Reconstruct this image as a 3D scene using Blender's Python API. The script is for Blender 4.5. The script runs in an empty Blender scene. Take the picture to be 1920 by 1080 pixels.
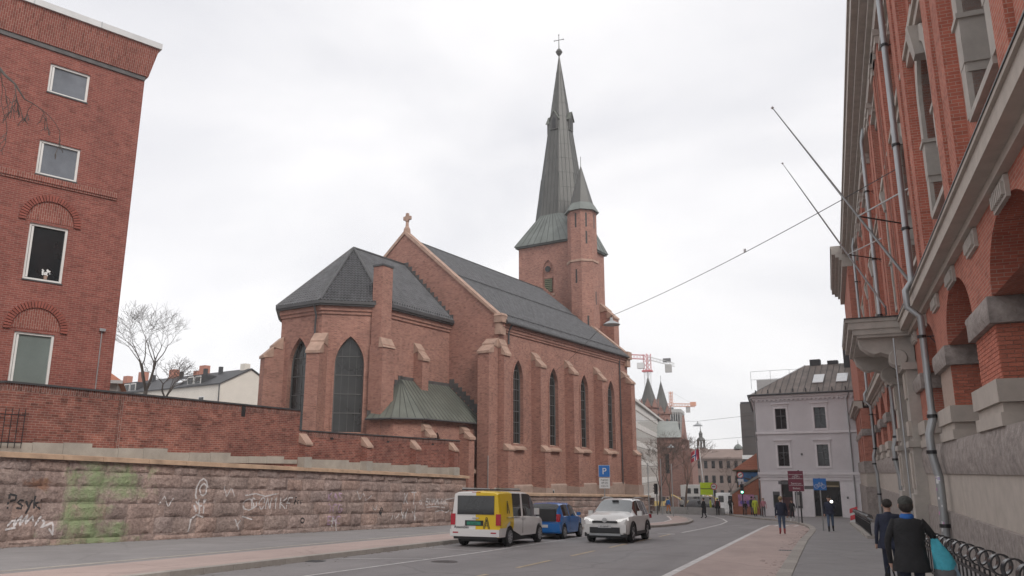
import bpy, bmesh, math, random
from mathutils import Vector, Matrix
from mathutils.bvhtree import BVHTree
random.seed(11)
R = math.radians
scene = bpy.context.scene
COL = scene.collection
# ------------------------------------------------------------------ camera, sky, sun, exposure
cam_d = bpy.data.cameras.new('camera'); cam = bpy.data.objects.new('camera', cam_d); COL.objects.link(cam)
cam.location = (0, 0, 1.75); cam.rotation_euler = (R(90 + 13.01), 0, R(20.47))
cam_d.sensor_width = 36; cam_d.lens = 28.0; cam_d.clip_start = 0.1; cam_d.clip_end = 3000
scene.camera = cam
world = bpy.data.worlds.new('World'); scene.world = world; world.use_nodes = True
wn, wl = world.node_tree.nodes, world.node_tree.links
wn.clear()
w_out = wn.new('ShaderNodeOutputWorld'); w_bg = wn.new('ShaderNodeBackground')
w_sky = wn.new('ShaderNodeTexSky'); w_sky.sky_type = 'NISHITA'; w_sky.sun_disc = False
SUN_EL, SUN_HEAD = 42.0, 128.0       # sun heading clockwise from +Y (street direction)
w_sky.sun_elevation = R(SUN_EL); w_sky.sun_rotation = R(SUN_HEAD)
w_tc = wn.new('ShaderNodeTexCoord'); w_map = wn.new('ShaderNodeMapping'); w_map.inputs['Scale'].default_value = (1.0, 1.0, 2.6)
w_n = wn.new('ShaderNodeTexNoise'); w_n.inputs['Scale'].default_value = 1.9; w_n.inputs['Detail'].default_value = 7; w_n.inputs['Roughness'].default_value = 0.5
w_n.inputs['Distortion'].default_value = 0.4
w_r = wn.new('ShaderNodeValToRGB')
w_r.color_ramp.elements[0].position = 0.28; w_r.color_ramp.elements[0].color = (6.2, 6.2, 6.5, 1)
w_r.color_ramp.elements[1].position = 0.62; w_r.color_ramp.elements[1].color = (8.6, 8.45, 8.45, 1)
w_mix = wn.new('ShaderNodeMix'); w_mix.data_type = 'RGBA'; w_mix.inputs['Factor'].default_value = 0.93
wl.new(w_tc.outputs['Generated'], w_map.inputs['Vector']); wl.new(w_map.outputs['Vector'], w_n.inputs['Vector'])
wl.new(w_n.outputs['Fac'], w_r.inputs['Fac'])
wl.new(w_sky.outputs['Color'], w_mix.inputs['A']); wl.new(w_r.outputs['Color'], w_mix.inputs['B'])
wl.new(w_mix.outputs['Result'], w_bg.inputs['Color']); wl.new(w_bg.outputs['Background'], w_out.inputs['Surface'])
w_bg.inputs['Strength'].default_value = 0.1
sun_d = bpy.data.lights.new('sun', 'SUN'); sun = bpy.data.objects.new('sun', sun_d); COL.objects.link(sun)
sun_d.energy = 1.5; sun_d.angle = R(22); sun_d.color = (1.0, 0.95, 0.88)
_h = R(SUN_HEAD); _d = Vector((math.sin(_h) * math.cos(R(SUN_EL)), math.cos(_h) * math.cos(R(SUN_EL)), math.sin(R(SUN_EL))))
sun.rotation_euler = _d.to_track_quat('Z', 'Y').to_euler()
scene.view_settings.view_transform = 'Standard'; scene.view_settings.look = 'None'
scene.view_settings.gamma = 1.0; scene.view_settings.use_curve_mapping = False
scene.view_settings.exposure = 0.42
scene.cycles.max_bounces = 6; scene.cycles.diffuse_bounces = 3; scene.cycles.glossy_bounces = 3; scene.cycles.transmission_bounces = 4
scene.cycles.transparent_max_bounces = 8

# ------------------------------------------------------------------ materials
MATS = {}
def _new(name):
    m = bpy.data.materials.new(name); m.use_nodes = True
    nt = m.node_tree; b = nt.nodes['Principled BSDF']; MATS[name] = m
    return m, nt, b
def _node(nt, t, **kw):
    n = nt.nodes.new(t)
    for k, v in kw.items():
        if k in n.inputs.keys(): n.inputs[k].default_value = v
        else: setattr(n, k, v)
    return n
def _mul(c, f): return (min(1, c[0]*f), min(1, c[1]*f), min(1, c[2]*f), 1)
def plain(name, col, rough=0.7, var=0.12, scale=3.0, bump=0.0, bscale=None, metal=0.0, rnd=0.0, spec=0.5, emit=None, stretch=(1, 1, 1), detail=5):
    m, nt, b = _new(name)
    L = nt.links
    b.inputs['Roughness'].default_value = rough; b.inputs['Metallic'].default_value = metal
    b.inputs['Specular IOR Level'].default_value = spec
    tc = _node(nt, 'ShaderNodeTexCoord'); mp = _node(nt, 'ShaderNodeMapping'); mp.inputs['Scale'].default_value = stretch
    L.new(tc.outputs['Object'], mp.inputs['Vector'])
    n = _node(nt, 'ShaderNodeTexNoise', Scale=scale, Detail=detail, Roughness=0.62)
    L.new(mp.outputs['Vector'], n.inputs['Vector'])
    r = _node(nt, 'ShaderNodeValToRGB'); e = r.color_ramp.elements
    e[0].position = 0.3; e[1].position = 0.7
    e[0].color = _mul(col, 1 - var); e[1].color = _mul(col, 1 + var)
    L.new(n.outputs['Fac'], r.inputs['Fac'])
    out = r.outputs['Color']
    if rnd:
        oi = _node(nt, 'ShaderNodeObjectInfo'); hs = _node(nt, 'ShaderNodeHueSaturation')
        mr = _node(nt, 'ShaderNodeMapRange'); mr.inputs['To Min'].default_value = 1 - rnd; mr.inputs['To Max'].default_value = 1 + rnd
        L.new(oi.outputs['Random'], mr.inputs['Value']); L.new(mr.outputs['Result'], hs.inputs['Value']); L.new(out, hs.inputs['Color'])
        out = hs.outputs['Color']
    L.new(out, b.inputs['Base Color'])
    if bump:
        n2 = _node(nt, 'ShaderNodeTexNoise', Scale=bscale or scale * 6, Detail=6, Roughness=0.65)
        L.new(mp.outputs['Vector'], n2.inputs['Vector'])
        bp = _node(nt, 'ShaderNodeBump', Strength=min(1.0, bump), Distance=0.03)
        L.new(n2.outputs['Fac'], bp.inputs['Height']); L.new(bp.outputs['Normal'], b.inputs['Normal'])
    if emit:
        b.inputs['Emission Color'].default_value = (*emit[0], 1); b.inputs['Emission Strength'].default_value = emit[1]
    return m
def planar(nt):
    """coordinates in the plane of the face: u along the wall, v up the wall or roof slope"""
    L = nt.links
    tc = _node(nt, 'ShaderNodeTexCoord')
    ax = _node(nt, 'ShaderNodeVectorMath', operation='CROSS_PRODUCT'); ax.inputs[0].default_value = (0.003, 0.002, 1.0)
    L.new(tc.outputs['Normal'], ax.inputs[1])
    T = _node(nt, 'ShaderNodeVectorMath', operation='NORMALIZE'); L.new(ax.outputs[0], T.inputs[0])
    B = _node(nt, 'ShaderNodeVectorMath', operation='CROSS_PRODUCT'); L.new(tc.outputs['Normal'], B.inputs[0]); L.new(T.outputs[0], B.inputs[1])
    du = _node(nt, 'ShaderNodeVectorMath', operation='DOT_PRODUCT'); L.new(tc.outputs['Object'], du.inputs[0]); L.new(T.outputs[0], du.inputs[1])
    dv = _node(nt, 'ShaderNodeVectorMath', operation='DOT_PRODUCT'); L.new(tc.outputs['Object'], dv.inputs[0]); L.new(B.outputs[0], dv.inputs[1])
    cb = _node(nt, 'ShaderNodeCombineXYZ'); L.new(du.outputs['Value'], cb.inputs['X']); L.new(dv.outputs['Value'], cb.inputs['Y'])
    return tc, cb
def brick(name, c1, c2, mortar, bw=0.24, rh=0.077, ms=0.009, stain=0.25, swap=False, bump=0.5, pale=0.0, dark=None):
    m, nt, b = _new(name); L = nt.links
    b.inputs['Roughness'].default_value = 0.9; b.inputs['Specular IOR Level'].default_value = 0.2
    tc, cb = planar(nt)
    vec = cb.outputs['Vector']
    if swap:
        mp = _node(nt, 'ShaderNodeMapping'); mp.inputs['Rotation'].default_value = (0, 0, R(90)); L.new(vec, mp.inputs['Vector']); vec = mp.outputs['Vector']
    bt = _node(nt, 'ShaderNodeTexBrick', Scale=1.0)
    bt.inputs['Brick Width'].default_value = bw; bt.inputs['Row Height'].default_value = rh; bt.inputs['Mortar Size'].default_value = ms
    bt.inputs['Mortar Smooth'].default_value = 0.15; bt.inputs['Bias'].default_value = -0.1
    bt.inputs['Color1'].default_value = (*c1, 1); bt.inputs['Color2'].default_value = (*c2, 1); bt.inputs['Mortar'].default_value = (*mortar, 1)
    L.new(vec, bt.inputs['Vector'])
    # single bricks darker / burnt, then broad weathering
    n1 = _node(nt, 'ShaderNodeTexNoise', Scale=0.55, Detail=6, Roughness=0.65); L.new(tc.outputs['Object'], n1.inputs['Vector'])
    r1 = _node(nt, 'ShaderNodeValToRGB'); e = r1.color_ramp.elements
    e[0].position = 0.3; e[0].color = (1 - stain, 1 - stain, 1 - stain * 0.9, 1); e[1].position = 0.68; e[1].color = (1 + stain * 0.5, 1 + stain * 0.45, 1 + stain * 0.45, 1)
    L.new(n1.outputs['Fac'], r1.inputs['Fac'])
    mx = _node(nt, 'ShaderNodeMix', data_type='RGBA', blend_type='MULTIPLY'); mx.inputs['Factor'].default_value = 1
    L.new(bt.outputs['Color'], mx.inputs['A']); L.new(r1.outputs['Color'], mx.inputs['B'])
    mp2 = _node(nt, 'ShaderNodeMapping'); mp2.inputs['Scale'].default_value = (1 / bw, 1 / rh, 1); L.new(vec, mp2.inputs['Vector'])
    fl = _node(nt, 'ShaderNodeVectorMath', operation='FLOOR'); L.new(mp2.outputs['Vector'], fl.inputs[0])
    wn_ = _node(nt, 'ShaderNodeTexWhiteNoise', noise_dimensions='2D'); L.new(fl.outputs[0], wn_.inputs['Vector'])
    r2 = _node(nt, 'ShaderNodeValToRGB'); e = r2.color_ramp.elements
    d = dark or 0.62
    e[0].position = 0.0; e[0].color = (d, d, d, 1); e[1].position = 0.35; e[1].color = (1, 1, 1, 1)
    L.new(wn_.outputs['Value'], r2.inputs['Fac'])
    mx2 = _node(nt, 'ShaderNodeMix', data_type='RGBA', blend_type='MULTIPLY'); mx2.inputs['Factor'].default_value = 0.8
    L.new(mx.outputs['Result'], mx2.inputs['A']); L.new(r2.outputs['Color'], mx2.inputs['B'])
    n5 = _node(nt, 'ShaderNodeTexNoise', Scale=2.6, Detail=8, Roughness=0.75); L.new(tc.outputs['Object'], n5.inputs['Vector'])
    r5 = _node(nt, 'ShaderNodeValToRGB'); e = r5.color_ramp.elements
    e[0].position = 0.34; e[0].color = (1 - stain * .6, 1 - stain * .8, 1 - stain * .75, 1); e[1].position = 0.64; e[1].color = (1 + stain * .6, 1 + stain * .6, 1 + stain * .6, 1)
    L.new(n5.outputs['Fac'], r5.inputs['Fac'])
    mx3 = _node(nt, 'ShaderNodeMix', data_type='RGBA', blend_type='MULTIPLY'); mx3.inputs['Factor'].default_value = 1
    L.new(mx2.outputs['Result'], mx3.inputs['A']); L.new(r5.outputs['Color'], mx3.inputs['B'])
    L.new(mx3.outputs['Result'], b.inputs['Base Color'])
    bp = _node(nt, 'ShaderNodeBump', Strength=bump, Distance=0.01, invert=True)
    L.new(bt.outputs['Fac'], bp.inputs['Height']); L.new(bp.outputs['Normal'], b.inputs['Normal'])
    return m
def glass(name, col, rough=0.06, var=0.3):
    m = plain(name, col, rough, var, 0.6, spec=0.6)
    return m
# ------------------------------------------------------------------ palette
brick('brick_church', (0.362, 0.172, 0.13), (0.275, 0.12, 0.092), (0.385, 0.295, 0.245), stain=0.19, dark=0.64)
brick('brick_office', (0.262, 0.086, 0.067), (0.21, 0.066, 0.053), (0.29, 0.175, 0.145), stain=0.2, dark=0.74)
brick('brick_office_upright', (0.265, 0.086, 0.066), (0.215, 0.066, 0.052), (0.33, 0.23, 0.19), swap=True, stain=0.14, dark=0.7)
brick('brick_garden', (0.28, 0.10, 0.072), (0.20, 0.078, 0.06), (0.32, 0.22, 0.18), stain=0.36, dark=0.5)
brick('brick_garden_upright', (0.24, 0.09, 0.066), (0.16, 0.07, 0.055), (0.30, 0.24, 0.21), swap=True, stain=0.3, dark=0.5)
brick('brick_hall', (0.475, 0.168, 0.115), (0.40, 0.133, 0.092), (0.46, 0.32, 0.26), ms=0.007, stain=0.15, dark=0.75)
brick('brick_far', (0.27, 0.14, 0.11), (0.22, 0.11, 0.09), (0.27, 0.22, 0.2), stain=0.15)
plain('brick_loose', (0.46, 0.15, 0.098), 0.9, 0.12, 6, bump=0.4, rnd=0.16)
plain('brick_arch', (0.25, 0.075, 0.056), 0.9, 0.12, 6, bump=0.4, rnd=0.12)
plain('mortar', (0.40, 0.30, 0.25), 0.95, 0.1, 8)
plain('sandstone', (0.36, 0.24, 0.188), 0.9, 0.24, 2.2, bump=0.35)
plain('plinth_stone', (0.36, 0.27, 0.23), 0.9, 0.14, 2.0, bump=0.3)
plain('concrete', (0.36, 0.33, 0.29), 0.92, 0.18, 1.6, bump=0.3)
plain('coping', (0.40, 0.275, 0.19), 0.9, 0.32, 1.1, bump=0.5)
plain('granite_rough', (0.31, 0.27, 0.25), 0.92, 0.30, 5.0, bump=1.0, bscale=14)
plain('granite_smooth', (0.44, 0.39, 0.345), 0.85, 0.10, 2.5, bump=0.15)
plain('portal_stone', (0.42, 0.385, 0.35), 0.85, 0.14, 2.0, bump=0.2)
plain('kerb_granite', (0.36, 0.33, 0.30), 0.85, 0.14, 4.0, bump=0.3, rnd=0.12)
def tarmac(name, col, var, crack=0.5, stretch=0.12):
    m, nt, b = _new(name); L = nt.links; b.inputs['Roughness'].default_value = 0.85; b.inputs['Specular IOR Level'].default_value = 0.3
    tc = _node(nt, 'ShaderNodeTexCoord'); P = tc.outputs['Object']
    mp = _node(nt, 'ShaderNodeMapping'); mp.inputs['Scale'].default_value = (1, stretch, 1); L.new(P, mp.inputs['Vector'])
    n1 = _node(nt, 'ShaderNodeTexNoise', Scale=0.9, Detail=6, Roughness=0.6); L.new(mp.outputs['Vector'], n1.inputs['Vector'])     # wear in the direction of travel
    n2 = _node(nt, 'ShaderNodeTexNoise', Scale=0.35, Detail=8, Roughness=0.7); L.new(P, n2.inputs['Vector'])
    n3 = _node(nt, 'ShaderNodeTexNoise', Scale=28.0, Detail=4, Roughness=0.7); L.new(P, n3.inputs['Vector'])
    out = None
    for n, lo, hi, v in ((n1, .32, .68, var), (n2, .3, .7, var), (n3, .3, .7, var * 1.2)):
        r = _node(nt, 'ShaderNodeValToRGB'); e = r.color_ramp.elements; e[0].position = lo; e[1].position = hi; e[0].color = (1 - v, 1 - v, 1 - v, 1); e[1].color = (1 + v, 1 + v, 1 + v, 1); L.new(n.outputs['Fac'], r.inputs['Fac'])
        if out is None:
            mx = _node(nt, 'ShaderNodeMix', data_type='RGBA', blend_type='MULTIPLY'); mx.inputs['Factor'].default_value = 1; mx.inputs['A'].default_value = (*col, 1); L.new(r.outputs['Color'], mx.inputs['B'])
        else:
            mx = _node(nt, 'ShaderNodeMix', data_type='RGBA', blend_type='MULTIPLY'); mx.inputs['Factor'].default_value = 1; L.new(out, mx.inputs['A']); L.new(r.outputs['Color'], mx.inputs['B'])
        out = mx.outputs['Result']
    nd = _node(nt, 'ShaderNodeTexNoise', Scale=0.8, Detail=5); L.new(P, nd.inputs['Vector'])                                       # meandering cracks
    av = _node(nt, 'ShaderNodeMix', data_type='VECTOR'); av.inputs['Factor'].default_value = 0.35; L.new(P, av.inputs['A']); L.new(nd.outputs['Color'], av.inputs['B'])
    vo = _node(nt, 'ShaderNodeTexVoronoi', feature='DISTANCE_TO_EDGE', Scale=0.33); L.new(av.outputs['Result'], vo.inputs['Vector'])
    mr = _node(nt, 'ShaderNodeMapRange'); L.new(vo.outputs['Distance'], mr.inputs['Value']); mr.inputs['From Min'].default_value = 0.004; mr.inputs['From Max'].default_value = 0.012; mr.inputs['To Min'].default_value = 1 - crack; mr.inputs['To Max'].default_value = 1.0
    mx = _node(nt, 'ShaderNodeMix', data_type='RGBA', blend_type='MULTIPLY'); mx.inputs['Factor'].default_value = 1; L.new(out, mx.inputs['A']); L.new(mr.outputs['Result'], mx.inputs['B'])
    L.new(mx.outputs['Result'], b.inputs['Base Color'])
    bp = _node(nt, 'ShaderNodeBump', Strength=0.4, Distance=0.02); L.new(n3.outputs['Fac'], bp.inputs['Height']); L.new(bp.outputs['Normal'], b.inputs['Normal'])
tarmac('asphalt', (0.258, 0.243, 0.242), 0.10, 0.14)
tarmac('asphalt_walk', (0.262, 0.250, 0.250), 0.09, 0.10, 1.0)
tarmac('asphalt_red', (0.44, 0.345, 0.315), 0.09, 0.12, 0.3)
plain('paint_white', (0.58, 0.56, 0.55), 0.7, 0.25, 3.0)
plain('paint_yellow', (0.46, 0.36, 0.24), 0.7, 0.25, 3.0)
plain('gravel_yard', (0.22, 0.19, 0.15), 0.95, 0.3, 1.2, bump=0.5)
plain('copper_green', (0.115, 0.124, 0.105), 0.55, 0.22, 0.8, stretch=(1, 1, 0.5))
plain('copper_pale', (0.14, 0.155, 0.145), 0.55, 0.2, 0.9)
plain('copper_dark', (0.078, 0.077, 0.072), 0.5, 0.22, 0.6, stretch=(1, 1, 0.35))
plain('copper_grey', (0.26, 0.275, 0.265), 0.6, 0.15, 0.5)
plain('copper_seam', (0.07, 0.078, 0.072), 0.55, 0.1, 2)
plain('tile_black', (0.105, 0.106, 0.112), 0.32, 0.35, 2.0, spec=0.5)
plain('tile_edge', (0.05, 0.05, 0.052), 0.5, 0.2, 2.0)
plain('lead', (0.055, 0.055, 0.058), 0.55, 0.2, 2.0)
plain('flashing', (0.085, 0.08, 0.08), 0.6, 0.3, 3)
plain('iron_black', (0.018, 0.018, 0.02), 0.42, 0.2, 4)
plain('ring_steel', (0.035, 0.035, 0.038), 0.25, 0.2, 4, spec=0.7)
plain('zinc', (0.36, 0.375, 0.385), 0.42, 0.14, 1.6, metal=0.55, stretch=(1, 1, 0.3))
plain('zinc_pale', (0.5, 0.5, 0.5), 0.5, 0.1, 1.5, metal=0.2)
plain('white_frame', (0.66, 0.65, 0.63), 0.55, 0.06, 2)
plain('lead_came', (0.10, 0.10, 0.10), 0.6, 0.1, 2)
glass('glass_dark', (0.016, 0.018, 0.02), 0.08)
glass('glass_church', (0.022, 0.024, 0.024), 0.2, 0.6)
glass('glass_blind', (0.16, 0.19, 0.18), 0.12, 0.15)
glass('glass_sky', (0.13, 0.14, 0.16), 0.04, 0.35)  # window panes with the sky's reflection put into a lighter colour
plain('skylight', (0.72, 0.74, 0.75), 0.1, 0.05, 2)
plain('louver_green', (0.13, 0.14, 0.085), 0.7, 0.15, 3)
plain('plaster_lilac', (0.62, 0.595, 0.61), 0.9, 0.06, 0.8, bump=0.08)
plain('plaster_lilac_pale', (0.75, 0.72, 0.735), 0.85, 0.06, 1.2)
plain('plaster_cream', (0.66, 0.62, 0.56), 0.9, 0.06, 0.6)
plain('roof_rust', (0.17, 0.138, 0.12), 0.6, 0.35, 0.9, stretch=(1, 1, 0.3))
plain('roof_dark', (0.045, 0.046, 0.05), 0.6, 0.25, 1.5)
plain('roof_orange', (0.40, 0.16, 0.10), 0.8, 0.15, 4)
plain('chimney_orange', (0.42, 0.19, 0.14), 0.9, 0.12, 3)
plain('chimney_dark', (0.06, 0.058, 0.062), 0.8, 0.2, 3)
plain('white_office', (0.50, 0.475, 0.45), 0.8, 0.08, 0.5)
plain('stone_brown', (0.215, 0.165, 0.145), 0.9, 0.14, 0.3)
plain('roof_brownfar', (0.20, 0.145, 0.125), 0.8, 0.15, 0.3)
plain('tower_dark', (0.085, 0.075, 0.072), 0.5, 0.2, 0.2)
plain('slab_office', (0.20, 0.185, 0.175), 0.8, 0.1, 0.3)
plain('crane_red', (0.50, 0.12, 0.13), 0.5, 0.1, 2)
plain('crane_white', (0.62, 0.62, 0.62), 0.5, 0.1, 2)
plain('crane_orange', (0.62, 0.30, 0.20), 0.5, 0.1, 2)
plain('bark', (0.085, 0.072, 0.065), 0.9, 0.3, 6, stretch=(1, 1, 0.3))
plain('bark_brown', (0.125, 0.088, 0.070), 0.9, 0.3, 6)
plain('rubber', (0.016, 0.016, 0.017), 0.8, 0.2, 6)
plain('rim_silver', (0.42, 0.42, 0.43), 0.35, 0.1, 4, metal=0.6)
plain('car_white', (0.74, 0.73, 0.715), 0.22, 0.02, 1, spec=0.6)
plain('car_pearl', (0.74, 0.73, 0.71), 0.2, 0.02, 1, spec=0.6)
plain('car_yellow', (0.74, 0.50, 0.012), 0.28, 0.03, 1)
plain('car_blue', (0.020, 0.155, 0.46), 0.2, 0.04, 1, spec=0.6)
plain('car_glass', (0.02, 0.022, 0.024), 0.05, 0.2, 1, spec=0.7)
plain('car_glass_light', (0.20, 0.215, 0.22), 0.06, 0.1, 1, spec=0.7)  # windscreen with its pale reflection put into the glass colour
plain('car_black', (0.02, 0.02, 0.021), 0.5, 0.1, 4)
plain('lamp_red', (0.42, 0.015, 0.03), 0.2, 0.05, 2)
plain('lamp_clear', (0.70, 0.71, 0.72), 0.12, 0.05, 2)
plain('plate_green', (0.03, 0.23, 0.15), 0.5, 0.05, 2)
plain('plate_white', (0.6, 0.6, 0.6), 0.5, 0.05, 2)
plain('sign_blue', (0.02, 0.15, 0.46), 0.45, 0.04, 2)
plain('sign_white', (0.68, 0.68, 0.67), 0.5, 0.05, 2)
plain('sign_maroon', (0.17, 0.025, 0.05), 0.5, 0.06, 2)
plain('sign_red', (0.55, 0.04, 0.05), 0.5, 0.06, 2)
plain('ink', (0.025, 0.025, 0.028), 0.6, 0.05, 2)
plain('spray_white', (0.56, 0.53, 0.53), 0.85, 0.15, 9)
plain('spray_lilac', (0.42, 0.29, 0.40), 0.85, 0.15, 9)
plain('spray_black', (0.035, 0.033, 0.035), 0.85, 0.1, 9)
plain('neon', (0.55, 0.75, 0.03), 0.7, 0.06, 4)
plain('machine_yellow', (0.50, 0.36, 0.12), 0.5, 0.1, 2)
plain('container_grey', (0.38, 0.37, 0.36), 0.7, 0.1, 1)
plain('barrier_grey', (0.30, 0.295, 0.285), 0.85, 0.15, 1.2)
plain('skin', (0.48, 0.30, 0.23), 0.6, 0.06, 6)
plain('skin_dark', (0.20, 0.12, 0.09), 0.6, 0.06, 6)
plain('hair_dark', (0.03, 0.024, 0.02), 0.7, 0.5, 30, bump=1.0, bscale=60, stretch=(1, 1, .25))
plain('hair_fair', (0.30, 0.21, 0.11), 0.7, 0.2, 20)
plain('cloth_black', (0.02, 0.02, 0.022), 0.9, 0.3, 6, bump=1.0, bscale=7)
plain('cloth_navy', (0.022, 0.027, 0.05), 0.9, 0.3, 6, bump=1.0, bscale=7)
plain('cloth_jeans', (0.085, 0.12, 0.19), 0.9, 0.2, 8)
plain('cap_felt', (0.062, 0.065, 0.058), 0.95, 0.3, 12, bump=.8, bscale=40)
plain('cloth_grey', (0.12, 0.12, 0.125), 0.9, 0.2, 8)
plain('cloth_scarf', (0.03, 0.13, 0.42), 0.9, 0.1, 8)
plain('cloth_turquoise', (0.05, 0.34, 0.43), 0.7, 0.25, 5, bump=1.0, bscale=9)
plain('cloth_greyblue', (0.12, 0.17, 0.21), 0.7, 0.12, 5)
plain('cloth_yellow', (0.55, 0.62, 0.06), 0.8, 0.1, 8)
plain('cloth_orange', (0.55, 0.20, 0.05), 0.8, 0.1, 8)
plain('cloth_red', (0.32, 0.06, 0.06), 0.8, 0.1, 8)
plain('cloth_blue', (0.05, 0.17, 0.42), 0.8, 0.1, 8)
plain('cloth_pink', (0.5, 0.22, 0.26), 0.8, 0.1, 8)
plain('door_maroon', (0.085, 0.030, 0.032), 0.5, 0.15, 2)
plain('awning_olive', (0.085, 0.075, 0.045), 0.8, 0.1, 2)
plain('billboard_sky', (0.06, 0.19, 0.42), 0.6, 0.35, 0.9)
plain('billboard_snow', (0.55, 0.52, 0.55), 0.6, 0.2, 1.2)
plain('poster_pink', (0.50, 0.26, 0.42), 0.7, 0.4, 2.2)
plain('poster_violet', (0.20, 0.13, 0.46), 0.7, 0.2, 3)
plain('flag_red', (0.45, 0.035, 0.065), 0.8, 0.08, 3)
plain('flag_navy', (0.03, 0.05, 0.16), 0.8, 0.08, 3)
plain('lit_lamp', (0.9, 0.9, 0.85), 0.3, 0.0, 1, emit=((1.0, 0.95, 0.85), 9.0))
plain('signal_green', (0.2, 0.8, 0.6), 0.3, 0.0, 1, emit=((0.25, 1.0, 0.72), 5.0))
plain('car_lamp_lit', (0.9, 0.9, 0.9), 0.2, 0.0, 1, emit=((1.0, 0.98, 0.92), 0.35))

# ------------------------------------------------------------------ geometry helpers
def V(*a): return Vector(a)
class MB:
    """collects faces; build() makes ONE mesh object of them"""
    def __init__(s): s.v = []; s.f = []; s.mi = []; s.cur = 0
    def add(s, vs, fs):
        o = len(s.v); s.v += [tuple(p) for p in vs]
        for f in fs: s.f.append(tuple(i + o for i in f)); s.mi.append(s.cur)
        return s
    def box(s, x0, x1, y0, y1, z0, z1):
        return s.add([(x0, y0, z0), (x1, y0, z0), (x1, y1, z0), (x0, y1, z0), (x0, y0, z1), (x1, y0, z1), (x1, y1, z1), (x0, y1, z1)],
                     [(0, 3, 2, 1), (4, 5, 6, 7), (0, 1, 5, 4), (1, 2, 6, 5), (2, 3, 7, 6), (3, 0, 4, 7)])
    def hexa(s, b, t):
        """frustum between two quads given as 4 points each"""
        return s.add(list(b) + list(t), [(0, 3, 2, 1), (4, 5, 6, 7), (0, 1, 5, 4), (1, 2, 6, 5), (2, 3, 7, 6), (3, 0, 4, 7)])
    def ext(s, poly, vec):
        n = len(poly); vec = Vector(vec); a = [Vector(p) for p in poly]
        return s.add(a + [p + vec for p in a], [tuple(range(n))[::-1], tuple(range(n, 2 * n))] + [(i, (i + 1) % n, n + (i + 1) % n, n + i) for i in range(n)])
    def prism(s, poly, z0, z1): return s.ext([(p[0], p[1], z0) for p in poly], (0, 0, z1 - z0))
    def tube(s, pts, r, n=8, cap=True):
        pts = [Vector(p) for p in pts]; m = len(pts)
        rs = r if isinstance(r, (list, tuple)) else [r] * m
        vs = []; up = None
        for i, p in enumerate(pts):
            d = (pts[min(i + 1, m - 1)] - pts[max(i - 1, 0)]).normalized()
            if up is None: up = d.orthogonal().normalized()
            up = (up - d * up.dot(d))
            if up.length < 1e-5: up = d.orthogonal()
            up.normalize(); w = d.cross(up)
            for k in range(n):
                a = 2 * math.pi * k / n; vs.append(p + (up * math.cos(a) + w * math.sin(a)) * rs[i])
        fs = [(i * n + k, i * n + (k + 1) % n, (i + 1) * n + (k + 1) % n, (i + 1) * n + k) for i in range(m - 1) for k in range(n)]
        if cap: fs += [tuple(range(n))[::-1], tuple(range((m - 1) * n, m * n))]
        return s.add(vs, fs)
    def lathe(s, prof, n=16, c=(0, 0, 0), a0=0.0, axis='Z'):
        vs = []
        for r, z in prof:
            for k in range(n):
                a = a0 + 2 * math.pi * k / n
                q = (r * math.cos(a), r * math.sin(a), z)
                if axis == 'X': q = (z, r * math.cos(a), r * math.sin(a))
                if axis == 'Y': q = (r * math.cos(a), z, r * math.sin(a))
                vs.append((q[0] + c[0], q[1] + c[1], q[2] + c[2]))
        m = len(prof)
        fs = [(i * n + k, i * n + (k + 1) % n, (i + 1) * n + (k + 1) % n, (i + 1) * n + k) for i in range(m - 1) for k in range(n)]
        fs += [tuple(range(n))[::-1], tuple(range((m - 1) * n, m * n))]
        return s.add(vs, fs)
    def mesh(s, name, mats=None, smooth=None):
        me = bpy.data.meshes.new(name); me.from_pydata(s.v, [], s.f)
        for m in (mats or []): me.materials.append(MATS[m])
        if len(mats or []) > 1: me.polygons.foreach_set('material_index', s.mi)
        bm = bmesh.new(); bm.from_mesh(me); bmesh.ops.recalc_face_normals(bm, faces=bm.faces); bm.to_mesh(me); bm.free()
        if smooth:
            me.polygons.foreach_set('use_smooth', [True] * len(me.polygons)); me.set_sharp_from_angle(angle=R(smooth))
        me.update(); return me
    def build(s, name, mat, parent=None, smooth=None, label=None):
        mats = [mat] if isinstance(mat, str) else mat
        return link(name, s.mesh(name, mats, smooth), parent, label)
def link(name, me, parent=None, label=None, loc=None, rot=None, scale=None):
    o = bpy.data.objects.new(name, me); COL.objects.link(o); o.parent = parent
    if label: o['label'] = label
    if loc is not None: o.location = loc
    if rot is not None: o.rotation_euler = rot
    if scale is not None: o.scale = scale
    return o
def thing(name, label, cat, loc=(0, 0, 0), head=0.0, group=None, rx=0.0):
    """Empty at the thing's base; head = heading in degrees clockwise from +Y"""
    o = bpy.data.objects.new(name, None); COL.objects.link(o); o.empty_display_size = 0.3
    o.location = loc; o.rotation_euler = (rx, 0, -R(head)); o['label'] = label; o['category'] = cat
    if group: o['group'] = group
    return o
def tag(o, label, cat, group=None):
    o['label'] = label; o['category'] = cat
    if group: o['group'] = group
    return o
def structure(o): o['kind'] = 'structure'; return o
def stuff(o): o['kind'] = 'stuff'; return o
def gz(x, y): return -0.03 * max(-40.0, min(y, 220.0))
def sheet(name, poly, dz, mat, parent=None):
    """flat sheet laid on the sloping ground"""
    mb = MB(); mb.add([(x, y, gz(x, y) + dz) for x, y in poly], [tuple(range(len(poly)))])
    return mb.build(name, mat, parent)
def slab(name, poly, dz, mat, parent=None, depth=0.3):
    mb = MB(); n = len(poly)
    mb.add([(x, y, gz(x, y) + dz) for x, y in poly] + [(x, y, gz(x, y) + dz - depth) for x, y in poly],
           [tuple(range(n))] + [(i, (i + 1) % n, n + (i + 1) % n, n + i) for i in range(n)])
    return mb.build(name, mat, parent)
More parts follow.
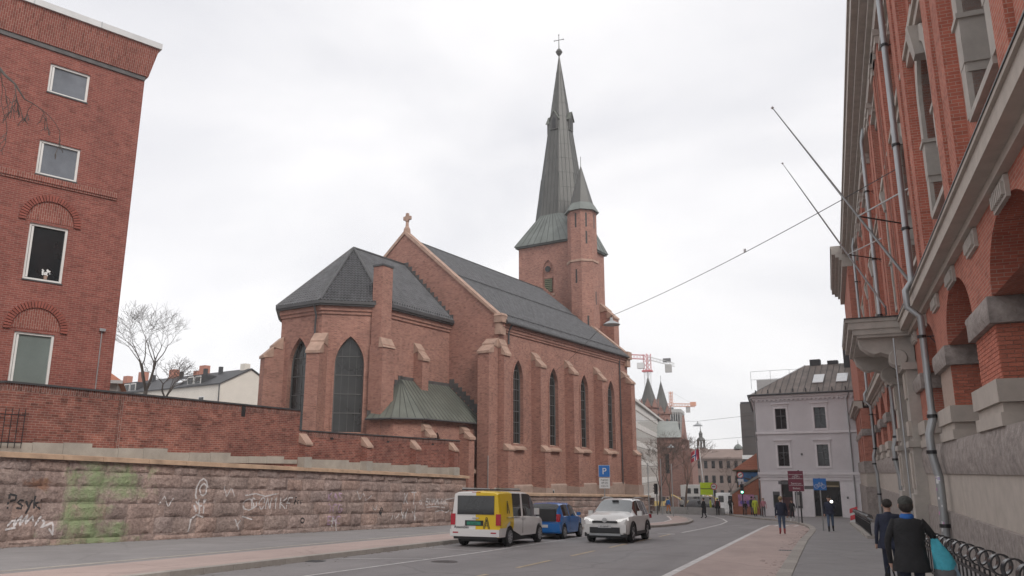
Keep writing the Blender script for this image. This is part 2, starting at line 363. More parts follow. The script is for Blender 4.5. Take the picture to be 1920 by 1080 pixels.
def arch_pts(c, w, zs, rise, kind='point', n=7):
    """arch curve left to right over an opening of width w centred at c springing at zs"""
    h = w / 2
    if kind == 'rect': return [(c - h, zs), (c + h, zs)]
    if kind == 'round':
        return [(c - h * math.cos(math.pi * i / (2 * n)), zs + rise * math.sin(math.pi * i / (2 * n))) for i in range(2 * n + 1)]
    # pointed: two arcs
    rr = (h * h + rise * rise) / (2 * h)
    a1 = math.asin(min(1, rise / rr)); pts = []
    for i in range(n + 1):
        a = a1 * i / n; pts.append((c - h + rr - rr * math.cos(a), zs + rr * math.sin(a)))
    return pts + [(2 * c - p[0], p[1]) for p in pts[-2::-1]]
class Face:
    """a vertical wall plane: o origin, e direction along, n outward normal"""
    def __init__(s, o, e, n): s.o = Vector(o); s.e = Vector(e).normalized(); s.n = Vector(n).normalized()
    def p(s, a, z, d=0.0): return s.o + s.e * a + Vector((0, 0, z)) + s.n * d
def wall(mb, F, a0, a1, z0, z1, ops=(), depth=0.3, top=None):
    """wall face with real openings. ops: (c, w, zsill, zspring, rise, kind); top(a) may give a sloping top"""
    T = top or (lambda a: z1)
    ops = sorted(ops, key=lambda o: o[0]); cur = a0
    def q(*pts): mb.add([F.p(a, z, d) for a, z, d in pts], [tuple(range(len(pts)))])
    for (c, w, zb, zs, rise, kind) in ops:
        l, r = c - w / 2, c + w / 2
        q((cur, z0, 0), (l, z0, 0), (l, T(l), 0), (cur, T(cur), 0))
        q((l, z0, 0), (r, z0, 0), (r, zb, 0), (l, zb, 0))
        ap = arch_pts(c, w, zs, rise, kind)
        for p, s_ in zip(ap, ap[1:]):
            q((p[0], p[1], 0), (s_[0], s_[1], 0), (s_[0], T(s_[0]), 0), (p[0], T(p[0]), 0))
        ring = [(l, zb)] + ap + [(r, zb)]
        for p, s_ in zip(ring, ring[1:] + ring[:1]):
            q((p[0], p[1], 0), (s_[0], s_[1], 0), (s_[0], s_[1], -depth), (p[0], p[1], -depth))
        cur = r
    q((cur, z0, 0), (a1, z0, 0), (a1, T(a1), 0), (cur, T(cur), 0))
def pane(F, op, d):
    c, w, zb, zs, rise, kind = op
    ring = [(c - w / 2, zb)] + arch_pts(c, w, zs, rise, kind) + [(c + w / 2, zb)]
    mb = MB(); mb.add([F.p(a, z, d) for a, z in ring], [tuple(range(len(ring)))]); return mb
def band(mb, F, op, wd, d0, d1, sill=True):
    """a raised moulding of width wd round an opening, from depth d0 to d1"""
    c, w, zb, zs, rise, kind = op
    inn = [(c - w / 2, zb)] + arch_pts(c, w, zs, rise, kind) + [(c + w / 2, zb)]
    k = (w / 2 + wd) / (w / 2)
    if kind == 'rect': out = [(c - w / 2 - wd, zb - (wd if sill else 0)), (c - w / 2 - wd, zs + wd), (c + w / 2 + wd, zs + wd), (c + w / 2 + wd, zb - (wd if sill else 0))]
    else: out = [(c - w / 2 - wd, zb)] + [(c + (a - c) * k, zs + (z - zs) * (1 + wd / max(rise, .1))) for a, z in arch_pts(c, w, zs, rise, kind)] + [(c + w / 2 + wd, zb)]
    n = len(inn); close = kind == 'rect' and sill
    for i in range(n if close else n - 1):
        j = (i + 1) % n
        P = [F.p(*inn[i], d0), F.p(*inn[j], d0), F.p(*out[j], d0), F.p(*out[i], d0)]
        Q = [F.p(*inn[i], d1), F.p(*inn[j], d1), F.p(*out[j], d1), F.p(*out[i], d1)]
        mb.hexa(P, Q)
def fbox(mb, F, a0, a1, z0, z1, d0, d1):
    P = [F.p(a0, z0, d0), F.p(a1, z0, d0), F.p(a1, z0, d1), F.p(a0, z0, d1)]
    Q = [F.p(a0, z1, d0), F.p(a1, z1, d0), F.p(a1, z1, d1), F.p(a0, z1, d1)]
    mb.hexa(P, Q)
def tiles(mb, A, B, C, D, tw=0.25, rh=0.36, amp=0.06, step=0.065):
    """pantiles on the roof plane A(eave left) B(eave right) C(ridge right) D(ridge left): waved courses that overlap"""
    A, B, C, D = map(Vector, (A, B, C, D))
    e = (B - A).normalized(); n = e.cross(D - A)
    if n.length < 1e-6: n = e.cross(C - A)
    n.normalize()
    if n.z < 0: n = -n
    s = n.cross(e); s = s if s.z > 0 else -s
    H = max((D - A).dot(s), (C - A).dot(s)); rows = max(1, int(H / rh)); rh = H / rows
    la = lambda h: (D - A).dot(e) * h / max((D - A).dot(s), 1e-6)
    lb = lambda h: (B - A).dot(e) + (C - B).dot(e) * h / max((C - B).dot(s), 1e-6)
    for i in range(rows):
        h0, h1 = i * rh, (i + 1) * rh
        hm = (h0 + h1) / 2; u0, u1 = la(hm), lb(hm)
        if u1 - u0 < 0.03: continue
        us = [u0]; k = math.ceil(u0 / (tw / 4) + 1e-6)
        while k * tw / 4 < u1 - 1e-6: us.append(k * tw / 4); k += 1
        us.append(u1)
        vs = []
        for u in us:
            w = amp * math.sin(2 * math.pi * u / tw)
            vs.append(A + e * u + s * (h0 - 0.03) + n * (w + step)); vs.append(A + e * u + s * h1 + n * w)
        m = len(us)
        fs = [(2 * j, 2 * j + 2, 2 * j + 3, 2 * j + 1) for j in range(m - 1)]
        base = [A + e * u + s * (h0 - 0.03) + n * (-amp) for u in us]
        vs += base
        fs += [(2 * j, 2 * m + j, 2 * m + j + 1, 2 * j + 2) for j in range(m - 1)]
        mb.add(vs, fs)
def txt(body, size, mat, parent, loc, rot, name='lettering', label=None, ext=0.004, sx=1.0, align='CENTER'):
    cu = bpy.data.curves.new(name, 'FONT'); cu.body = body; cu.size = size; cu.extrude = ext; cu.align_x = align; cu.resolution_u = 3
    o = bpy.data.objects.new('tmp', cu); COL.objects.link(o)
    dg = bpy.context.evaluated_depsgraph_get(); me = bpy.data.meshes.new_from_object(o.evaluated_get(dg))
    bpy.data.objects.remove(o); me.materials.clear(); me.materials.append(MATS[mat])
    return link(name, me, parent, label, loc, rot, (sx, 1, 1))
# ------------------------------------------------------------------ ground, road, pavements
mb = MB()
ys = [-40, 0, 60, 120, 220, 1500]
for x0, x1 in ((-900, -60), (-60, 60), (60, 900)):
    for y0, y1 in zip(ys, ys[1:]):
        mb.add([(x0, y0, gz(0, y0)), (x1, y0, gz(0, y0)), (x1, y1, gz(0, y1)), (x0, y1, gz(0, y1))], [(0, 1, 2, 3)])
structure(mb.build('ground', 'asphalt_walk'))
kerbR = [(-0.95, -30), (-0.9, 10), (-0.82, 25), (-0.73, 35.4), (-0.55, 43), (-0.45, 48), (-0.55, 53), (-0.9, 58), (-1.5, 63), (-2.6, 68.2), (-5.1, 74.5), (-7.6, 83), (-9.6, 92), (-11.5, 105)]
kerbL = [(-13.0, -30), (-13.0, 41.5), (-12.2, 44.5), (-10.4, 47), (-9.3, 49.5), (-8.85, 53), (-8.6, 57), (-9.1, 63), (-10.2, 69), (-12.0, 76), (-14.4, 82), (-18, 88), (-24, 93), (-34, 97)]
road_poly = kerbL[:11] + [(-15.2, 100), (-16, 125)] + [(-12.5, 125)] + kerbR[::-1]
structure(sheet('road', road_poly, 0.004, 'asphalt'))
wall_line = lambda y: -22.57 + (y - 17.65) * math.tan(R(7.0)) if y < 44 else -19.3 + (y - 44) * math.tan(R(3.8))
lp = kerbL + [(-34, 105)] + [(-17.0, 89)] + [(wall_line(y) - 0.1, y) for y in (84, 60, 44.01, 43.9, 20, -30)]
structure(slab('pavement', [p for p in kerbL[:12]] + [(-19.5, 89.5)] + [(wall_line(y) - 0.3, y) for y in (84, 60, 44.01, 43.9, 20, -30)], 0.12, 'asphalt_walk'))
structure(slab('pavement', kerbR + [(30, 105), (30, -30)], 0.12, 'asphalt_walk'))
# cycle tracks in red asphalt
structure(sheet('cycle_track', [(-15.85, -30), (-13.15, -30), (-13.15, 42), (-14.6, 46), (-15.2, 46)], 0.124, 'asphalt_red'))
structure(sheet('cycle_track', [(-12.6, 45.2), (-10.6, 47.6), (-9.5, 50), (-9.0, 53), (-8.8, 57), (-9.3, 63), (-10.4, 69), (-12.2, 76), (-13.2, 75.4), (-11.8, 68.6), (-10.7, 62.8), (-10.25, 57.3), (-10.5, 53.6), (-11.2, 50.4), (-12.4, 47.6)], 0.124, 'asphalt_red'))
structure(sheet('cycle_lane', [(-3.35, -30), (-1.05, -30), (-1.0, 10), (-0.92, 25), (-0.83, 35.4), (-0.65, 43), (-0.55, 48), (-0.66, 53), (-1.05, 58), (-1.7, 62), (-3.3, 58.5), (-3.35, 52.9)], 0.008, 'asphalt_red'))
# kerb stones
def kerb(name, line, parent, w=0.16, dz=0.135, y0=8, y1=100, ln=1.0, out=1):
    cum = [0.0]
    for a, b in zip(line, line[1:]): cum.append(cum[-1] + math.hypot(b[0] - a[0], b[1] - a[1]))
    def at(s):
        for i in range(len(line) - 1):
            if s <= cum[i + 1] or i == len(line) - 2:
                t = (s - cum[i]) / (cum[i + 1] - cum[i]); a, b = line[i], line[i + 1]
                return Vector((a[0] + (b[0] - a[0]) * t, a[1] + (b[1] - a[1]) * t, 0))
    s = 0.0; me = None
    while s + ln <= cum[-1]:
        a, b = at(s), at(s + ln); s += ln
        if not (y0 < a.y < y1): continue
        d = b - a; L = d.length
        if me is None:
            m = MB(); m.hexa([(-w / 2, 0.006, -0.2), (w / 2, 0.006, -0.2), (w / 2, 0.994, -0.2), (-w / 2, 0.994, -0.2)], [(-w / 2, 0.006, 0), (w / 2 - 0.02, 0.006, 0), (w / 2 - 0.02, 0.994, 0), (-w / 2, 0.994, 0)])
            me = m.mesh(name, ['kerb_granite'])
        head = math.atan2(d.x, d.y)
        link(name, me, parent, loc=(a.x, a.y, gz(0, a.y) + dz), rot=(-0.03, 0, -head), scale=(1, L, 1))
k1 = structure(sheet('kerb_bed', [(-13.1, -30), (-12.95, -30), (-12.95, 8), (-13.1, 8)], 0.128, 'kerb_granite')); kerb('kerb_stone', kerbL, k1, w=0.28, y0=8, y1=84)
k2 = structure(sheet('kerb_bed', [(-1.0, -30), (-0.85, -30), (-0.82, 8), (-1.0, 8)], 0.128, 'kerb_granite')); kerb('kerb_stone', kerbR, k2, w=0.34, y0=8, y1=92)
k3 = structure(sheet('kerb_bed', [(-16.1, -30), (-15.85, -30), (-15.85, 8), (-16.1, 8)], 0.128, 'kerb_granite')); kerb('kerb_stone', [(-15.98, 8), (-15.85, 34), (-15.5, 46), (-13.5, 52)], k3, w=0.22, dz=0.13, y0=8, y1=60)
# painted lines
def line(name, pts, w, mat, dz=0.010):
    mb = MB(); L = []; Rr = []
    for i, p in enumerate(pts):
        a, b = pts[max(0, i - 1)], pts[min(len(pts) - 1, i + 1)]
        d = Vector((b[0] - a[0], b[1] - a[1])).normalized(); n = Vector((d.y, -d.x)) * w / 2
        L.append((p[0] - n.x, p[1] - n.y)); Rr.append((p[0] + n.x, p[1] + n.y))
    for i in range(len(pts) - 1):
        q = [L[i], Rr[i], Rr[i + 1], L[i + 1]]
        mb.add([(x, y, gz(x, y) + dz) for x, y in q], [(0, 1, 2, 3)])
    return structure(mb.build(name, mat))
for i in range(-2, 7):
    y = 10.5 + i * 4.6
    line('centre_dash', [(-7.25 + 0.012 * (y - 17), y), (-7.25 + 0.012 * (y - 15), y + 2.7)], 0.12, 'paint_yellow')
line('centre_line', [(-6.75, 43), (-6.5, 50), (-6.45, 58), (-6.75, 65), (-7.9, 73), (-9.8, 82), (-12.2, 92), (-13.6, 98)], 0.14, 'paint_white')
line('parking_line', [(-10.75, 5), (-10.62, 16), (-10.2, 24.2), (-9.98, 36), (-9.95, 42), (-10.6, 45.6)], 0.10, 'paint_white')
line('parking_divider', [(-12.8, 20.1), (-10.35, 21.2)], 0.08, 'paint_white')
line('parking_divider', [(-12.8, 25.6), (-10.15, 24.9)], 0.08, 'paint_white')
line('cycle_lane_edge', [(-3.42, -30), (-3.42, 53), (-3.3, 58.6), (-2.6, 60.5)], 0.20, 'paint_white', 0.012)
line('crossing_mark', [(-7.6, 40.9), (-6.8, 41.1)], 0.35, 'paint_white')
for i in range(4): line('crossing_bar', [(-2.9 + i * 0.62, 56.5 + 0.2 * i), (-2.75 + i * 0.62, 59.2 + 0.2 * i)], 0.22, 'paint_white', 0.013)
line('track_line', [(-12.6, 47), (-11.0, 50), (-10.4, 53.6), (-10.15, 57.3), (-10.6, 62.8), (-11.7, 68.6), (-13.1, 75.4)], 0.12, 'paint_white', 0.13)
# patches of newer asphalt, a manhole cover
mb = MB(); mb.lathe([(0.0, 0), (0.36, 0.0), (0.36, 0.004)], 18, (-9.6, 20.5, gz(0, 20.5) + 0.008)); tag(mb.build('manhole_cover', 'iron_black'), 'round iron manhole cover in the road', 'manhole')
structure(sheet('asphalt_patch', [(-6.6, 22), (-5.3, 22.1), (-5.2, 27.5), (-6.5, 27.4)], 0.006, 'asphalt_walk'))
for x, y in ((-12.7, 19.0), (-1.25, 30.5)):
    m = MB(); m.box(x - .22, x + .22, y - .22, y + .22, gz(0, y) + .004, gz(0, y) + .014); t = tag(m.build('drain_grate', 'iron_black'), 'square iron drain grate ' + ('by the left kerb, nearest' if y < 20 else 'under the blue car by the left kerb' if x < -5 else 'in the red cycle lane by the right kerb'), 'drain', 'drain grates')
    for i in range(5): q = MB(); q.box(x - .18 + i * .08, x - .14 + i * .08, y - .18, y + .18, gz(0, y) + .014, gz(0, y) + .02); q.build('grate_bar', 'cloth_grey' if 'cloth_grey' in MATS else 'iron_black', t)
# dry grass and grit swept against the kerbs and the foot of the wall
def litter(name, label, fx, n, seed, dz):
    rnd = random.Random(seed); m = MB()
    for i in range(n):
        y = 9 + 42 * rnd.random() ** 1.5; x = fx(y) + rnd.gauss(0, 1) ** 2 * (.10 if fx(y) < -5 else -.12); s = rnd.uniform(.006, .018); a = rnd.uniform(0, 3.14); z = gz(0, y) + dz
        c, sn = math.cos(a) * s * rnd.uniform(1, 4), math.sin(a) * s * rnd.uniform(1, 4); w = s * .35
        m.add([(x - c + sn * .2, y - sn - c * .2, z), (x + c + sn * .2, y + sn - c * .2, z), (x + c - sn * .2, y + sn + c * .2, z + s * .5), (x - c - sn * .2, y - sn + c * .2, z + s * .4)], [(0, 1, 2, 3)])
    o = m.build(name, 'bark_brown' if 'bark_brown' in MATS else 'gravel_yard'); tag(o, label, 'debris'); stuff(o)
litter('dry_debris', 'dry leaves and grit lying in the red cycle lane along the right kerb', lambda y: -1.02 + .006 * y, 900, 2, .012)
litter('dry_debris', 'dry leaves and grit along the foot of the granite wall', lambda y: wall_line(y) + .12, 900, 5, .125)
litter('dry_debris', 'grit lying in the gutter along the left kerb', lambda y: -12.84, 260, 9, .008)
# ------------------------------------------------------------------ retaining walls of rough granite blocks
def stone_meshes(n, seed):
    rnd = random.Random(seed); out = []
    for k in range(n):
        nx, nz = 5, 4; m = MB(); vs = []
        for j in range(nz + 1):
            for i in range(nx + 1):
                u, w = i / nx, j / nz
                edge = min(u, 1 - u, w, 1 - w)
                d = 0.12 if edge == 0 else 0.55 + rnd.random() * 0.45
                jx = 0 if i in (0, nx) else (rnd.random() - .5) * 0.09
                jz = 0 if j in (0, nz) else (rnd.random() - .5) * 0.12
                vs.append((d, u + jx, w + jz))
        fs = [(j * (nx + 1) + i, j * (nx + 1) + i + 1, (j + 1) * (nx + 1) + i + 1, (j + 1) * (nx + 1) + i) for j in range(nz) for i in range(nx)]
        o = len(vs); vs += [(-1.5, 0, 0), (-1.5, 1, 0), (-1.5, 1, 1), (-1.5, 0, 1)]
        r0 = [i for i in range(nx + 1)]; r1 = [nz * (nx + 1) + i for i in range(nx + 1)]
        fs += [tuple(r0[::-1] + [o, o + 1]), tuple(r1 + [o + 2, o + 3])]
        c0 = [j * (nx + 1) for j in range(nz + 1)]; c1 = [j * (nx + 1) + nx for j in range(nz + 1)]
        fs += [tuple(c0 + [o + 3, o]), tuple(c1[::-1] + [o + 1, o + 2])]
        m.add(vs, fs); out.append(m.mesh('stone', ['wall_stone'], smooth=50))
    return out
def stone_material(ref):
    m, nt, b = _new('wall_stone'); L = nt.links
    b.inputs['Roughness'].default_value = 0.92; b.inputs['Specular IOR Level'].default_value = 0.25
    tc = _node(nt, 'ShaderNodeTexCoord'); tc.object = ref
    P = tc.outputs['Object']
    n1 = _node(nt, 'ShaderNodeTexNoise', Scale=0.9, Detail=7, Roughness=0.65); L.new(P, n1.inputs['Vector'])
    n2 = _node(nt, 'ShaderNodeTexNoise', Scale=9.0, Detail=6, Roughness=0.7); L.new(P, n2.inputs['Vector'])
    oi = _node(nt, 'ShaderNodeObjectInfo')
    r0 = _node(nt, 'ShaderNodeValToRGB'); e = r0.color_ramp.elements     # each block its own tint: grey, brown, pink
    e[0].position = 0; e[0].color = (0.36, 0.285, 0.255, 1); e[1].position = 1; e[1].color = (0.46, 0.34, 0.295, 1)
    for p, c in ((0.25, (0.42, 0.335, 0.30, 1)), (0.5, (0.46, 0.335, 0.285, 1)), (0.75, (0.39, 0.315, 0.29, 1))):
        q = e.new(p); q.color = c
    L.new(oi.outputs['Random'], r0.inputs['Fac'])
    r1 = _node(nt, 'ShaderNodeValToRGB'); e = r1.color_ramp.elements
    e[0].position = 0.3; e[0].color = (0.6, 0.58, 0.58, 1); e[1].position = 0.7; e[1].color = (1.3, 1.28, 1.28, 1)
    L.new(n1.outputs['Fac'], r1.inputs['Fac'])
    r2 = _node(nt, 'ShaderNodeValToRGB'); e = r2.color_ramp.elements
    e[0].position = 0.3; e[0].color = (0.62, 0.6, 0.6, 1); e[1].position = 0.68; e[1].color = (1.25, 1.25, 1.25, 1)
    L.new(n2.outputs['Fac'], r2.inputs['Fac'])
    a = _node(nt, 'ShaderNodeMix', data_type='RGBA', blend_type='MULTIPLY'); a.inputs['Factor'].default_value = 1; L.new(r0.outputs['Color'], a.inputs['A']); L.new(r1.outputs['Color'], a.inputs['B'])
    c = _node(nt, 'ShaderNodeMix', data_type='RGBA', blend_type='MULTIPLY'); c.inputs['Factor'].default_value = 1; L.new(a.outputs['Result'], c.inputs['A']); L.new(r2.outputs['Color'], c.inputs['B'])
    # patch of green paint with ragged edges, a rusty stain
    sp = _node(nt, 'ShaderNodeSeparateXYZ'); L.new(P, sp.inputs['Vector'])
    n3 = _node(nt, 'ShaderNodeTexNoise', Scale=1.7, Detail=6, Roughness=0.7); L.new(P, n3.inputs['Vector'])
    def gauss(cy, cz, wy, wz):
        sy = _node(nt, 'ShaderNodeMath', operation='SUBTRACT'); L.new(sp.outputs['Y'], sy.inputs[0]); sy.inputs[1].default_value = cy
        dy = _node(nt, 'ShaderNodeMath', operation='DIVIDE'); L.new(sy.outputs[0], dy.inputs[0]); dy.inputs[1].default_value = wy
        sz = _node(nt, 'ShaderNodeMath', operation='SUBTRACT'); L.new(sp.outputs['Z'], sz.inputs[0]); sz.inputs[1].default_value = cz
        dz = _node(nt, 'ShaderNodeMath', operation='DIVIDE'); L.new(sz.outputs[0], dz.inputs[0]); dz.inputs[1].default_value = wz
        py = _node(nt, 'ShaderNodeMath', operation='POWER'); L.new(dy.outputs[0], py.inputs[0]); py.inputs[1].default_value = 2
        pz = _node(nt, 'ShaderNodeMath', operation='POWER'); L.new(dz.outputs[0], pz.inputs[0]); pz.inputs[1].default_value = 2
        s_ = _node(nt, 'ShaderNodeMath', operation='ADD'); L.new(py.outputs[0], s_.inputs[0]); L.new(pz.outputs[0], s_.inputs[1])
        o = _node(nt, 'ShaderNodeMath', operation='SUBTRACT'); o.inputs[0].default_value = 1.0; L.new(s_.outputs[0], o.inputs[1]); return o.outputs[0]
    g = None
    for args in ((2.6, 0.7, 1.0, 0.95), (3.2, 2.05, 1.9, 0.6), (2.4, 1.5, 0.85, 1.3), (3.0, 0.3, 1.6, 0.6)):
        q = gauss(*args)
        if g is None: g = q
        else:
            mxx = _node(nt, 'ShaderNodeMath', operation='MAXIMUM'); L.new(g, mxx.inputs[0]); L.new(q, mxx.inputs[1]); g = mxx.outputs[0]
    def mask(g, lo, hi):
        nn = _node(nt, 'ShaderNodeMath', operation='MULTIPLY_ADD'); L.new(n3.outputs['Fac'], nn.inputs[0]); nn.inputs[1].default_value = 5.5; nn.inputs[2].default_value = -2.9
        ad = _node(nt, 'ShaderNodeMath', operation='ADD'); L.new(g, ad.inputs[0]); L.new(nn.outputs[0], ad.inputs[1])
        mr = _node(nt, 'ShaderNodeMapRange'); L.new(ad.outputs[0], mr.inputs['Value']); mr.inputs['From Min'].default_value = lo; mr.inputs['From Max'].default_value = hi; return mr.outputs['Result']
    f = _node(nt, 'ShaderNodeMath', operation='MULTIPLY'); L.new(mask(g, -0.25, 1.15), f.inputs[0]); f.inputs[1].default_value = 0.85
    d = _node(nt, 'ShaderNodeMix', data_type='RGBA'); L.new(f.outputs[0], d.inputs['Factor']); L.new(c.outputs['Result'], d.inputs['A']); d.inputs['B'].default_value = (0.31, 0.40, 0.21, 1)
    f2 = _node(nt, 'ShaderNodeMath', operation='MULTIPLY'); L.new(mask(gauss(0.95, 1.95, 0.75, 0.22), 0.2, 0.9), f2.inputs[0]); f2.inputs[1].default_value = 0.7
    d2 = _node(nt, 'ShaderNodeMix', data_type='RGBA'); L.new(f2.outputs[0], d2.inputs['Factor']); L.new(d.outputs['Result'], d2.inputs['A']); d2.inputs['B'].default_value = (0.27, 0.125, 0.07, 1)
    L.new(d2.outputs['Result'], b.inputs['Base Color'])
    n4 = _node(nt, 'ShaderNodeTexNoise', Scale=7.0, Detail=8, Roughness=0.7); L.new(P, n4.inputs['Vector'])
    bp = _node(nt, 'ShaderNodeBump', Strength=1.0, Distance=0.14); L.new(n4.outputs['Fac'], bp.inputs['Height']); L.new(bp.outputs['Normal'], b.inputs['Normal'])
W1 = thing('retaining_wall', 'rough pink granite retaining wall with graffiti and green paint, below the brick garden wall', 'stone wall', (-22.57, 17.65, gz(0, 17.65)), 7.0, rx=-0.0298)
stone_material(W1)
SM = stone_meshes(14, 5)
def lay_stones(Wt, y0, y1, rows, seed, lens=(0.75, 1.6), xo=0.0, rough=0.075, skip=None):
    rnd = random.Random(seed); placed = []; z = 0.0
    for k, h in enumerate(rows):
        y = y0 - rnd.random()
        while y < y1:
            l = min(rnd.uniform(*lens), y1 - y)
            if y1 - (y + l) < 0.35: l = y1 - y
            hh = h - 0.027
            o = link('stone', SM[rnd.randrange(len(SM))], Wt, loc=(xo, y + 0.015, z + 0.013 + rnd.uniform(-.03, .03)), rot=(rnd.uniform(-.022, .022), 0, rnd.uniform(-.01, .01)), scale=(rough * rnd.uniform(0.7, 1.35), l - 0.030, hh))
            placed.append(o); y += l
        z += h
    return placed
ST1 = lay_stones(W1, -9.5, 26.55, [0.30, 0.56, 0.52, 0.50, 0.47, 0.36], 3)
mb = MB(); mb.box(-0.7, -0.0, -10, 26.5, -0.3, 2.72); plain('mortar_grey', (0.38, 0.33, 0.305), 0.95, 0.2, 4); mb.build('mortar_core', 'wall_stone', W1)
# coping slabs, each its own stone
rnd = random.Random(8); y = -10.0
while y < 26.6:
    l = min(rnd.uniform(1.2, 2.1), 26.68 - y)
    m = MB(); m.hexa([(-0.75, y + .006, 2.72), (0.17, y + .006, 2.70), (0.17, y + l - .006, 2.70), (-0.75, y + l - .006, 2.72)], [(-0.75, y + .006, 2.93), (0.15, y + .006, 2.84), (0.15, y + l - .006, 2.84), (-0.75, y + l - .006, 2.93)])
    m.build('coping_stone', 'coping', W1); y += l
W2 = thing('retaining_wall', 'lower granite retaining wall in front of the church nave, behind the parked cars', 'stone wall', (-19.3, 44.0, gz(0, 44.0)), 3.8, rx=-0.0298)
lay_stones(W2, 0.0, 41.4, [0.42, 0.5, 0.48, 0.36], 21, lens=(0.8, 1.7), rough=0.065)
mb = MB(); mb.box(-0.6, -0.012, 0.0, 41.3, -0.3, 1.76); mb.build('mortar_core', 'mortar_grey', W2)
y = 0.0
while y < 41.3:
    l = min(rnd.uniform(1.3, 2.2), 41.5 - y)
    m = MB(); m.hexa([(-0.7, y + .006, 1.76), (0.15, y + .006, 1.75), (0.15, y + l - .006, 1.75), (-0.7, y + l - .006, 1.76)], [(-0.7, y + .006, 1.98), (0.12, y + .006, 1.90), (0.12, y + l - .006, 1.90), (-0.7, y + l - .006, 1.98)])
    m.build('coping_stone', 'coping', W2); y += l
_c = Vector((-19.3 + 41.4 * math.sin(R(3.8)), 44 + 41.4 * math.cos(R(3.8)), 0))
W3 = thing('retaining_wall', 'end of the granite retaining wall turning the corner beyond the church', 'stone wall', (_c.x, _c.y, gz(0, _c.y)), -62, rx=-0.0)
lay_stones(W3, 0.0, 7.0, [0.42, 0.5, 0.48, 0.36], 25, lens=(0.8, 1.5), rough=0.065)
mb = MB(); mb.box(-0.6, -0.012, 0.0, 7, -0.6, 1.76); mb.build('mortar_core', 'mortar_grey', W3)
mb = MB(); mb.box(-0.7, 0.15, 0.0, 7.1, 1.76, 1.94); mb.build('coping_stone', 'coping', W3)
# terrace behind the walls
def hw(Wo, head, y, x): 
    h = R(head); return (Wo[0] + math.sin(h) * y + math.cos(h) * x, Wo[1] + math.cos(h) * y - math.sin(h) * x)
mb = MB(); a, b_ = hw((-22.57, 17.65), 7, -10, -0.7), hw((-22.57, 17.65), 7, 26.5, -0.7)
mb.add([(a[0], a[1], 2.62), (b_[0], b_[1], 1.5), (-60, 47, 1.5), (-75, 0, 2.62)], [(0, 1, 2, 3)]); structure(mb.build('church_yard', 'gravel_yard'))
mb = MB(); a, b_ = hw((-19.3, 44), 3.8, 0, -0.65), hw((-19.3, 44), 3.8, 41.3, -0.65)
mb.add([(a[0], a[1], 0.45), (b_[0], b_[1], -0.75), (-40, 96, -0.75), (-60, 47, 0.45)], [(0, 1, 2, 3)]); structure(mb.build('church_yard', 'gravel_yard'))
# ---- graffiti: spray strokes that follow the stones
def stone_bvh(stones):
    vs, fs = [], []
    for o in stones:
        Mx = Matrix.LocRotScale(o.location, o.rotation_euler, o.scale); off = len(vs)
        vs += [Mx @ v.co for v in o.data.vertices]
        fs += [tuple(i + off for i in p.vertices) for p in o.data.polygons]
    return BVHTree.FromPolygons(vs, fs)
BV = stone_bvh(ST1)
def spray(strokes, mat, w=0.045, label=None):
    """strokes: polylines (y, z) in the wall frame"""
    mb = MB()
    def sx(y, z):
        h = BV.ray_cast(Vector((1.0, y, z)), Vector((-1, 0, 0)))
        return (h[0].x if h[0] else 0.03) + 0.006
    for st in strokes:
        pts = []
        for (a, b_) in zip(st, st[1:]):
            n = max(1, int(math.hypot(b_[0] - a[0], b_[1] - a[1]) / 0.05))
            pts += [(a[0] + (b_[0] - a[0]) * i / n, a[1] + (b_[1] - a[1]) * i / n) for i in range(n)]
        pts.append(st[-1]); vs = []
        for i, p in enumerate(pts):
            a, b_ = pts[max(0, i - 1)], pts[min(len(pts) - 1, i + 1)]
            d = Vector((b_[0] - a[0], b_[1] - a[1])); d = d.normalized() if d.length > 1e-6 else Vector((1, 0)); n = Vector((-d.y, d.x)) * w * 0.5
            for q in ((p[0] + n.x, p[1] + n.y), (p[0] - n.x, p[1] - n.y)): vs.append((sx(*q), q[0], q[1]))
        mb.add(vs, [(2 * i, 2 * i + 1, 2 * i + 3, 2 * i + 2) for i in range(len(pts) - 1)])
    return mb.build('graffiti', mat, W1, label=label)
def arc(cy, cz, ry, rz, a0, a1, n=8): return [(cy + ry * math.cos(R(a0 + (a1 - a0) * i / n)), cz + rz * math.sin(R(a0 + (a1 - a0) * i / n))) for i in range(n + 1)]
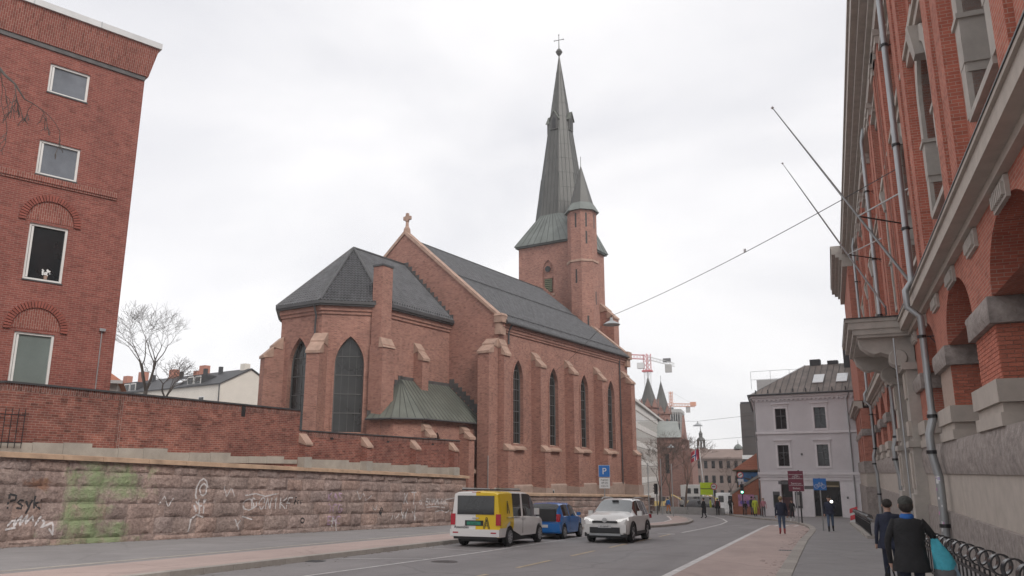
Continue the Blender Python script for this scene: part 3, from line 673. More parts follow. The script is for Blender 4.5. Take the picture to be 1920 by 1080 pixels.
def letters(s, y, z, h, w=None, slant=0.0):
    """simple stroke lettering: returns polylines"""
    w = w or h * 0.6; G = {
        'P': [[(0, 0), (0, 1)], [(0, 1), (.8, .9), (.8, .6), (0, .5)]], 's': [[(.8, .55), (.3, .6), (.1, .42), (.7, .22), (.6, 0), (0, .05)]],
        'y': [[(0, .55), (.4, .1)], [(.85, .6), (.1, -.35)]], 'k': [[(0, 0), (0, .9)], [(.8, .6), (.05, .3), (.9, -.05)]],
        'K': [[(0, 0), (0, 1)], [(.8, 1), (.05, .5), (.9, 0)]], 'A': [[(0, 0), (.4, 1), (.8, 0)], [(.15, .4), (.65, .4)]], 'S': [[(.8, .9), (.3, 1), (.05, .75), (.7, .4), (.6, .05), (0, 0)]],
        'T': [[(0, 1), (.9, 1)], [(.45, 1), (.45, 0)]], 'O': [arc(.4, .5, .4, .5, 0, 360, 10)], 'G': [arc(.45, .5, .45, .5, 50, 330, 9) + [(.85, .45), (.5, .45)]],
        'E': [[(.8, 1), (0, 1), (0, 0), (.8, 0)], [(0, .5), (.6, .5)]], 'C': [arc(.45, .5, .45, .5, 50, 310, 9)], 'N': [[(0, 0), (0, 1), (.7, 0), (.7, 1)]], 'F': [[(0, 0), (0, 1), (.75, 1)], [(0, .5), (.5, .5)]],
        'r': [[(0, 0), (0, .6)], [(0, .4), (.5, .62)]], 'W': [[(0, 1), (.2, 0), (.4, .7), (.6, 0), (.85, 1)]], '1': [[(.4, 0), (.4, 1), (.1, .75)]], 'U': [[(0, 1), (0, .2), (.4, 0), (.75, .2), (.75, 1)]],
        'M': [[(0, 0), (.1, 1), (.4, .3), (.7, 1), (.85, 0)]], 'B': [[(0, 0), (0, 1), (.6, .9), (.6, .6), (0, .5), (.75, .35), (.7, .05), (0, 0)]], 'D': [[(0, 0), (0, 1), (.7, .7), (.7, .3), (0, 0)]], 'i': [[(.2, 0), (.2, .6)]], ' ': []}
    out = []
    for i, ch in enumerate(s):
        for st in G[ch]: out.append([(y + i * w * 1.12 + p[0] * w + slant * p[1], z + p[1] * h) for p in st])
    return out
spray(letters('Psyk', -0.02, 1.22, 0.42, 0.24), 'spray_black', 0.06, 'black sprayed word Psyk')
spray([[(0.05, .72), (.28, .95), (.24, .7), (.45, 1.02), (.42, .72), (.62, 1.04), (.6, .78), (.78, 1.0), (.9, .72), (1.05, .98), (1.2, .8), (1.1, .66), (1.45, .8), (1.5, .5)], [(0.0, .62), (.3, .68)], [(1.35, .62), (1.52, .42)]], 'spray_white', 0.06, 'white scrawl below the black word')
spray([arc(7.15, 1.75, .28, .5, 20, 330, 9), arc(7.2, 1.85, .16, .22, 0, 360, 8), [(7.05, 1.5), (7.1, .95)], [(7.3, 1.5), (7.28, .9)], [(6.85, 1.3), (6.95, 1.05)], [(6.7, .35), (6.75, .75), (7.0, .95), (7.35, .85)]], 'spray_white', 0.06, 'white face-like doodle with drips')
spray(letters('DON1KF', 9.7, 1.12, 0.45, 0.36, 0.05) + [[(9.3, 1.65), (9.9, 1.72), (10.4, 1.62), (11.2, 1.75)], arc(9.55, 1.3, .28, .22, 0, 360), [(9.0, .5), (9.3, .85), (9.8, .72)], [(8.9, .75), (9.15, .35)]], 'spray_white', 0.05, 'white wild letters')
spray(letters('Frr', 12.2, 1.3, 0.28, 0.17), 'spray_black', 0.05, 'small black tag')
spray(letters('KAS', 14.35, 1.45, 0.34, 0.3), 'spray_lilac', 0.05, 'lilac letters KAS'); spray(letters('TCG', 14.4, 0.93, 0.36, 0.3), 'spray_lilac', 0.05, 'lilac letters TCG')
spray(letters('ETC', 14.4, 0.42, 0.34, 0.28), 'spray_lilac', 0.05); spray([[(14.75, .3), (14.72, .72), (15.0, .5), (15.05, .1)], [(14.6, .55), (15.05, .6)]], 'spray_white', 0.05)
spray(letters('K', 20.3, 1.28, 0.55, 0.4) + letters('T', 20.95, 1.25, 0.62, 0.5) + letters('W', 20.1, .55, .5, .6) + [[(21.3, 1.2), (21.35, .45)], [(21.1, .9), (21.4, .55)]], 'spray_white', 0.055, 'white letters KT')
spray(letters('o'.upper(), 21.75, 1.25, 0.22, 0.22) + letters('BUMMUUK', 22.35, 1.22, 0.34, 0.28, 0.04) + [[(22.4, 1.1), (23.2, 1.14), (24.2, 1.08)], [(23.3, .85), (23.9, .95), (24.4, .8), (25.0, 1.0)], [(24.3, 1.5), (25.4, 1.62)], [(24.9, 1.0), (24.85, .7)]], 'spray_white', 0.045, 'white bubble scrawl near the van')
spray([arc(18.35, .95, .1, .16, 0, 360), [(18.3, 1.1), (18.4, .7)], [(18.25, .85), (18.45, .9)]], 'spray_black', 0.05)
spray([arc(12.75, .62, .12, .1, 0, 360)], 'spray_black', 0.06)
spray([[(16.4, 1.9), (16.6, 1.5), (16.9, 1.8), (17.1, 1.45), (17.5, 1.7)], [(17.6, 1.2), (17.9, 1.0), (18.0, 1.25)], [(5.3, 1.3), (5.5, 1.6), (5.7, 1.25), (5.9, 1.55)], [(8.2, 2.0), (8.35, 1.6), (8.6, 1.95), (8.75, 1.62)], [(19.2, .5), (19.4, .85), (19.6, .55), (19.9, .8)]], 'spray_white', 0.035, 'faint white scribbles')
# ---- brick garden wall standing on the granite wall (level top, so it does not follow the slope)
GW = thing('garden_wall', 'weathered red brick garden wall with dark coping on top of the granite wall', 'brick wall', (-22.57, 17.65, 0), 7.0)
F0 = Face((-0.28, 0, 0), (0, 1, 0), (1, 0, 0))
mb = MB(); mb.box(-0.60, -0.28, -0.35, 12.6, 1.80, 4.18); mb.box(-0.60, -0.28, 12.6, 26.3, 1.70, 3.32); mb.build('brickwork', 'brick_garden', GW)
mb = MB(); mb.box(-2.4, -0.62, -0.35, -0.03, 2.4, 4.18); mb.build('brickwork', 'brick_garden', GW)
mb = MB(); mb.box(-0.605, -0.272, -0.352, 12.602, 4.18, 4.40); mb.box(-0.605, -0.272, 12.604, 26.3, 3.32, 3.52); mb.build('soldier_course', 'brick_garden_upright', GW)
mb = MB(); mb.box(-0.66, -0.22, -0.42, 12.64, 4.40, 4.46); mb.box(-2.5, -0.66, -0.42, 0.05, 4.40, 4.455); mb.build('coping', 'lead', GW)
mb = MB(); mb.box(-0.66, -0.23, 12.65, 26.3, 3.52, 3.575); mb.build('coping', 'lead', GW)
mb = MB()
for i in range(13):
    a, b_ = -0.3 + i * 1.0, -0.3 + (i + 1) * 1.0
    if b_ > 12.55: b_ = 12.55
    mb.box(-0.62, -0.24 + 0.01 * (i % 3), a + .004, b_ - .004, 2.1, 2.62 - 0.03 * a + 0.05 * ((i * 7) % 3))
for i in range(4):
    a, b_ = 12.7 + i * 3.4, 12.7 + (i + 1) * 3.4
    mb.box(-0.62, -0.25, a + .004, min(b_, 26.3) - .004, 1.4, 2.55 - 0.0298 * a + 0.13)
mb.build('concrete_footing', 'concrete', GW)
for y in (12.62, 17.0, 21.2, 25.1):
    zt = 3.45
    m = MB(); m.box(-0.28, 0.10, y, y + 0.42, 2.35 - 0.0298 * y, zt - 0.42); bt = m.build('buttress', 'brick_garden', GW)
    m = MB(); m.ext([(-0.30, y - 0.03, zt), (0.15, y - 0.03, zt - 0.48), (0.15, y - 0.03, zt - 0.56), (-0.30, y - 0.03, zt - 0.42)], (0, 0.48, 0)); m.build('cap', 'sandstone', bt)
    m = MB(); m.box(-0.28, 0.13, y - 0.02, y + 0.44, 2.3 - 0.0298 * y, 2.55 - 0.0298 * y + 0.22); m.build('foot', 'concrete', bt)
mb = MB(); mb.box(-0.34, -0.262, 9.15, 9.35, 3.95, 4.38); mb.build('slot', 'car_black', GW)
mb = MB(); mb.box(-0.34, -0.262, 14.7, 14.9, 3.22, 3.3); mb.box(-0.34, -0.262, 19.1, 19.3, 3.22, 3.3); mb.box(-0.34, -0.262, 23.3, 23.5, 3.22, 3.3); mb.build('vent', 'car_black', GW)
mb = MB(); mb.box(-0.30, -0.255, 3.55, 3.72, 2.5, 4.18); mb.build('pilaster_strip', 'brick_garden_upright', GW)
# iron gate at the left end
GT = thing('iron_gate', 'black iron railing gate at the left end of the brick garden wall', 'gate', (-22.57, 17.65, 2.45), 7.0)
for i in range(9):
    m = MB(); yy = 0.25 - i * 0.2; m.tube([(-0.1, yy, 0), (-0.1, yy, 1.15), (-0.1, yy, 1.22)], [0.012, 0.012, 0.002], 5); m.build('bar', 'iron_black', GT)
for z in (0.15, 0.98): m = MB(); m.box(-0.115, -0.085, -1.4, 0.27, z, z + 0.03); m.build('rail', 'iron_black', GT)
m = MB(); m.box(-0.42, -0.34, -1.6, -0.3, 0.0, 0.95); tag(m.build('bin', 'iron_black'), 'dark waste bin standing behind the iron railing', 'bin'); bpy.context.scene.objects['bin'].parent = None
bo = bpy.context.scene.objects['bin']; bo.matrix_world = Matrix.Translation((-22.57, 17.65, 2.45)) @ Matrix.Rotation(-R(7), 4, 'Z')
# ------------------------------------------------------------------ the brick church
CHU = thing('church', 'red brick gothic church with black tiled roofs, polygonal apse and tall copper spire', 'church', (-23.57, 60.0, 0), 11.7)
XR = -10.25
FS = Face((0, 0, 0), (0, 1, 0), (1, 0, 0))            # nave south wall
WC = [2.95, 9.05, 15.1, 21.1]
ops = [(c, 1.62, 4.0, 9.3, 1.65, 'point') for c in WC]
mb = MB(); wall(mb, FS, 0, 25.0, -3, 13.75, ops, 0.42)
mb.build('nave_wall', 'brick_church', CHU)
FN = Face((-20.5, 0, 0), (0, 1, 0), (-1, 0, 0)); mb = MB(); wall(mb, FN, 0, 25.0, -3, 13.75); mb.build('nave_wall', 'brick_church', CHU)
def church_window(F, op, bars, dep=0.36, cames=True):
    pn = pane(F, op, -dep).build('window', 'glass_church', CHU)
    c, w, zb, zs, rise, k = op
    for z in bars: m = MB(); fbox(m, F, c - w / 2, c + w / 2, z - 0.03, z + 0.03, -dep, -dep + 0.05); m.build('glazing_bar', 'lead_came', pn)
    m = MB(); fbox(m, F, c - 0.012, c + 0.012, zb, zs + rise * 0.97, -dep, -dep + 0.025); m.build('mullion', 'lead_came', pn)
    for s in (-1, 1): m = MB(); fbox(m, F, c + s * w / 4 - 0.01, c + s * w / 4 + 0.01, zb, zs + rise * 0.6, -dep, -dep + 0.02); m.build('mullion', 'lead_came', pn)
    m = MB(); band(m, F, op, 0.14, 0.0, 0.07); m.build('brick_arch', 'brick_church', pn)
    m = MB(); band(m, F, (c, w - 0.16, zb, zs, rise - 0.08, k), 0.08, -dep, -dep + 0.1); m.build('window_frame', 'lead_came', pn)
    return pn
for op in ops:
    pn = church_window(FS, op, [4.9, 5.8, 6.7, 7.6, 8.5, 9.4, 10.1])
    m = MB(); c = op[0]; m.ext([(-0.4, c - 0.95, 4.12), (0.32, c - 0.95, 3.66), (0.32, c - 0.95, 3.52), (-0.4, c - 0.95, 3.52)], (0, 1.9, 0)); m.build('sill', 'sandstone', pn)
def buttress(o, out, side, w, pr_lo, pr_hi, z_set, z_cap, ztop, low=-3.0, name='buttress', plinth=True):
    """stepped buttress: o foot point on the wall, out = outward unit, side = unit along the wall"""
    o, out, side = Vector(o), Vector(out), Vector(side)
    P = lambda a, d, z: o + side * a + out * d + Vector((0, 0, z))
    def blk(m, a0, a1, d0, d1, z0, z1, z1b=None):
        z1b = z1 if z1b is None else z1b
        m.hexa([P(a0, d0, z0), P(a1, d0, z0), P(a1, d1, z0), P(a0, d1, z0)], [P(a0, d0, z1), P(a1, d0, z1), P(a1, d1, z1b), P(a0, d1, z1b)])
    h = w / 2
    m = MB()
    if z_set: blk(m, -h, h, -0.2, pr_lo, low, z_set)
    blk(m, -h, h, -0.2, pr_hi, z_set or low, ztop - 0.3, z_cap - 0.12)
    bt = m.build(name, 'brick_church', CHU)
    m = MB(); k = 0.05                                # two-slope sandstone cap
    dm = pr_hi * 0.5; zm = (ztop + z_cap) / 2 + 0.08
    for (d0, z0), (d1, z1) in (((-0.05, ztop), (dm, zm)), ((dm, zm - 0.14), (pr_hi + 0.1, z_cap - 0.02))):
        m.hexa([P(-h - k, d0, z_cap - 0.1 if d0 > 0 else zm - .35), P(h + k, d0, z_cap - 0.1 if d0 > 0 else zm - .35), P(h + k, d1, z1 - 0.2), P(-h - k, d1, z1 - 0.2)],
               [P(-h - k, d0, z0), P(h + k, d0, z0), P(h + k, d1, z1), P(-h - k, d1, z1)])
    m.build('cap', 'sandstone', bt)
    if z_set:
        m = MB(); m.hexa([P(-h - k, pr_hi - 0.02, z_set - 0.12), P(h + k, pr_hi - 0.02, z_set - 0.12), P(h + k, pr_lo + 0.08, z_set - 0.14), P(-h - k, pr_lo + 0.08, z_set - 0.14)],
                         [P(-h - k, pr_hi - 0.02, z_set + 0.42), P(h + k, pr_hi - 0.02, z_set + 0.42), P(h + k, pr_lo + 0.08, z_set), P(-h - k, pr_lo + 0.08, z_set)])
        m.build('set_off', 'sandstone', bt)
    if plinth:
        m = MB(); blk(m, -h - 0.1, h + 0.1, -0.1, (pr_lo if z_set else pr_hi) + 0.1, low, 0.55, 0.45); m.build('plinth', 'plinth_stone', bt)
    return bt
for c in (5.62, 11.65, 17.69): buttress((0, c, 0), (1, 0, 0), (0, 1, 0), 0.9, 1.35, 0.95, 3.55, 10.75, 12.0)
buttress((0, 0.45, 0), (1, 0, 0), (0, 1, 0), 0.9, 0.95, 0.55, 3.55, 11.2, 12.5)
buttress((-0.6, 0, 0), (0, -1, 0), (1, 0, 0), 1.1, 1.3, 1.3, None, 11.3, 12.5)
buttress((0, 24.2, 0), (1, 0, 0), (0, 1, 0), 1.0, 1.6, 1.15, 3.55, 11.0, 12.3)
mb = MB(); mb.box(0, 0.14, 0, 25, -3, 0.62); mb.hexa([(0, 0, .62), (.14, 0, .62), (.14, 25, .62), (0, 25, .62)], [(0, 0, .74), (.02, 0, .74), (.02, 25, .74), (0, 25, .74)]); mb.build('plinth', 'plinth_stone', CHU)
mb = MB(); mb.box(0.12, 0.22, 7.4, 8.7, -0.35, 0.25); v = mb.build('vent_box', 'zinc_pale', CHU)
mb = MB(); mb.box(0.215, 0.23, 7.5, 8.05, -0.28, 0.18); mb.box(0.215, 0.23, 8.15, 8.6, -0.28, 0.18); mb.build('grille', 'car_black', v)
mb = MB(); mb.box(0.0, 0.10, 0.3, 24.7, 13.0, 13.2); mb.box(0, 0.18, 0.3, 24.7, 13.2, 13.45); mb.box(0, 0.28, 0.3, 24.7, 13.45, 13.74); mb.build('eaves_cornice', 'brick_church', CHU)
mb = MB(); mb.tube([(0.5, 0.5, 13.8), (0.5, 24.9, 13.8)], 0.11, 8); mb.build('gutter', 'lead', CHU)
# nave roof
sl = (22.6 - 13.9) / (10.25 + 0.45)
mb = MB(); tiles(mb, (0.45, 0.45, 13.9), (0.45, 24.75, 13.9), (XR, 24.75, 22.6), (XR, 0.45, 22.6)); nr = stuff(mb.build('roof_tiles', 'tile_black', CHU))
mb = MB(); mb.add([(0.4, 0.4, 13.82), (0.4, 24.8, 13.82), (XR, 24.8, 22.5), (XR, 0.4, 22.5), (-20.9, 0.4, 13.82), (-20.9, 24.8, 13.82)], [(0, 1, 2, 3), (3, 2, 5, 4)]); mb.build('roof_deck', 'tile_edge', CHU)
mb = MB(); mb.tube([(XR, 0.4, 22.62), (XR, 25.2, 22.62)], 0.14, 8); mb.build('ridge_tiles', 'tile_edge', CHU)
for frac, r_ in ((0.53, 0.035), (0.06, 0.03)):        # snow guards
    mb = MB(); x = 0.45 + (XR - 0.45) * frac; z = 13.9 + (22.6 - 13.9) * frac + 0.22
    mb.tube([(x, 0.6, z), (x, 24.6, z)], r_, 5); mb.tube([(x, 0.6, z - 0.12), (x, 24.6, z - 0.12)], r_ * .7, 5)
    for i in range(28): mb.box(x - 0.02, x + 0.02, 0.7 + i * 0.87, 0.75 + i * 0.87, z - 0.26, z + 0.04)
    mb.build('snow_guard', 'lead', CHU)
# east gable wall with stone coping, kneelers and finial
FG = Face((0, 0, 0), (-1, 0, 0), (0, -1, 0))
gt = lambda a: 14.1 + (23.0 - 14.1) * (1 - abs(a - 10.25) / 10.25)
mb = MB(); mb.add([(0, 0, -3), (-20.5, 0, -3), (-20.5, 0, 14.1), (XR, 0, 23.0), (0, 0, 14.1)], [(0, 1, 2, 3, 4)])
mb.add([(0, .5, 13), (-20.5, .5, 13), (-20.5, .5, 14.1), (XR, .5, 23.0), (0, .5, 14.1)], [(0, 1, 2, 3, 4)]); mb.build('gable_wall', 'brick_church', CHU)
for s in (0, 1):
    m = MB(); xa, xb = (0.25, XR) if s == 0 else (-20.75, XR)
    m.hexa([(xa, -0.12, 13.95), (xb, -0.12, 22.95), (xb, 0.62, 22.95), (xa, 0.62, 13.95)], [(xa, -0.12, 14.25), (xb, -0.12, 23.3), (xb, 0.62, 23.3), (xa, 0.62, 14.25)]); m.build('gable_coping', 'sandstone', CHU)
m = MB(); m.box(-0.35, 0.42, -0.16, 0.66, 13.75, 14.3); m.hexa([(-.4, -.2, 14.3), (.46, -.2, 14.3), (.46, .7, 14.3), (-.4, .7, 14.3)], [(-.3, -.1, 14.55), (.36, -.1, 14.5), (.36, .6, 14.5), (-.3, .6, 14.55)]); m.build('kneeler', 'sandstone', CHU)
m = MB(); m.box(-0.3, 0.3, -0.14, 0.64, 12.75, 13.25); m.box(-.25, .22, -.08, .6, 13.25, 13.75); m.build('kneeler_corbel', 'sandstone', CHU)
fy = 0.25
m = MB(); m.lathe([(0.34, 23.0), (0.30, 23.5), (0.16, 23.75), (0.13, 24.15), (0.2, 24.25)], 8, (XR, fy, 0)); fin = m.build('finial', 'sandstone', CHU)
m = MB(); m.ext([(XR + a, fy - 0.1, 24.55 + b) for a, b in ((0, -.42), (.16, -.2), (.42, -.16), (.42, .16), (.16, .2), (.12, .48), (-.12, .48), (-.16, .2), (-.42, .16), (-.42, -.16), (-.16, -.2))], (0, 0.2, 0)); m.build('cross', 'sandstone', fin)
# west gable (only the part beside the tower shows)
mb = MB(); mb.add([(0, 25, -3), (-20.5, 25, -3), (-20.5, 25, 14.1), (XR, 25, 23.0), (0, 25, 14.1)], [(0, 1, 2, 3, 4)])
mb.add([(0, 25.5, -3), (-20.5, 25.5, -3), (-20.5, 25.5, 14.1), (XR, 25.5, 23.0), (0, 25.5, 14.1)], [(0, 1, 2, 3, 4)]); mb.box(-0.5, 0.0, 25.001, 25.499, -3, 14.0); mb.build('gable_wall', 'brick_church', CHU)
m = MB(); m.hexa([(0.25, 24.8, 13.95), (-5, 24.8, 18.3), (-5, 25.6, 18.3), (0.25, 25.6, 13.95)], [(0.25, 24.8, 14.3), (-5, 24.8, 18.66), (-5, 25.6, 18.66), (0.25, 25.6, 14.3)]); m.build('gable_coping', 'sandstone', CHU)
m = MB(); m.box(-0.3, 0.5, 24.7, 25.7, 13.6, 14.4); m.box(-.2, .35, 24.8, 25.6, 12.8, 13.6); m.build('kneeler', 'sandstone', CHU)
# ---- chancel and apse
VX = [(-5, -8.8), (-8.08, -11.85), (-12.42, -11.85), (-15.5, -8.8)]
def side_face(a, b):
    e = Vector((b[0] - a[0], b[1] - a[1], 0)); n = Vector((e.y, -e.x, 0)); c = Vector(((a[0] + b[0]) / 2 - XR, (a[1] + b[1]) / 2 + 6.6, 0))
    if n.dot(c) < 0: n = -n
    return Face((a[0], a[1], 0), e, n), e.length
mb = MB(); wall(mb, Face((-5, 0, 0), (0, -1, 0), (1, 0, 0)), 0, 8.8, -3, 14.2); wall(mb, Face((-15.5, 0, 0), (0, -1, 0), (-1, 0, 0)), 0, 8.8, -3, 14.2)
apse = []
for a, b in zip(VX, VX[1:]):
    F, L = side_face(a, b); op = (L / 2, 2.15, 4.6, 9.5, 2.2, 'point'); wall(mb, F, 0, L, -3, 14.2, [op], 0.45); apse.append((F, op, L))
mb.build('apse_wall', 'brick_church', CHU)
for F, op, L in apse: church_window(F, op, [6.0, 7.4, 8.8, 10.2], 0.38)
for (vx, vy) in VX[1:3]:
    d = Vector((vx - XR, vy + 6.6, 0)).normalized(); buttress((vx, vy, 0), d, Vector((-d.y, d.x, 0)), 1.0, 1.3, 1.3, None, 10.4, 11.9)
def eaves(pts, mat, z0, z1, d0, d1, name):
    mb = MB(); c = Vector((XR, -6.6, 0))
    P = [Vector((p[0], p[1], 0)) for p in pts]; ns = []
    for a, b in zip(P, P[1:]):
        n = Vector(((b - a).y, -(b - a).x, 0)).normalized(); mid = (a + b) / 2 - c
        ns.append(-n if n.dot(mid) < 0 else n)
    def off(i, d):
        if i == 0: return P[0] + ns[0] * d
        if i == len(P) - 1: return P[-1] + ns[-1] * d
        n1, n2 = ns[i - 1], ns[i]; k = 1 + n1.dot(n2); return P[i] + (n1 + n2) * d / k
    for i in range(len(P) - 1):
        a0, a1, b0, b1 = off(i, d0), off(i, d1), off(i + 1, d0), off(i + 1, d1)
        up = lambda v, z: (v.x, v.y, z)
        mb.hexa([up(a0, z0), up(a1, z0), up(b1, z0), up(b0, z0)], [up(a0, z1), up(a1, z1), up(b1, z1), up(b0, z1)])
    return mb.build(name, mat, CHU), off
EV = [(-5, -0.02)] + VX + [(-15.5, -0.02)]
eaves(EV, 'brick_church', 13.35, 13.6, -0.05, 0.10, 'eaves_cornice'); eaves(EV, 'brick_church', 13.6, 13.95, -0.05, 0.2, 'eaves_cornice')
_, off = eaves(EV, 'lead', 14.08, 14.3, 0.28, 0.52, 'gutter')
eaves(EV, 'tile_edge', 13.95, 14.08, -0.05, 0.42, 'soffit')
E5 = [off(i, 0.45) for i in range(6)]; AP = (XR, -6.6, 20.0); zE = 14.32
t3 = lambda v: (v.x, v.y, zE)
mb = MB(); tiles(mb, t3(E5[1]), t3(E5[0]), (XR, -0.02, 20.0), AP)
for i in (1, 2, 3): tiles(mb, t3(E5[i + 1]), t3(E5[i]), AP, AP)
stuff(mb.build('roof_tiles', 'tile_black', CHU))
mb = MB(); mb.add([(*E5[i][:2], zE - 0.07) for i in range(6)] + [(XR, -0.02, 19.9), (XR, -6.6, 19.9)], [(0, 1, 7, 6), (1, 2, 7), (2, 3, 7), (3, 4, 7), (4, 5, 6, 7)]); mb.build('roof_deck', 'tile_edge', CHU)
mb = MB()
for i in (1, 2, 3, 4): mb.tube([t3(E5[i] ), (AP[0], AP[1], AP[2] + 0.05)], 0.12, 6)
mb.tube([(AP[0], AP[1], AP[2] + 0.06), (XR, 0, 20.06)], 0.13, 6); mb.build('ridge_tiles', 'tile_edge', CHU)
mb = MB()
for i in range(13):                                   # stepped lead flashing against the gable
    f = i / 13.0; x = -4.7 + (XR + 4.7) * f; z = 14.25 + 5.8 * f
    mb.box(x - 0.44, x + 0.08, -0.04, -0.005, z - 0.1, z + 0.62)
mb.build('step_flashing', 'flashing', CHU)
mb = MB()
for i in range(26): mb.box(-4.62 - 0.0, -4.55, -0.5 - i * 0.3, -0.46 - i * 0.3, 14.45, 14.62)
mb.build('snow_hooks', 'lead', CHU)
# chimney pier on the apse corner
m = MB(); m.box(-5.3, -4.0, -9.55, -8.2, -3, 11.0); m.box(-5.3, -4.35, -9.45, -8.3, 11.0, 17.1); pier = m.build('chimney_pier', 'brick_church', CHU)
m = MB(); m.hexa([(-4.4, -9.6, 10.8), (-3.92, -9.6, 10.8), (-3.92, -8.15, 10.8), (-4.4, -8.15, 10.8)], [(-4.4, -9.5, 11.6), (-4.3, -9.5, 11.55), (-4.3, -8.25, 11.55), (-4.4, -8.25, 11.6)]); m.build('cap', 'sandstone', pier)
m = MB(); m.box(-5.36, -4.29, -9.51, -8.24, 17.1, 17.25); m.build('pier_top', 'lead', pier)
buttress((-5, -4.3, 0), (1, 0, 0), (0, 1, 0), 0.8, 0.9, 0.9, None, 10.55, 11.9, low=6.0, plinth=False)
mb = MB()
for (q, z) in (((-8.7, -12.35), 14.0), ):
    mb.tube([(-8.55, -12.3, 14.05), (-8.5, -12.05, 13.2), (-8.62, -11.98, 12.6), (-8.62, -11.98, 10.6)], 0.075, 7)
mb.build('downpipe', 'lead', CHU)
mb = MB(); mb.tube([(0.5, 1.35, 13.75), (0.14, 1.35, 13.2), (0.14, 1.35, 12.1)], 0.07, 7); mb.build('downpipe', 'lead', CHU); mb = MB(); mb.tube([(0.16, 23.2, 13.6), (0.16, 23.2, 0.6)], 0.07, 7); mb.build('downpipe', 'lead', CHU)
m = MB(); m.tube([(-0.05, -1.36, 0.2), (-0.05, -1.36, 3.0)], 0.035, 6); m.build('standpipe', 'zinc', CHU)
# ---- vestry with copper lean-to roof
VS = [(-1.65, 0), (-1.65, -7.7), (-3.0, -9.25), (-5.0, -9.6)]
mb = MB(); opv = (1.35, 0.85, 2.2, 3.7, 0.95, 'point')
FVs = Face((-1.65, 0, 0), (0, -1, 0), (1, 0, 0)); wall(mb, FVs, 0, 7.7, -3, 5.5, [opv, (5.9, 0.85, 2.2, 3.7, 0.95, 'point')], 0.35)
for a, b in zip(VS[1:], VS[2:]):
    F, L = side_face(a, b); wall(mb, F, 0, L, -3, 5.5)
mb.build('vestry_wall', 'brick_church', CHU)
church_window(FVs, opv, [2.7, 3.2, 3.7], 0.28); church_window(FVs, (5.9, 0.85, 2.2, 3.7, 0.95, 'point'), [2.7, 3.2, 3.7], 0.28)
m = MB(); m.ext([(-1.9, -2.0, 2.3), (-1.25, -2.0, 1.85), (-1.25, -2.0, 1.65), (-1.9, -2.0, 1.65)], (0, 1.35, 0)); m.build('sill', 'sandstone', CHU)
buttress((-1.65, -2.6, 0), (1, 0, 0), (0, 1, 0), 0.75, 0.9, 0.9, None, 4.4, 5.3, plinth=False)
buttress((-1.65, -7.3, 0), (1, 0, 0), (0, 1, 0), 0.75, 0.7, 0.7, None, 4.4, 5.3, plinth=False)
EVs = [(-1.25, 0.0, 5.5), (-1.25, -7.9, 5.5), (-2.85, -9.7, 5.5), (-5.0, -10.05, 5.5)]; RT = [(-5.0, 0.0, 8.75), (-5.0, -6.2, 8.75)]
def sheets(poly_e0, poly_e1, r0, r1, n, parent, mat='copper_green', seam='copper_seam', name='roof_sheet'):
    """standing-seam sheets: each sheet its own piece, with a raised seam"""
    a, b, c, d = map(Vector, (poly_e0, poly_e1, r1, r0)); nn = (b - a).cross(d - a)
    if nn.length < 1e-6: nn = (b - a).cross(c - a)
    nn.normalize(); nn = nn if nn.z > 0 else -nn
    for i in range(n):
        t0, t1 = i / n, (i + 1) / n
        p, q, r_, s = a.lerp(b, t0), a.lerp(b, t1), d.lerp(c, t1), d.lerp(c, t0)
        m = MB()
        if (r_ - s).length < 1e-4: m.ext([p, q, r_], -nn * 0.03)
        else: m.ext([p, q, r_, s], -nn * 0.03)
        sh = m.build(name, mat, parent)
        m = MB(); m.tube([p + nn * 0.015, s + nn * 0.015], 0.022, 4); m.build('seam', seam, sh)
VR = MB().ext([EVs[0], EVs[1], RT[1], RT[0]], (0, 0, -0.05)).build('vestry_roof', 'copper_green', CHU)
lp_ = lambda a, b, t: tuple(Vector(a).lerp(Vector(b), t))
up = lambda p: (p[0], p[1], p[2] + 0.04)
sheets(up(EVs[0]), up(EVs[1]), up(RT[0]), up(RT[1]), 16, VR)
sheets(up(EVs[1]), up(EVs[2]), up(RT[1]), up(RT[1]), 4, VR); sheets(up(EVs[2]), up(EVs[3]), up(RT[1]), up(RT[1]), 4, VR)
mb = MB()
for a, b in zip(EVs, EVs[1:]): mb.tube([a, b], 0.07, 6)
mb.build('gutter', 'lead', VR)
mb = MB()
for i in range(10): mb.box(-1.2 - 0.41 * i, -0.72 - 0.41 * i, -0.05, -0.006, 5.35 + 0.36 * i, 6.1 + 0.36 * i)
for i in range(9): mb.box(-4.995, -4.95, -9.9 + i * 0.42, -9.4 + i * 0.42, 5.45 + 0.36 * i, 6.15 + 0.36 * i)
mb.box(-4.995, -4.95, -6.3, 0, 8.7, 9.0); mb.build('step_flashing', 'flashing', CHU)
# ---- tower
TX0, TX1, TY0, TY1 = -13.8, -6.4, 25.55, 33.9; TC = ((TX0 + TX1) / 2, (TY0 + TY1) / 2)
FT = Face((TX1, TY0, 0), (-1, 0, 0), (0, -1, 0))
opt = (3.35, 1.05, 22.3, 24.3, 0.5, 'round'); mb = MB(); wall(mb, FT, 0, TX1 - TX0, 10, 28.4, [(3.35, 1.5, 22.1, 24.9, 1.35, 'point')], 0.16)
wall(mb, Face((TX1, TY0, 0), (0, 1, 0), (1, 0, 0)), 0, TY1 - TY0, -4, 28.4); wall(mb, Face((TX0, TY0, 0), (0, 1, 0), (-1, 0, 0)), 0, TY1 - TY0, -4, 28.4); wall(mb, Face((TX0, TY1, 0), (1, 0, 0), (0, 1, 0)), 0, TX1 - TX0, -4, 28.4)
mb.build('tower_wall', 'brick_church', CHU)
pn = pane(FT, (3.35, 1.5, 22.1, 24.9, 1.35, 'point'), -0.16).build('belfry_window', 'brick_church', CHU)
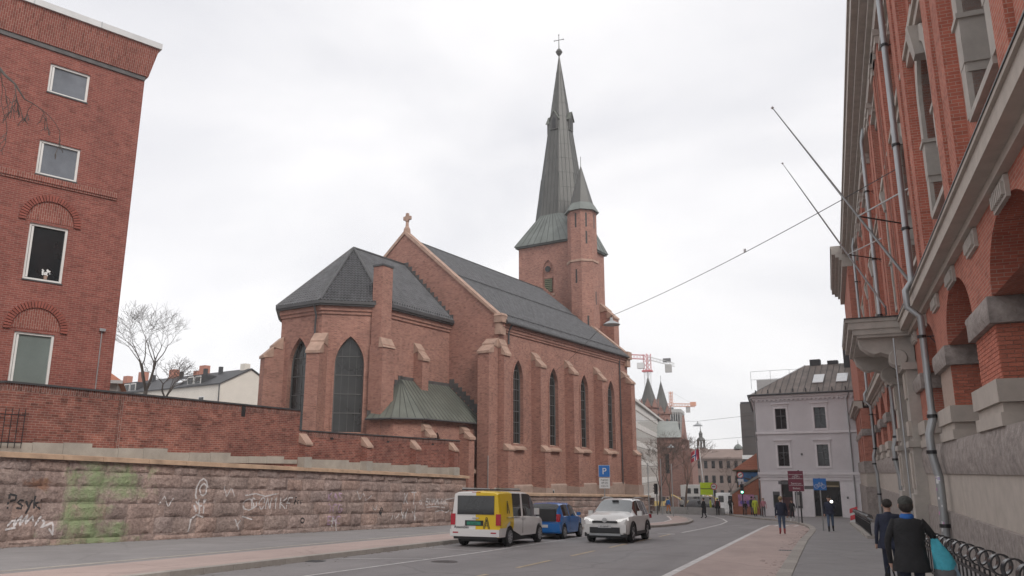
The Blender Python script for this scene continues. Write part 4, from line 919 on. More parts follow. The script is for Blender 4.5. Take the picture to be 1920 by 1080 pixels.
m = MB(); fbox(m, FT, 2.85, 3.85, 22.35, 24.0, -0.15, -0.10); m.build('louvre_panel', 'car_black', pn)
for i in range(7): m = MB(); m.hexa([FT.p(2.86, 22.4 + i * .235, -.1), FT.p(3.84, 22.4 + i * .235, -.1), FT.p(3.84, 22.4 + i * .235, -.02), FT.p(2.86, 22.4 + i * .235, -.02)], [FT.p(2.86, 22.58 + i * .235, -.12), FT.p(3.84, 22.58 + i * .235, -.12), FT.p(3.84, 22.5 + i * .235, -.03), FT.p(2.86, 22.5 + i * .235, -.03)]); m.build('louvre', 'louver_green', pn)
m = MB(); fbox(m, FT, 2.75, 3.95, 24.0, 24.15, -.14, -.02); m.build('lintel', 'brick_church', pn)
m = MB(); m.lathe([(0.0, -0.12), (0.36, -0.12), (0.36, -0.02), (0.26, -0.03), (0.24, -0.1)], 14, FT.p(3.35, 25.15, -.02).to_tuple(), axis='Y'); m.build('roundel', 'car_black', pn)
m = MB(); fbox(m, FT, 2.4, 4.3, 21.85, 22.12, -.1, 0.14); m.build('sill', 'sandstone', pn)
buttress((TX1, 33.1, 0), (1, 0, 0), (0, 1, 0), 1.4, 1.8, 1.8, None, 20.0, 21.9)
# spire: square flared skirt, octagonal needle
hx, hy = (TX1 - TX0) / 2 + 0.42, (TY1 - TY0) / 2 + 0.42; zE0, zB, zTip = 28.35, 32.3, 54.6; inr = 3.05
oc = lambda r, z, k: (TC[0] + r / math.cos(R(22.5)) * math.cos(R(22.5 + 45 * k)), TC[1] + r / math.cos(R(22.5)) * math.sin(R(22.5 + 45 * k)), z)
sq = [(TC[0] + hx, TC[1] + hy, zE0), (TC[0] - hx, TC[1] + hy, zE0), (TC[0] - hx, TC[1] - hy, zE0), (TC[0] + hx, TC[1] - hy, zE0)]
SK = MB().box(TX0 - 0.3, TX1 + 0.3, TY0 - 0.3, TY1 + 0.3, 28.15, 28.36).build('spire', 'copper_seam', CHU)
kneez = 31.0; rk = inr + 0.22
for i in range(4):                                    # octagon sides 0=NE.. side k spans vertices k-1,k ; cardinal sides: k=1 (N? +y), 3, 5, 7
    a, b = sq[i], sq[(i + 1) % 4]; k0, k1 = 2 * i + 1, 2 * i + 2
    q0, q1 = oc(inr, zB, k0), oc(inr, zB, k1)
    sheets(a, b, q0, q1, 9, SK, 'copper_pale', 'copper_seam', 'skirt_sheet')
    c0, c1 = oc(inr, zB, 2 * i), oc(inr, zB, 2 * i + 1)
    sheets(c0, c1, a, a, 4, SK, 'copper_pale', 'copper_seam', 'skirt_sheet')
mb = MB(); rt = 0.1
vs = [oc(inr, zB, k) for k in range(8)] + [oc(rt, zTip, k) for k in range(8)]
mb.add(vs, [(k, (k + 1) % 8, 8 + (k + 1) % 8, 8 + k) for k in range(8)] + [tuple(range(8, 16))]); mb.build('needle', 'copper_dark', SK)
rz = lambda z: inr + (rt - inr) * (z - zB) / (zTip - zB)
for k in range(8):
    am = R(45 * k + 45); nrm = Vector((math.cos(am), math.sin(am), 0)); tn = Vector((-nrm.y, nrm.x, 0)); m = MB()
    for d in (-0.95, -0.48, 0.0, 0.48, 0.95, 1.24, -1.24):
        z1 = zB + (zTip - zB) * (1 - abs(d) / (inr * math.tan(R(22.5)))) if abs(d) > 0.01 else zTip - 2
        if z1 < zB + 0.5: continue
        P = lambda z: Vector((TC[0], TC[1], z)) + nrm * (rz(z) + 0.01) + tn * d
        m.tube([P(zB), P(z1)], 0.028, 4)
    for z in [zB + 1.6 + 2.0 * j for j in range(9)]:
        h = rz(z) * math.tan(R(22.5)); q = Vector((TC[0], TC[1], z)) + nrm * (rz(z) + 0.005); m.tube([q - tn * h, q + tn * h], 0.018, 4)
    m.build('seam', 'copper_seam', SK)
for k in (0, 2, 4, 6):                                # lucarnes
    am = R(45 * k); nrm = Vector((math.cos(am), math.sin(am), 0)); tn = Vector((-nrm.y, nrm.x, 0)); z0 = 44.0; b0 = Vector((TC[0], TC[1], 0)) + nrm * (rz(46.3) - 0.3)
    P = lambda a, d, z: b0 + tn * a + nrm * d + Vector((0, 0, z)); dd = rz(z0) - rz(46.3) + 0.42
    m = MB(); m.ext([P(-.5, 0, z0), P(.5, 0, z0), P(.5, 0, z0 + 1.6), P(0, 0, z0 + 2.5), P(-.5, 0, z0 + 1.6)], nrm * dd); lu = m.build('lucarne', 'copper_dark', SK)
    m = MB(); m.ext([P(-.24, dd, z0 + .2), P(.24, dd, z0 + .2), P(.24, dd, z0 + 1.3), P(0, dd, z0 + 1.75), P(-.24, dd, z0 + 1.3)], nrm * 0.03); m.build('louvre_panel', 'car_black', lu)
    m = MB()
    for s in (-1, 1): m.ext([P(0, -.2, z0 + 2.62), P(s * .66, -.2, z0 + 1.45), P(s * .66, -.2, z0 + 1.36), P(0, -.2, z0 + 2.5)], nrm * (dd + .34))
    m.build('lucarne_roof', 'copper_green', lu)
m = MB(); m.tube([(TC[0], TC[1], zTip - .3), (TC[0], TC[1], 57.9)], [0.1, 0.035], 6); m.lathe([(0.02, 54.85), (0.3, 55.2), (0.46, 55.5), (0.3, 55.8), (0.02, 56.1)], 10, (TC[0], TC[1], 0)); m.build('ball', 'copper_dark', SK)
m = MB(); m.tube([(TC[0] - .52, TC[1] - .1, 57.25), (TC[0] + .52, TC[1] + .1, 57.25)], 0.045, 5)
for dx, dz in ((-.6, 57.25), (.6, 57.25), (0, 58.0)): m.lathe([(0.01, -.1), (.11, 0), (.01, .1)], 6, (TC[0] + dx, TC[1] + dx * .2, dz))
m.build('cross', 'copper_dark', SK)
# stair turret on the corner
TT = (-5.25, 25.75)
ot = lambda r, z, k: (TT[0] + r * math.cos(R(22.5 + 45 * k)), TT[1] + r * math.sin(R(22.5 + 45 * k)), z)
mb = MB(); mb.prism([ot(1.75, 0, k)[:2] for k in range(8)], 13, 25.1); mb.prism([ot(1.7, 0, k)[:2] for k in range(8)], 25.35, 31.3); TU = mb.build('stair_turret', 'brick_church', CHU)
mb = MB(); mb.prism([ot(1.85, 0, k)[:2] for k in range(8)], 25.1, 25.35); mb.build('string_course', 'sandstone', TU)
mb = MB(); n = 8
mb.add([ot(2.05, 31.25, k) for k in range(8)] + [ot(1.45, 32.3, k) for k in range(8)], [(k, (k + 1) % 8, 8 + (k + 1) % 8, 8 + k) for k in range(8)] + [tuple(range(8))]); mb.build('turret_skirt', 'copper_pale', TU)
mb = MB(); mb.add([ot(1.42, 32.2, k) for k in range(8)] + [ot(0.04, 37.2, k) for k in range(8)], [(k, (k + 1) % 8, 8 + (k + 1) % 8, 8 + k) for k in range(8)])
mb.tube([(*TT, 37), (*TT, 38.4)], 0.035, 5); mb.build('turret_cone', 'copper_dark', TU)
for k, z0, h in ((5, 29.2, 1.7), (6, 29.2, 1.7), (7, 29.2, 1.7), (6, 27.2, 1.5), (5, 22.6, 1.6), (6, 17.2, 1.6), (7, 20.2, 1.5), (5, 15.5, 1.3)):
    am = R(45 * k + 45); nrm = Vector((math.cos(am), math.sin(am), 0)); tn = Vector((-nrm.y, nrm.x, 0)); r_ = 1.75 * math.cos(R(22.5)) if z0 < 25 else 1.7 * math.cos(R(22.5))
    q = Vector((*TT, 0)) + nrm * (r_ - 0.05); m = MB()
    m.hexa([q - tn * .1 + Vector((0, 0, z0)), q + tn * .1 + Vector((0, 0, z0)), q + tn * .1 + nrm * .06 + Vector((0, 0, z0)), q - tn * .1 + nrm * .06 + Vector((0, 0, z0))],
           [q - tn * .1 + Vector((0, 0, z0 + h)), q + tn * .1 + Vector((0, 0, z0 + h)), q + tn * .1 + nrm * .06 + Vector((0, 0, z0 + h)), q - tn * .1 + nrm * .06 + Vector((0, 0, z0 + h))]); m.build('slit_window', 'car_black', TU)
# ------------------------------------------------------------------ brick office block on the left
OB = thing('office_block', 'tall red brick building with white-framed windows and grey metal parapet edge, at the left', 'building', (-24.95, 23.1, 0), 24.7)
FO = Face((0, 0, 0), (0, -1, 0), (1, 0, 0))
mb = MB(); wins = []
for cy in (2.75, 6.6, 10.4):
    wins += [(cy, 1.42, 15.92, 17.1, 0, 'rect'), (cy, 1.42, 12.6, 13.95, 0, 'rect'), (cy, 1.30, 8.58, 10.7, 0, 'rect'), (cy, 1.30, 4.1, 6.65, 0, 'rect')]
# rows of windows: stack walls in bands so that openings sit above each other
zs = [0.0, 7.6, 11.6, 14.9, 17.75]
for (za, zb) in zip(zs, zs[1:]):
    row = [w for w in wins if za < w[2] < zb]; wall(mb, FO, 0, 13, za, zb, row, 0.16)
wall(mb, Face((0, 0, 0), (-1, 0, 0), (0, 1, 0)), 0, 12, 0, 17.75); mb.box(-12, -11.9, -13, 0, 0, 17.75)
mb.build('brick_wall', 'brick_office', OB)
for i, w in enumerate(wins):
    g = {0: 'glass_sky', 1: 'glass_sky', 2: 'glass_dark', 3: 'glass_blind'}[i % 4]
    pn = pane(FO, w, -0.13).build('window', g, OB)
    m = MB(); c, ww, zb, zt = w[0], w[1], w[2], w[3]; band(m, FO, (c, ww - 0.16, zb + .08, zt - .08, 0, 'rect'), 0.08, -0.13, -0.06); m.build('window_frame', 'white_frame', pn)
    m = MB(); fbox(m, FO, c + ww / 2 - 0.17, c + ww / 2 - 0.1, zb + .1, zt - .1, -0.13, -0.075); m.build('casement', 'white_frame', pn)
    m = MB(); fbox(m, FO, c - ww / 2 - .02, c + ww / 2 + .02, zb - 0.05, zb, -0.14, 0.03); m.build('sill', 'lead', pn)
    if i % 4 == 2 and i < 4:
        m = MB(); m.lathe([(0, 0), (.05, 0), (.07, .14), (0, .14)], 9, FO.p(c - .12, zb + 0.1, -.125).to_tuple()); fl = m.build('flower_pot', 'sandstone', pn)
        m = MB(); rf_ = random.Random(2)
        for k in range(26):
            q = FO.p(c - .12 + rf_.uniform(-.13, .13), zb + .32 + rf_.uniform(-.1, .14), -.115); r_ = rf_.uniform(.02, .045)
            m.add([q + Vector((0, -r_, 0)), q + Vector((.004, 0, -r_)), q + Vector((0, r_, 0)), q + Vector((.004, 0, r_))], [(0, 1, 2, 3)])
        m.build('flowers', 'sign_white', pn)
vm = None
for (cy, zt) in [(c, z) for c in (2.75, 6.6, 10.4) for z in (10.7, 6.65)]:
    m = MB(); ring = [FO.p(cy + 0.78 * math.cos(R(a)), zt + 0.12 + 0.78 * math.sin(R(a)), 0.004) for a in range(0, 181, 12)]; m.ext(ring, (-0.004 + 0.012, 0, 0)); m.build('tympanum', 'brick_office_upright', OB)
    if vm is None:
        q = MB(); q.hexa([(0, -0.034, 0), (0.07, -0.034, 0), (0.07, 0.034, 0), (0, 0.034, 0)], [(0, -0.042, .24), (0.07, -0.042, .24), (0.07, 0.042, .24), (0, 0.042, .24)]); vm = q.mesh('voussoir', ['brick_arch'])
    for k in range(29):
        a = 180.0 * k / 28; p = FO.p(cy + 0.80 * math.cos(R(a)), zt + 0.12 + 0.80 * math.sin(R(a)), 0)
        link('voussoir', vm, OB, loc=p, rot=(R(90 - a), 0, 0))
mb = MB(); fbox(mb, FO, 0.55, 13, 12.22, 12.30, 0.0, 0.05); fbox(mb, FO, 0.55, 13, 12.30, 12.52, 0.0, 0.09); mb.build('string_course', 'brick_office_upright', OB)
mb = MB(); fbox(mb, FO, 0, 13, 17.6, 17.78, 0.0, 0.06); mb.build('dark_joint', 'flashing', OB)
mb = MB(); mb.hexa([(-12, -13, 17.78), (0.1, -13, 17.78), (0.1, 0.1, 17.78), (-12, 0.1, 17.78)], [(-12, -13, 19.05), (0.34, -13, 19.05), (0.34, 0.34, 19.05), (-12, 0.34, 19.05)]); mb.build('parapet', 'brick_office_upright', OB)
mb = MB(); mb.box(-12, 0.42, -13, 0.42, 19.05, 19.3); mb.build('parapet_cap', 'zinc_pale', OB)
mb = MB()
for i in range(5): mb.box(0.40, 0.432, -2.0 - 2.4 * i, -1.96 - 2.4 * i, 19.06, 19.31)
mb.build('cap_joint', 'zinc', OB)
m = MB(); fbox(m, FO, .5, .53, 4, 7.0, 0.0, 0.035); fbox(m, FO, .42, .62, 6.98, 7.08, 0.0, 0.12); m.build('cable_duct', 'zinc', OB)
# ------------------------------------------------------------------ houses and tree behind the garden wall
def house(name, label, cat, loc, head, w, l, zb, ze, zr, wm, rm, ov=0.3):
    """gabled house: gable wall of width w along local +Y at x=0 facing +x, body runs to -x for l"""
    t = thing(name, label, cat, (loc[0], loc[1], 0), head)
    m = MB(); m.ext([(0, 0, zb), (0, w, zb), (0, w, ze), (0, w / 2, zr), (0, 0, ze)], (-l, 0, 0)); m.build('wall', wm, t)
    m = MB(); k = (zr - ze) / (w / 2)
    for s in (0, 1):
        ya, yb = (-ov, w / 2) if s == 0 else (w + ov, w / 2)
        m.hexa([(0.15, ya, ze - k * ov + .02), (-l, ya, ze - k * ov + .02), (-l, yb, zr + .02), (0.15, yb, zr + .02)], [(0.15, ya, ze - k * ov + .16), (-l, ya, ze - k * ov + .16), (-l, yb, zr + .18), (0.15, yb, zr + .18)])
    r_ = m.build('roof', rm, t); return t, r_
k100 = 1.3333
hs, hr = house('white_house', 'cream rendered house with dark roof, dormers and red chimneys, behind the garden wall', 'house', (-65.0, 76.0), 15, 8.2, 30, 4, 11.9, 13.95, 'plaster_cream', 'roof_dark', 0.2)
for i, (x, y, h, w, mt) in enumerate([(-1.2, 4.1, 1.0, .9, 'plaster_cream'), (-9.5, 4.0, 1.4, 1.2, 'chimney_orange'), (-10.8, 4.0, 0.8, 1.1, 'chimney_orange'), (-16.5, 4.1, 1.4, 1.2, 'chimney_orange'), (-24, 4.1, 1.6, 1.3, 'chimney_orange'), (-28, 4.1, 1.3, 1.1, 'chimney_orange')]):
    m = MB(); m.box(x - w / 2, x + w / 2, y - .4, y + .4, 13.3, 13.75 + h); ch_ = m.build('chimney', mt, hr)
for x in (-5, -8.2, -13.5, -20): m = MB(); m.box(x - .2, x + .2, 3.1, 3.5, 13.6, 14.6); m.build('vent_pipe', 'roof_dark', hr)
for x in (-6.0, -20.5, -25.5):
    m = MB(); m.box(x - 1.6, x + 1.6, 0.4, 2.4, 12.1, 13.35); d = m.build('dormer', 'roof_dark', hr)
    for s in (-.75, .75): m = MB(); m.box(x + s - .65, x + s + .65, 0.36, 0.42, 12.15, 13.2); m.build('dormer_window', 'white_frame', hr)
    for s in (-.75, .75): m = MB(); m.box(x + s - .52, x + s + .52, 0.33, 0.37, 12.28, 13.08); m.build('dormer_pane', 'glass_dark', hr)
m = MB(); m.hexa([(-10.2, .6, 12.6), (-9, .6, 12.6), (-9, 1.4, 13.05), (-10.2, 1.4, 13.05)], [(-10.2, .55, 12.7), (-9, .55, 12.7), (-9, 1.35, 13.15), (-10.2, 1.35, 13.15)]); m.build('skylight', 'skylight', hr)
for x in (-3.6, -8.0): m = MB(); m.box(x - .6, x + .6, -0.03, 0.02, 9.3, 10.6); w_ = m.build('window', 'white_frame', hs); m = MB(); m.box(x - .46, x + .46, -0.05, -.028, 9.42, 10.48); m.build('pane', 'glass_dark', w_)
m = MB(); m.tube([(0.12, -.25, 11.8), (0.12, -.12, 6)], 0.07, 6); m.build('downpipe', 'lead', hs)
SH = thing('small_house', 'low building with hipped orange tiled roof beside the brick office block', 'house', (-37.6, 35.3, 0), -44)
m = MB(); m.box(-14, 0, 0, 6, 2, 6.9); m.build('wall', 'container_grey', SH)
m = MB(); m.add([(-14.3, -.3, 6.85), (.3, -.3, 6.85), (.3, 6.3, 6.85), (-14.3, 6.3, 6.85), (-14.3, 3, 10.2), (-4.2, 3, 10.2)], [(0, 1, 5, 4), (1, 2, 5), (2, 3, 4, 5), (0, 3, 2, 1)]); hr2 = m.build('roof', 'roof_orange', SH)
m = MB(); m.box(-14.3, .3, -.42, -.3, 6.72, 6.9); m.build('gutter', 'zinc_pale', hr2)
# ------------------------------------------------------------------ red brick hall on the right with granite base
HB = thing('brick_hall', 'ornate red brick and stone building with arched windows and granite base, along the right pavement', 'building', (3.05, 0, 0), 1.0)
FH = Face((0, 0, 0), (0, 1, 0), (-1, 0, 0))
Y0, Y1 = 2.0, 83.0; PITCH = 6.35; PW = 2.25
piers = [10.55 + PITCH * i for i in range(-1, 11)]
PORT = (31.2, 38.0); PAV = 67.0                       # portal bay; end pavilion starts here and stands forward
piers = [p for p in piers if not (PORT[0] - 1.5 < p < PORT[1] - 1.0)]
# base courses
mb = MB(); fbox(mb, FH, Y0, Y1, -3, 0.68, -0.5, 0.16); mb.build('granite_plinth', 'granite_rough', HB)
yy = Y0
while yy < Y1:                                        # smooth slabs between the two rough courses
    l = 4.25; m = MB(); fbox(m, FH, yy + .006, min(yy + l, Y1) - .006, 0.68, 1.70, -0.4, 0.06); m.build('stone_slab', 'granite_smooth', HB); yy += l
def rough_block(a0, a1, z0, z1, d, name, parent, seed, nx=7, nz=4, depth=0.5, amp=0.06, mat='granite_rough'):
    """rock-faced granite block"""
    rnd = random.Random(seed); m = MB(); vs = []
    for j in range(nz + 1):
        for i in range(nx + 1):
            u, w = i / nx, j / nz; e = min(i, nx - i, j, nz - j)
            dd = 0 if e == 0 else amp * (0.5 + rnd.random())
            vs.append(FH.p(a0 + (a1 - a0) * u, z0 + (z1 - z0) * w, d + dd))
    fs = [(j * (nx + 1) + i, j * (nx + 1) + i + 1, (j + 1) * (nx + 1) + i + 1, (j + 1) * (nx + 1) + i) for j in range(nz) for i in range(nx)]
    m.add(vs, fs)
    P = [FH.p(a0, z0, d), FH.p(a1, z0, d), FH.p(a1, z1, d), FH.p(a0, z1, d)]; Q = [FH.p(a0, z0, d - depth), FH.p(a1, z0, d - depth), FH.p(a1, z1, d - depth), FH.p(a0, z1, d - depth)]
    # rough near side face too
    vs2 = []; n2 = 4
    for j in range(nz + 1):
        for i in range(n2 + 1):
            e = min(i, n2 - i, j, nz - j); dd = 0 if e == 0 else amp * (0.4 + rnd.random())
            q = FH.p(a0, z0 + (z1 - z0) * j / nz, d - depth * i / n2); vs2.append(q + Vector((0, -dd, 0)))
    m.add(vs2, [(j * (n2 + 1) + i, j * (n2 + 1) + i + 1, (j + 1) * (n2 + 1) + i + 1, (j + 1) * (n2 + 1) + i) for j in range(nz) for i in range(n2)])
    m.add(P + Q, [(1, 2, 6, 5), (2, 3, 7, 6), (0, 1, 5, 4)])
    return m.build(name, mat, parent, smooth=40)
y = Y0; i = 0
while y < Y1:
    l = 2.9 + 0.7 * ((i * 37) % 5) / 5; rough_block(y + .008, min(y + l, Y1) - .008, 1.70, 2.56, 0.10, 'granite_block', HB, 100 + i, 12, 4, 0.6, 0.05); y += l; i += 1
# ground floor arcade: arched openings between piers
edges = sorted(piers)
ops = []
for a, b in zip(edges, edges[1:]):
    lo, hi = a + PW, b
    if hi - lo > 5: continue
    ops.append(((lo + hi) / 2, hi - lo, 2.56, 4.95, 1.3, 'round'))
mb = MB(); DEP = 1.15
segs = [(Y0, PORT[0]), (PORT[1], Y1)]
for s0, s1 in segs: mb = MB(); wall(mb, FH, s0, s1, 4.95, 6.6, [(c, w, 4.95, 4.951, r_, k) for c, w, zb, zs_, r_, k in ops if s0 < c < s1], DEP); mb.build('arcade_wall', 'brick_hall', HB)
mb = MB(); fbox(mb, FH, Y0, Y1, 2.5, 7.0, -1.3, -1.16); mb.build('back_wall', 'brick_hall', HB)
for c, w, zb, zs_, r_, k in ops:
    F2 = Face(FH.p(0, 0, -1.1), FH.e, FH.n); pn = pane(F2, (c, w - .3, 2.9, 4.9, r_ - .1, 'round'), 0).build('window', 'glass_dark', HB)
    m = MB(); band(m, F2, (c, w - .5, 2.95, 4.9, r_ - .2, 'round'), .12, 0, .08); fbox(m, F2, c - .05, c + .05, 2.9, 6.0, 0, .07); fbox(m, F2, c - w / 2 + .2, c + w / 2 - .2, 4.6, 4.72, 0, .07); m.build('window_frame', 'door_maroon', pn)
bm_ = {}
for i, a in enumerate(edges):
    b = a + PW; m = MB()
    fbox(m, FH, a - .28, b + .28, 2.56, 2.8, -1.15, .16); fbox(m, FH, a - .2, b + .2, 2.8, 2.98, -1.15, .10); fbox(m, FH, a - .3, b + .3, 2.985, 3.4, -1.15, .17); m.build('pier_base', 'granite_smooth', HB)
    m = MB(); fbox(m, FH, a + .012, b - .012, 3.4, 4.45, -1.13, -.012); sh = m.build('pier_shaft', 'mortar' if i in (1, 2, 3) else 'brick_hall', HB)
    rough_block(a - .16, b + .16, 4.45, 4.95, .12, 'impost_block', HB, 300 + i, 8, 4, 1.25, 0.05)
    if i in (1, 2, 3):                                # nearest piers: every brick laid
        rows = 13; rh = 1.05 / rows
        def bk(Lx, Ly, key):
            if key not in bm_:
                q = MB(); q.box(0, Lx, 0, Ly, 0, rh - .011); bm_[key] = q.mesh('brick', ['brick_loose'])
            return bm_[key]
        for r_ in range(rows):
            z = 3.402 + r_ * rh; x = 0.0; j = 0                     # near reveal face (towards -y), bricks run inwards (+x)
            while x < 1.12:
                l = .118 if (j == 0 and r_ % 2) else .243
                l = min(l, 1.12 - x)
                if l > .04: link('brick', bk(round(l - .011, 3), .03, ('r', round(l, 3))), sh, loc=(x + .002, a - .006 - .002 * ((j * 5 + r_ * 3) % 3), z))
                x += l; j += 1
            yq = a + .03; j = 0                                     # street face
            while yq < b - .02:
                l = .118 if (j == 0 and r_ % 2 == 0) else .243; l = min(l, b - yq)
                if l > .04 and i < 3: link('brick', bk(.03, round(l - .011, 3), ('s', round(l, 3))), sh, loc=(-.004 - .002 * ((j * 7 + r_) % 3), yq, z))
                yq += l; j += 1
# carved tablets under the ledge
for c in [e + PW / 2 for e in edges] + [o[0] for o in ops]:
    m = MB(); fbox(m, FH, c - .55, c + .55, 6.12, 6.5, 0, .07); tb = m.build('carved_tablet', 'portal_stone', HB)
    m = MB()
    for k in range(7): fbox(m, FH, c - .48 + k * .145, c - .40 + k * .145, 6.18, 6.40, .07, .12)
    m.build('carving', 'portal_stone', tb)
# ledge between ground and first floor
def ledge(y0, y1, d):
    m = MB()
    for (z0, z1, dd) in ((6.52, 6.68, .16), (6.68, 6.98, .42), (6.985, 7.06, .48)): fbox(m, FH, y0, y1, z0, z1, -.2 + d, dd + d)
    m.build('ledge', 'granite_smooth', HB)
    m = MB(); fbox(m, FH, y0, y1, 7.062, 7.09, -.2 + d, .50 + d); m.build('ledge_flashing', 'iron_black', HB)
ledge(Y0, PORT[0] - .02, 0); ledge(PORT[1] + .02, PAV - .02, 0); ledge(PAV, Y1, .75)
# upper storeys
bays = [o[0] for o in ops] + [34.6]
up = []
for c in bays:
    up += [(c, 2.1, 8.3, 11.3, 1.25, 'round')]
mb = MB(); wall(mb, FH, Y0, Y1, 7.05, 13.0, up, .75)
wall(mb, FH, Y0, Y1, 13.0, 18.4, [(c + s, 1.25, 13.9, 16.4, 0, 'rect') for c in bays for s in (-.95, .95)], .6)
mb.build('upper_wall', 'brick_hall', HB)
for i, c in enumerate(bays):
    op = (c, 2.1, 8.3, 11.3, 1.25, 'round'); F2 = Face(FH.p(0, 0, -.6), FH.e, FH.n)
    pn = pane(F2, op, 0).build('window', 'glass_dark', HB)
    m = MB(); band(m, F2, (c, 1.8, 8.4, 11.3, 1.1, 'round'), .14, 0, .1); fbox(m, F2, c - .05, c + .05, 8.3, 12.4, 0, .1); fbox(m, F2, c - 1, c + 1, 10.2, 10.32, 0, .1); m.build('window_frame', 'door_maroon', pn)
    m = MB(); band(m, FH, op, .42, -.5, .10); m.build('stone_surround', 'portal_stone', pn)
    for s in (-1, 1):
        m = MB(); fbox(m, FH, c + s * 1.22 - .24, c + s * 1.22 + .24, 9.3, 10.2, -.55, .11); fbox(m, FH, c + s * 1.22 - .3, c + s * 1.22 + .3, 10.2, 10.3, -.55, .16); fbox(m, FH, c + s * 1.22 - .2, c + s * 1.22 + .2, 9.12, 9.3, -.55, .07); m.build('impost', 'portal_stone', pn)
    m = MB(); m.hexa([FH.p(c - .22, 12.2, -.1), FH.p(c + .22, 12.2, -.1), FH.p(c + .2, 12.2, .22), FH.p(c - .2, 12.2, .22)], [FH.p(c - .3, 12.96, -.1), FH.p(c + .3, 12.96, -.1), FH.p(c + .3, 12.96, .34), FH.p(c - .3, 12.96, .34)]); m.build('keystone', 'portal_stone', pn)
    m = MB(); fbox(m, FH, c - 1.3, c + 1.3, 7.1, 7.35, -.1, .1); fbox(m, FH, c - 1.2, c + 1.2, 8.16, 8.3, -.4, .12); m.build('sill', 'portal_stone', pn)
    for s in (-.95, .95):
        op2 = (c + s, 1.25, 13.9, 16.4, 0, 'rect'); p2 = pane(FH, op2, -.5).build('window', 'glass_dark', HB)
        m = MB(); band(m, FH, (c + s, 1.05, 14.0, 16.3, 0, 'rect'), .1, -.5, -.42); fbox(m, FH, c + s - .04, c + s + .04, 14, 16.3, -.5, -.42); m.build('window_frame', 'door_maroon', p2)
        m = MB(); fbox(m, FH, c + s - .8, c + s + .8, 16.42, 16.7, -.2, .1); fbox(m, FH, c + s - .85, c + s + .85, 16.7, 16.84, -.2, .26); fbox(m, FH, c + s - .7, c + s + .7, 13.7, 13.88, -.3, .14); m.build('hood', 'portal_stone', p2)
for a in sorted(edges + [31.0, 36.1]):                # pilasters rise through both upper floors
    for s in (.12, 1.38):
        m = MB(); fbox(m, FH, a + s, a + s + .75, 7.07, 17.5, -.1, .26); pl = m.build('pilaster', 'brick_hall', HB)
        m = MB(); fbox(m, FH, a + s - .05, a + s + .8, 7.1, 7.5, -.1, .3); m.build('pilaster_base', 'portal_stone', pl)
        m = MB(); fbox(m, FH, a + s - .1, a + s + .85, 17.5, 17.75, -.1, .38); fbox(m, FH, a + s - .05, a + s + .8, 17.2, 17.5, -.1, .32); m.build('capital', 'portal_stone', pl)
m = MB(); fbox(m, FH, Y0, Y1, 12.98, 13.22, -.1, .16); fbox(m, FH, Y0, Y1, 13.22, 13.34, -.1, .24); m.build('string_course', 'granite_smooth', HB)
def cornice(y0, y1, d):
    m = MB()
    for (z0, z1, dd) in ((17.75, 18.3, .30), (18.3, 18.55, .48), (18.55, 18.8, .75), (18.8, 19.3, 1.0), (19.3, 19.5, 1.08)): fbox(m, FH, y0, y1, z0, z1, -.5, dd + d)
    m.build('cornice', 'portal_stone', HB)
cornice(Y0, PAV - .01, 0); cornice(PAV, Y1, .75)
mb = MB(); fbox(mb, FH, PAV, Y1, 7.1, 17.74, 0.01, .7); mb.build('pavilion_wall', 'brick_hall', HB)
F3 = Face(FH.p(0, 0, .72), FH.e, FH.n); mb = MB(); po = [(PAV + 2.6 + 4.4 * k, 2.1, 2.56, 4.95, 1.05, 'round') for k in range(4)]
wall(mb, F3, PAV, Y1, 2.5, 6.52, po, .6); mb.add([FH.p(PAV, z, d) for z, d in ((2.5, 0), (2.5, .72), (6.52, .72), (6.52, 0))], [(0, 1, 2, 3)]); mb.build('pavilion_arcade', 'brick_hall', HB)
m = MB(); fbox(m, FH, PAV + .05, Y1, 2.5, 6.5, .02, .1); m.build('pavilion_glass', 'glass_dark', HB)
m = MB(); fbox(m, FH, PAV - .1, Y1, 1.7, 2.56, -.1, .86); m.build('granite_block', 'granite_rough', HB); m = MB(); fbox(m, FH, PAV - .02, Y1, .68, 1.7, -.1, .78); m.build('stone_slab', 'granite_smooth', HB); m = MB(); fbox(m, FH, PAV - .1, Y1, -3, .68, -.1, .88); m.build('granite_plinth', 'granite_rough', HB)
for k in range(5): rough_block(PAV - .12 + 4.4 * k, PAV + 1.66 + 4.4 * k, 4.45, 4.95, .8, 'impost_block', HB, 500 + k, 6, 3, .7, .05)
m = MB(); fbox(m, FH, Y0, Y1, 19.3, 22, -9, -.8); fbox(m, FH, Y1 - .1, Y1, -3, 19.3, -12, 0); m.build('roof', 'roof_dark', HB)
mb = MB(); fbox(mb, FH, Y0 + .1, Y1 - .1, -3, 19.2, -12, -1.4); mb.build('rear_block', 'brick_hall', HB)
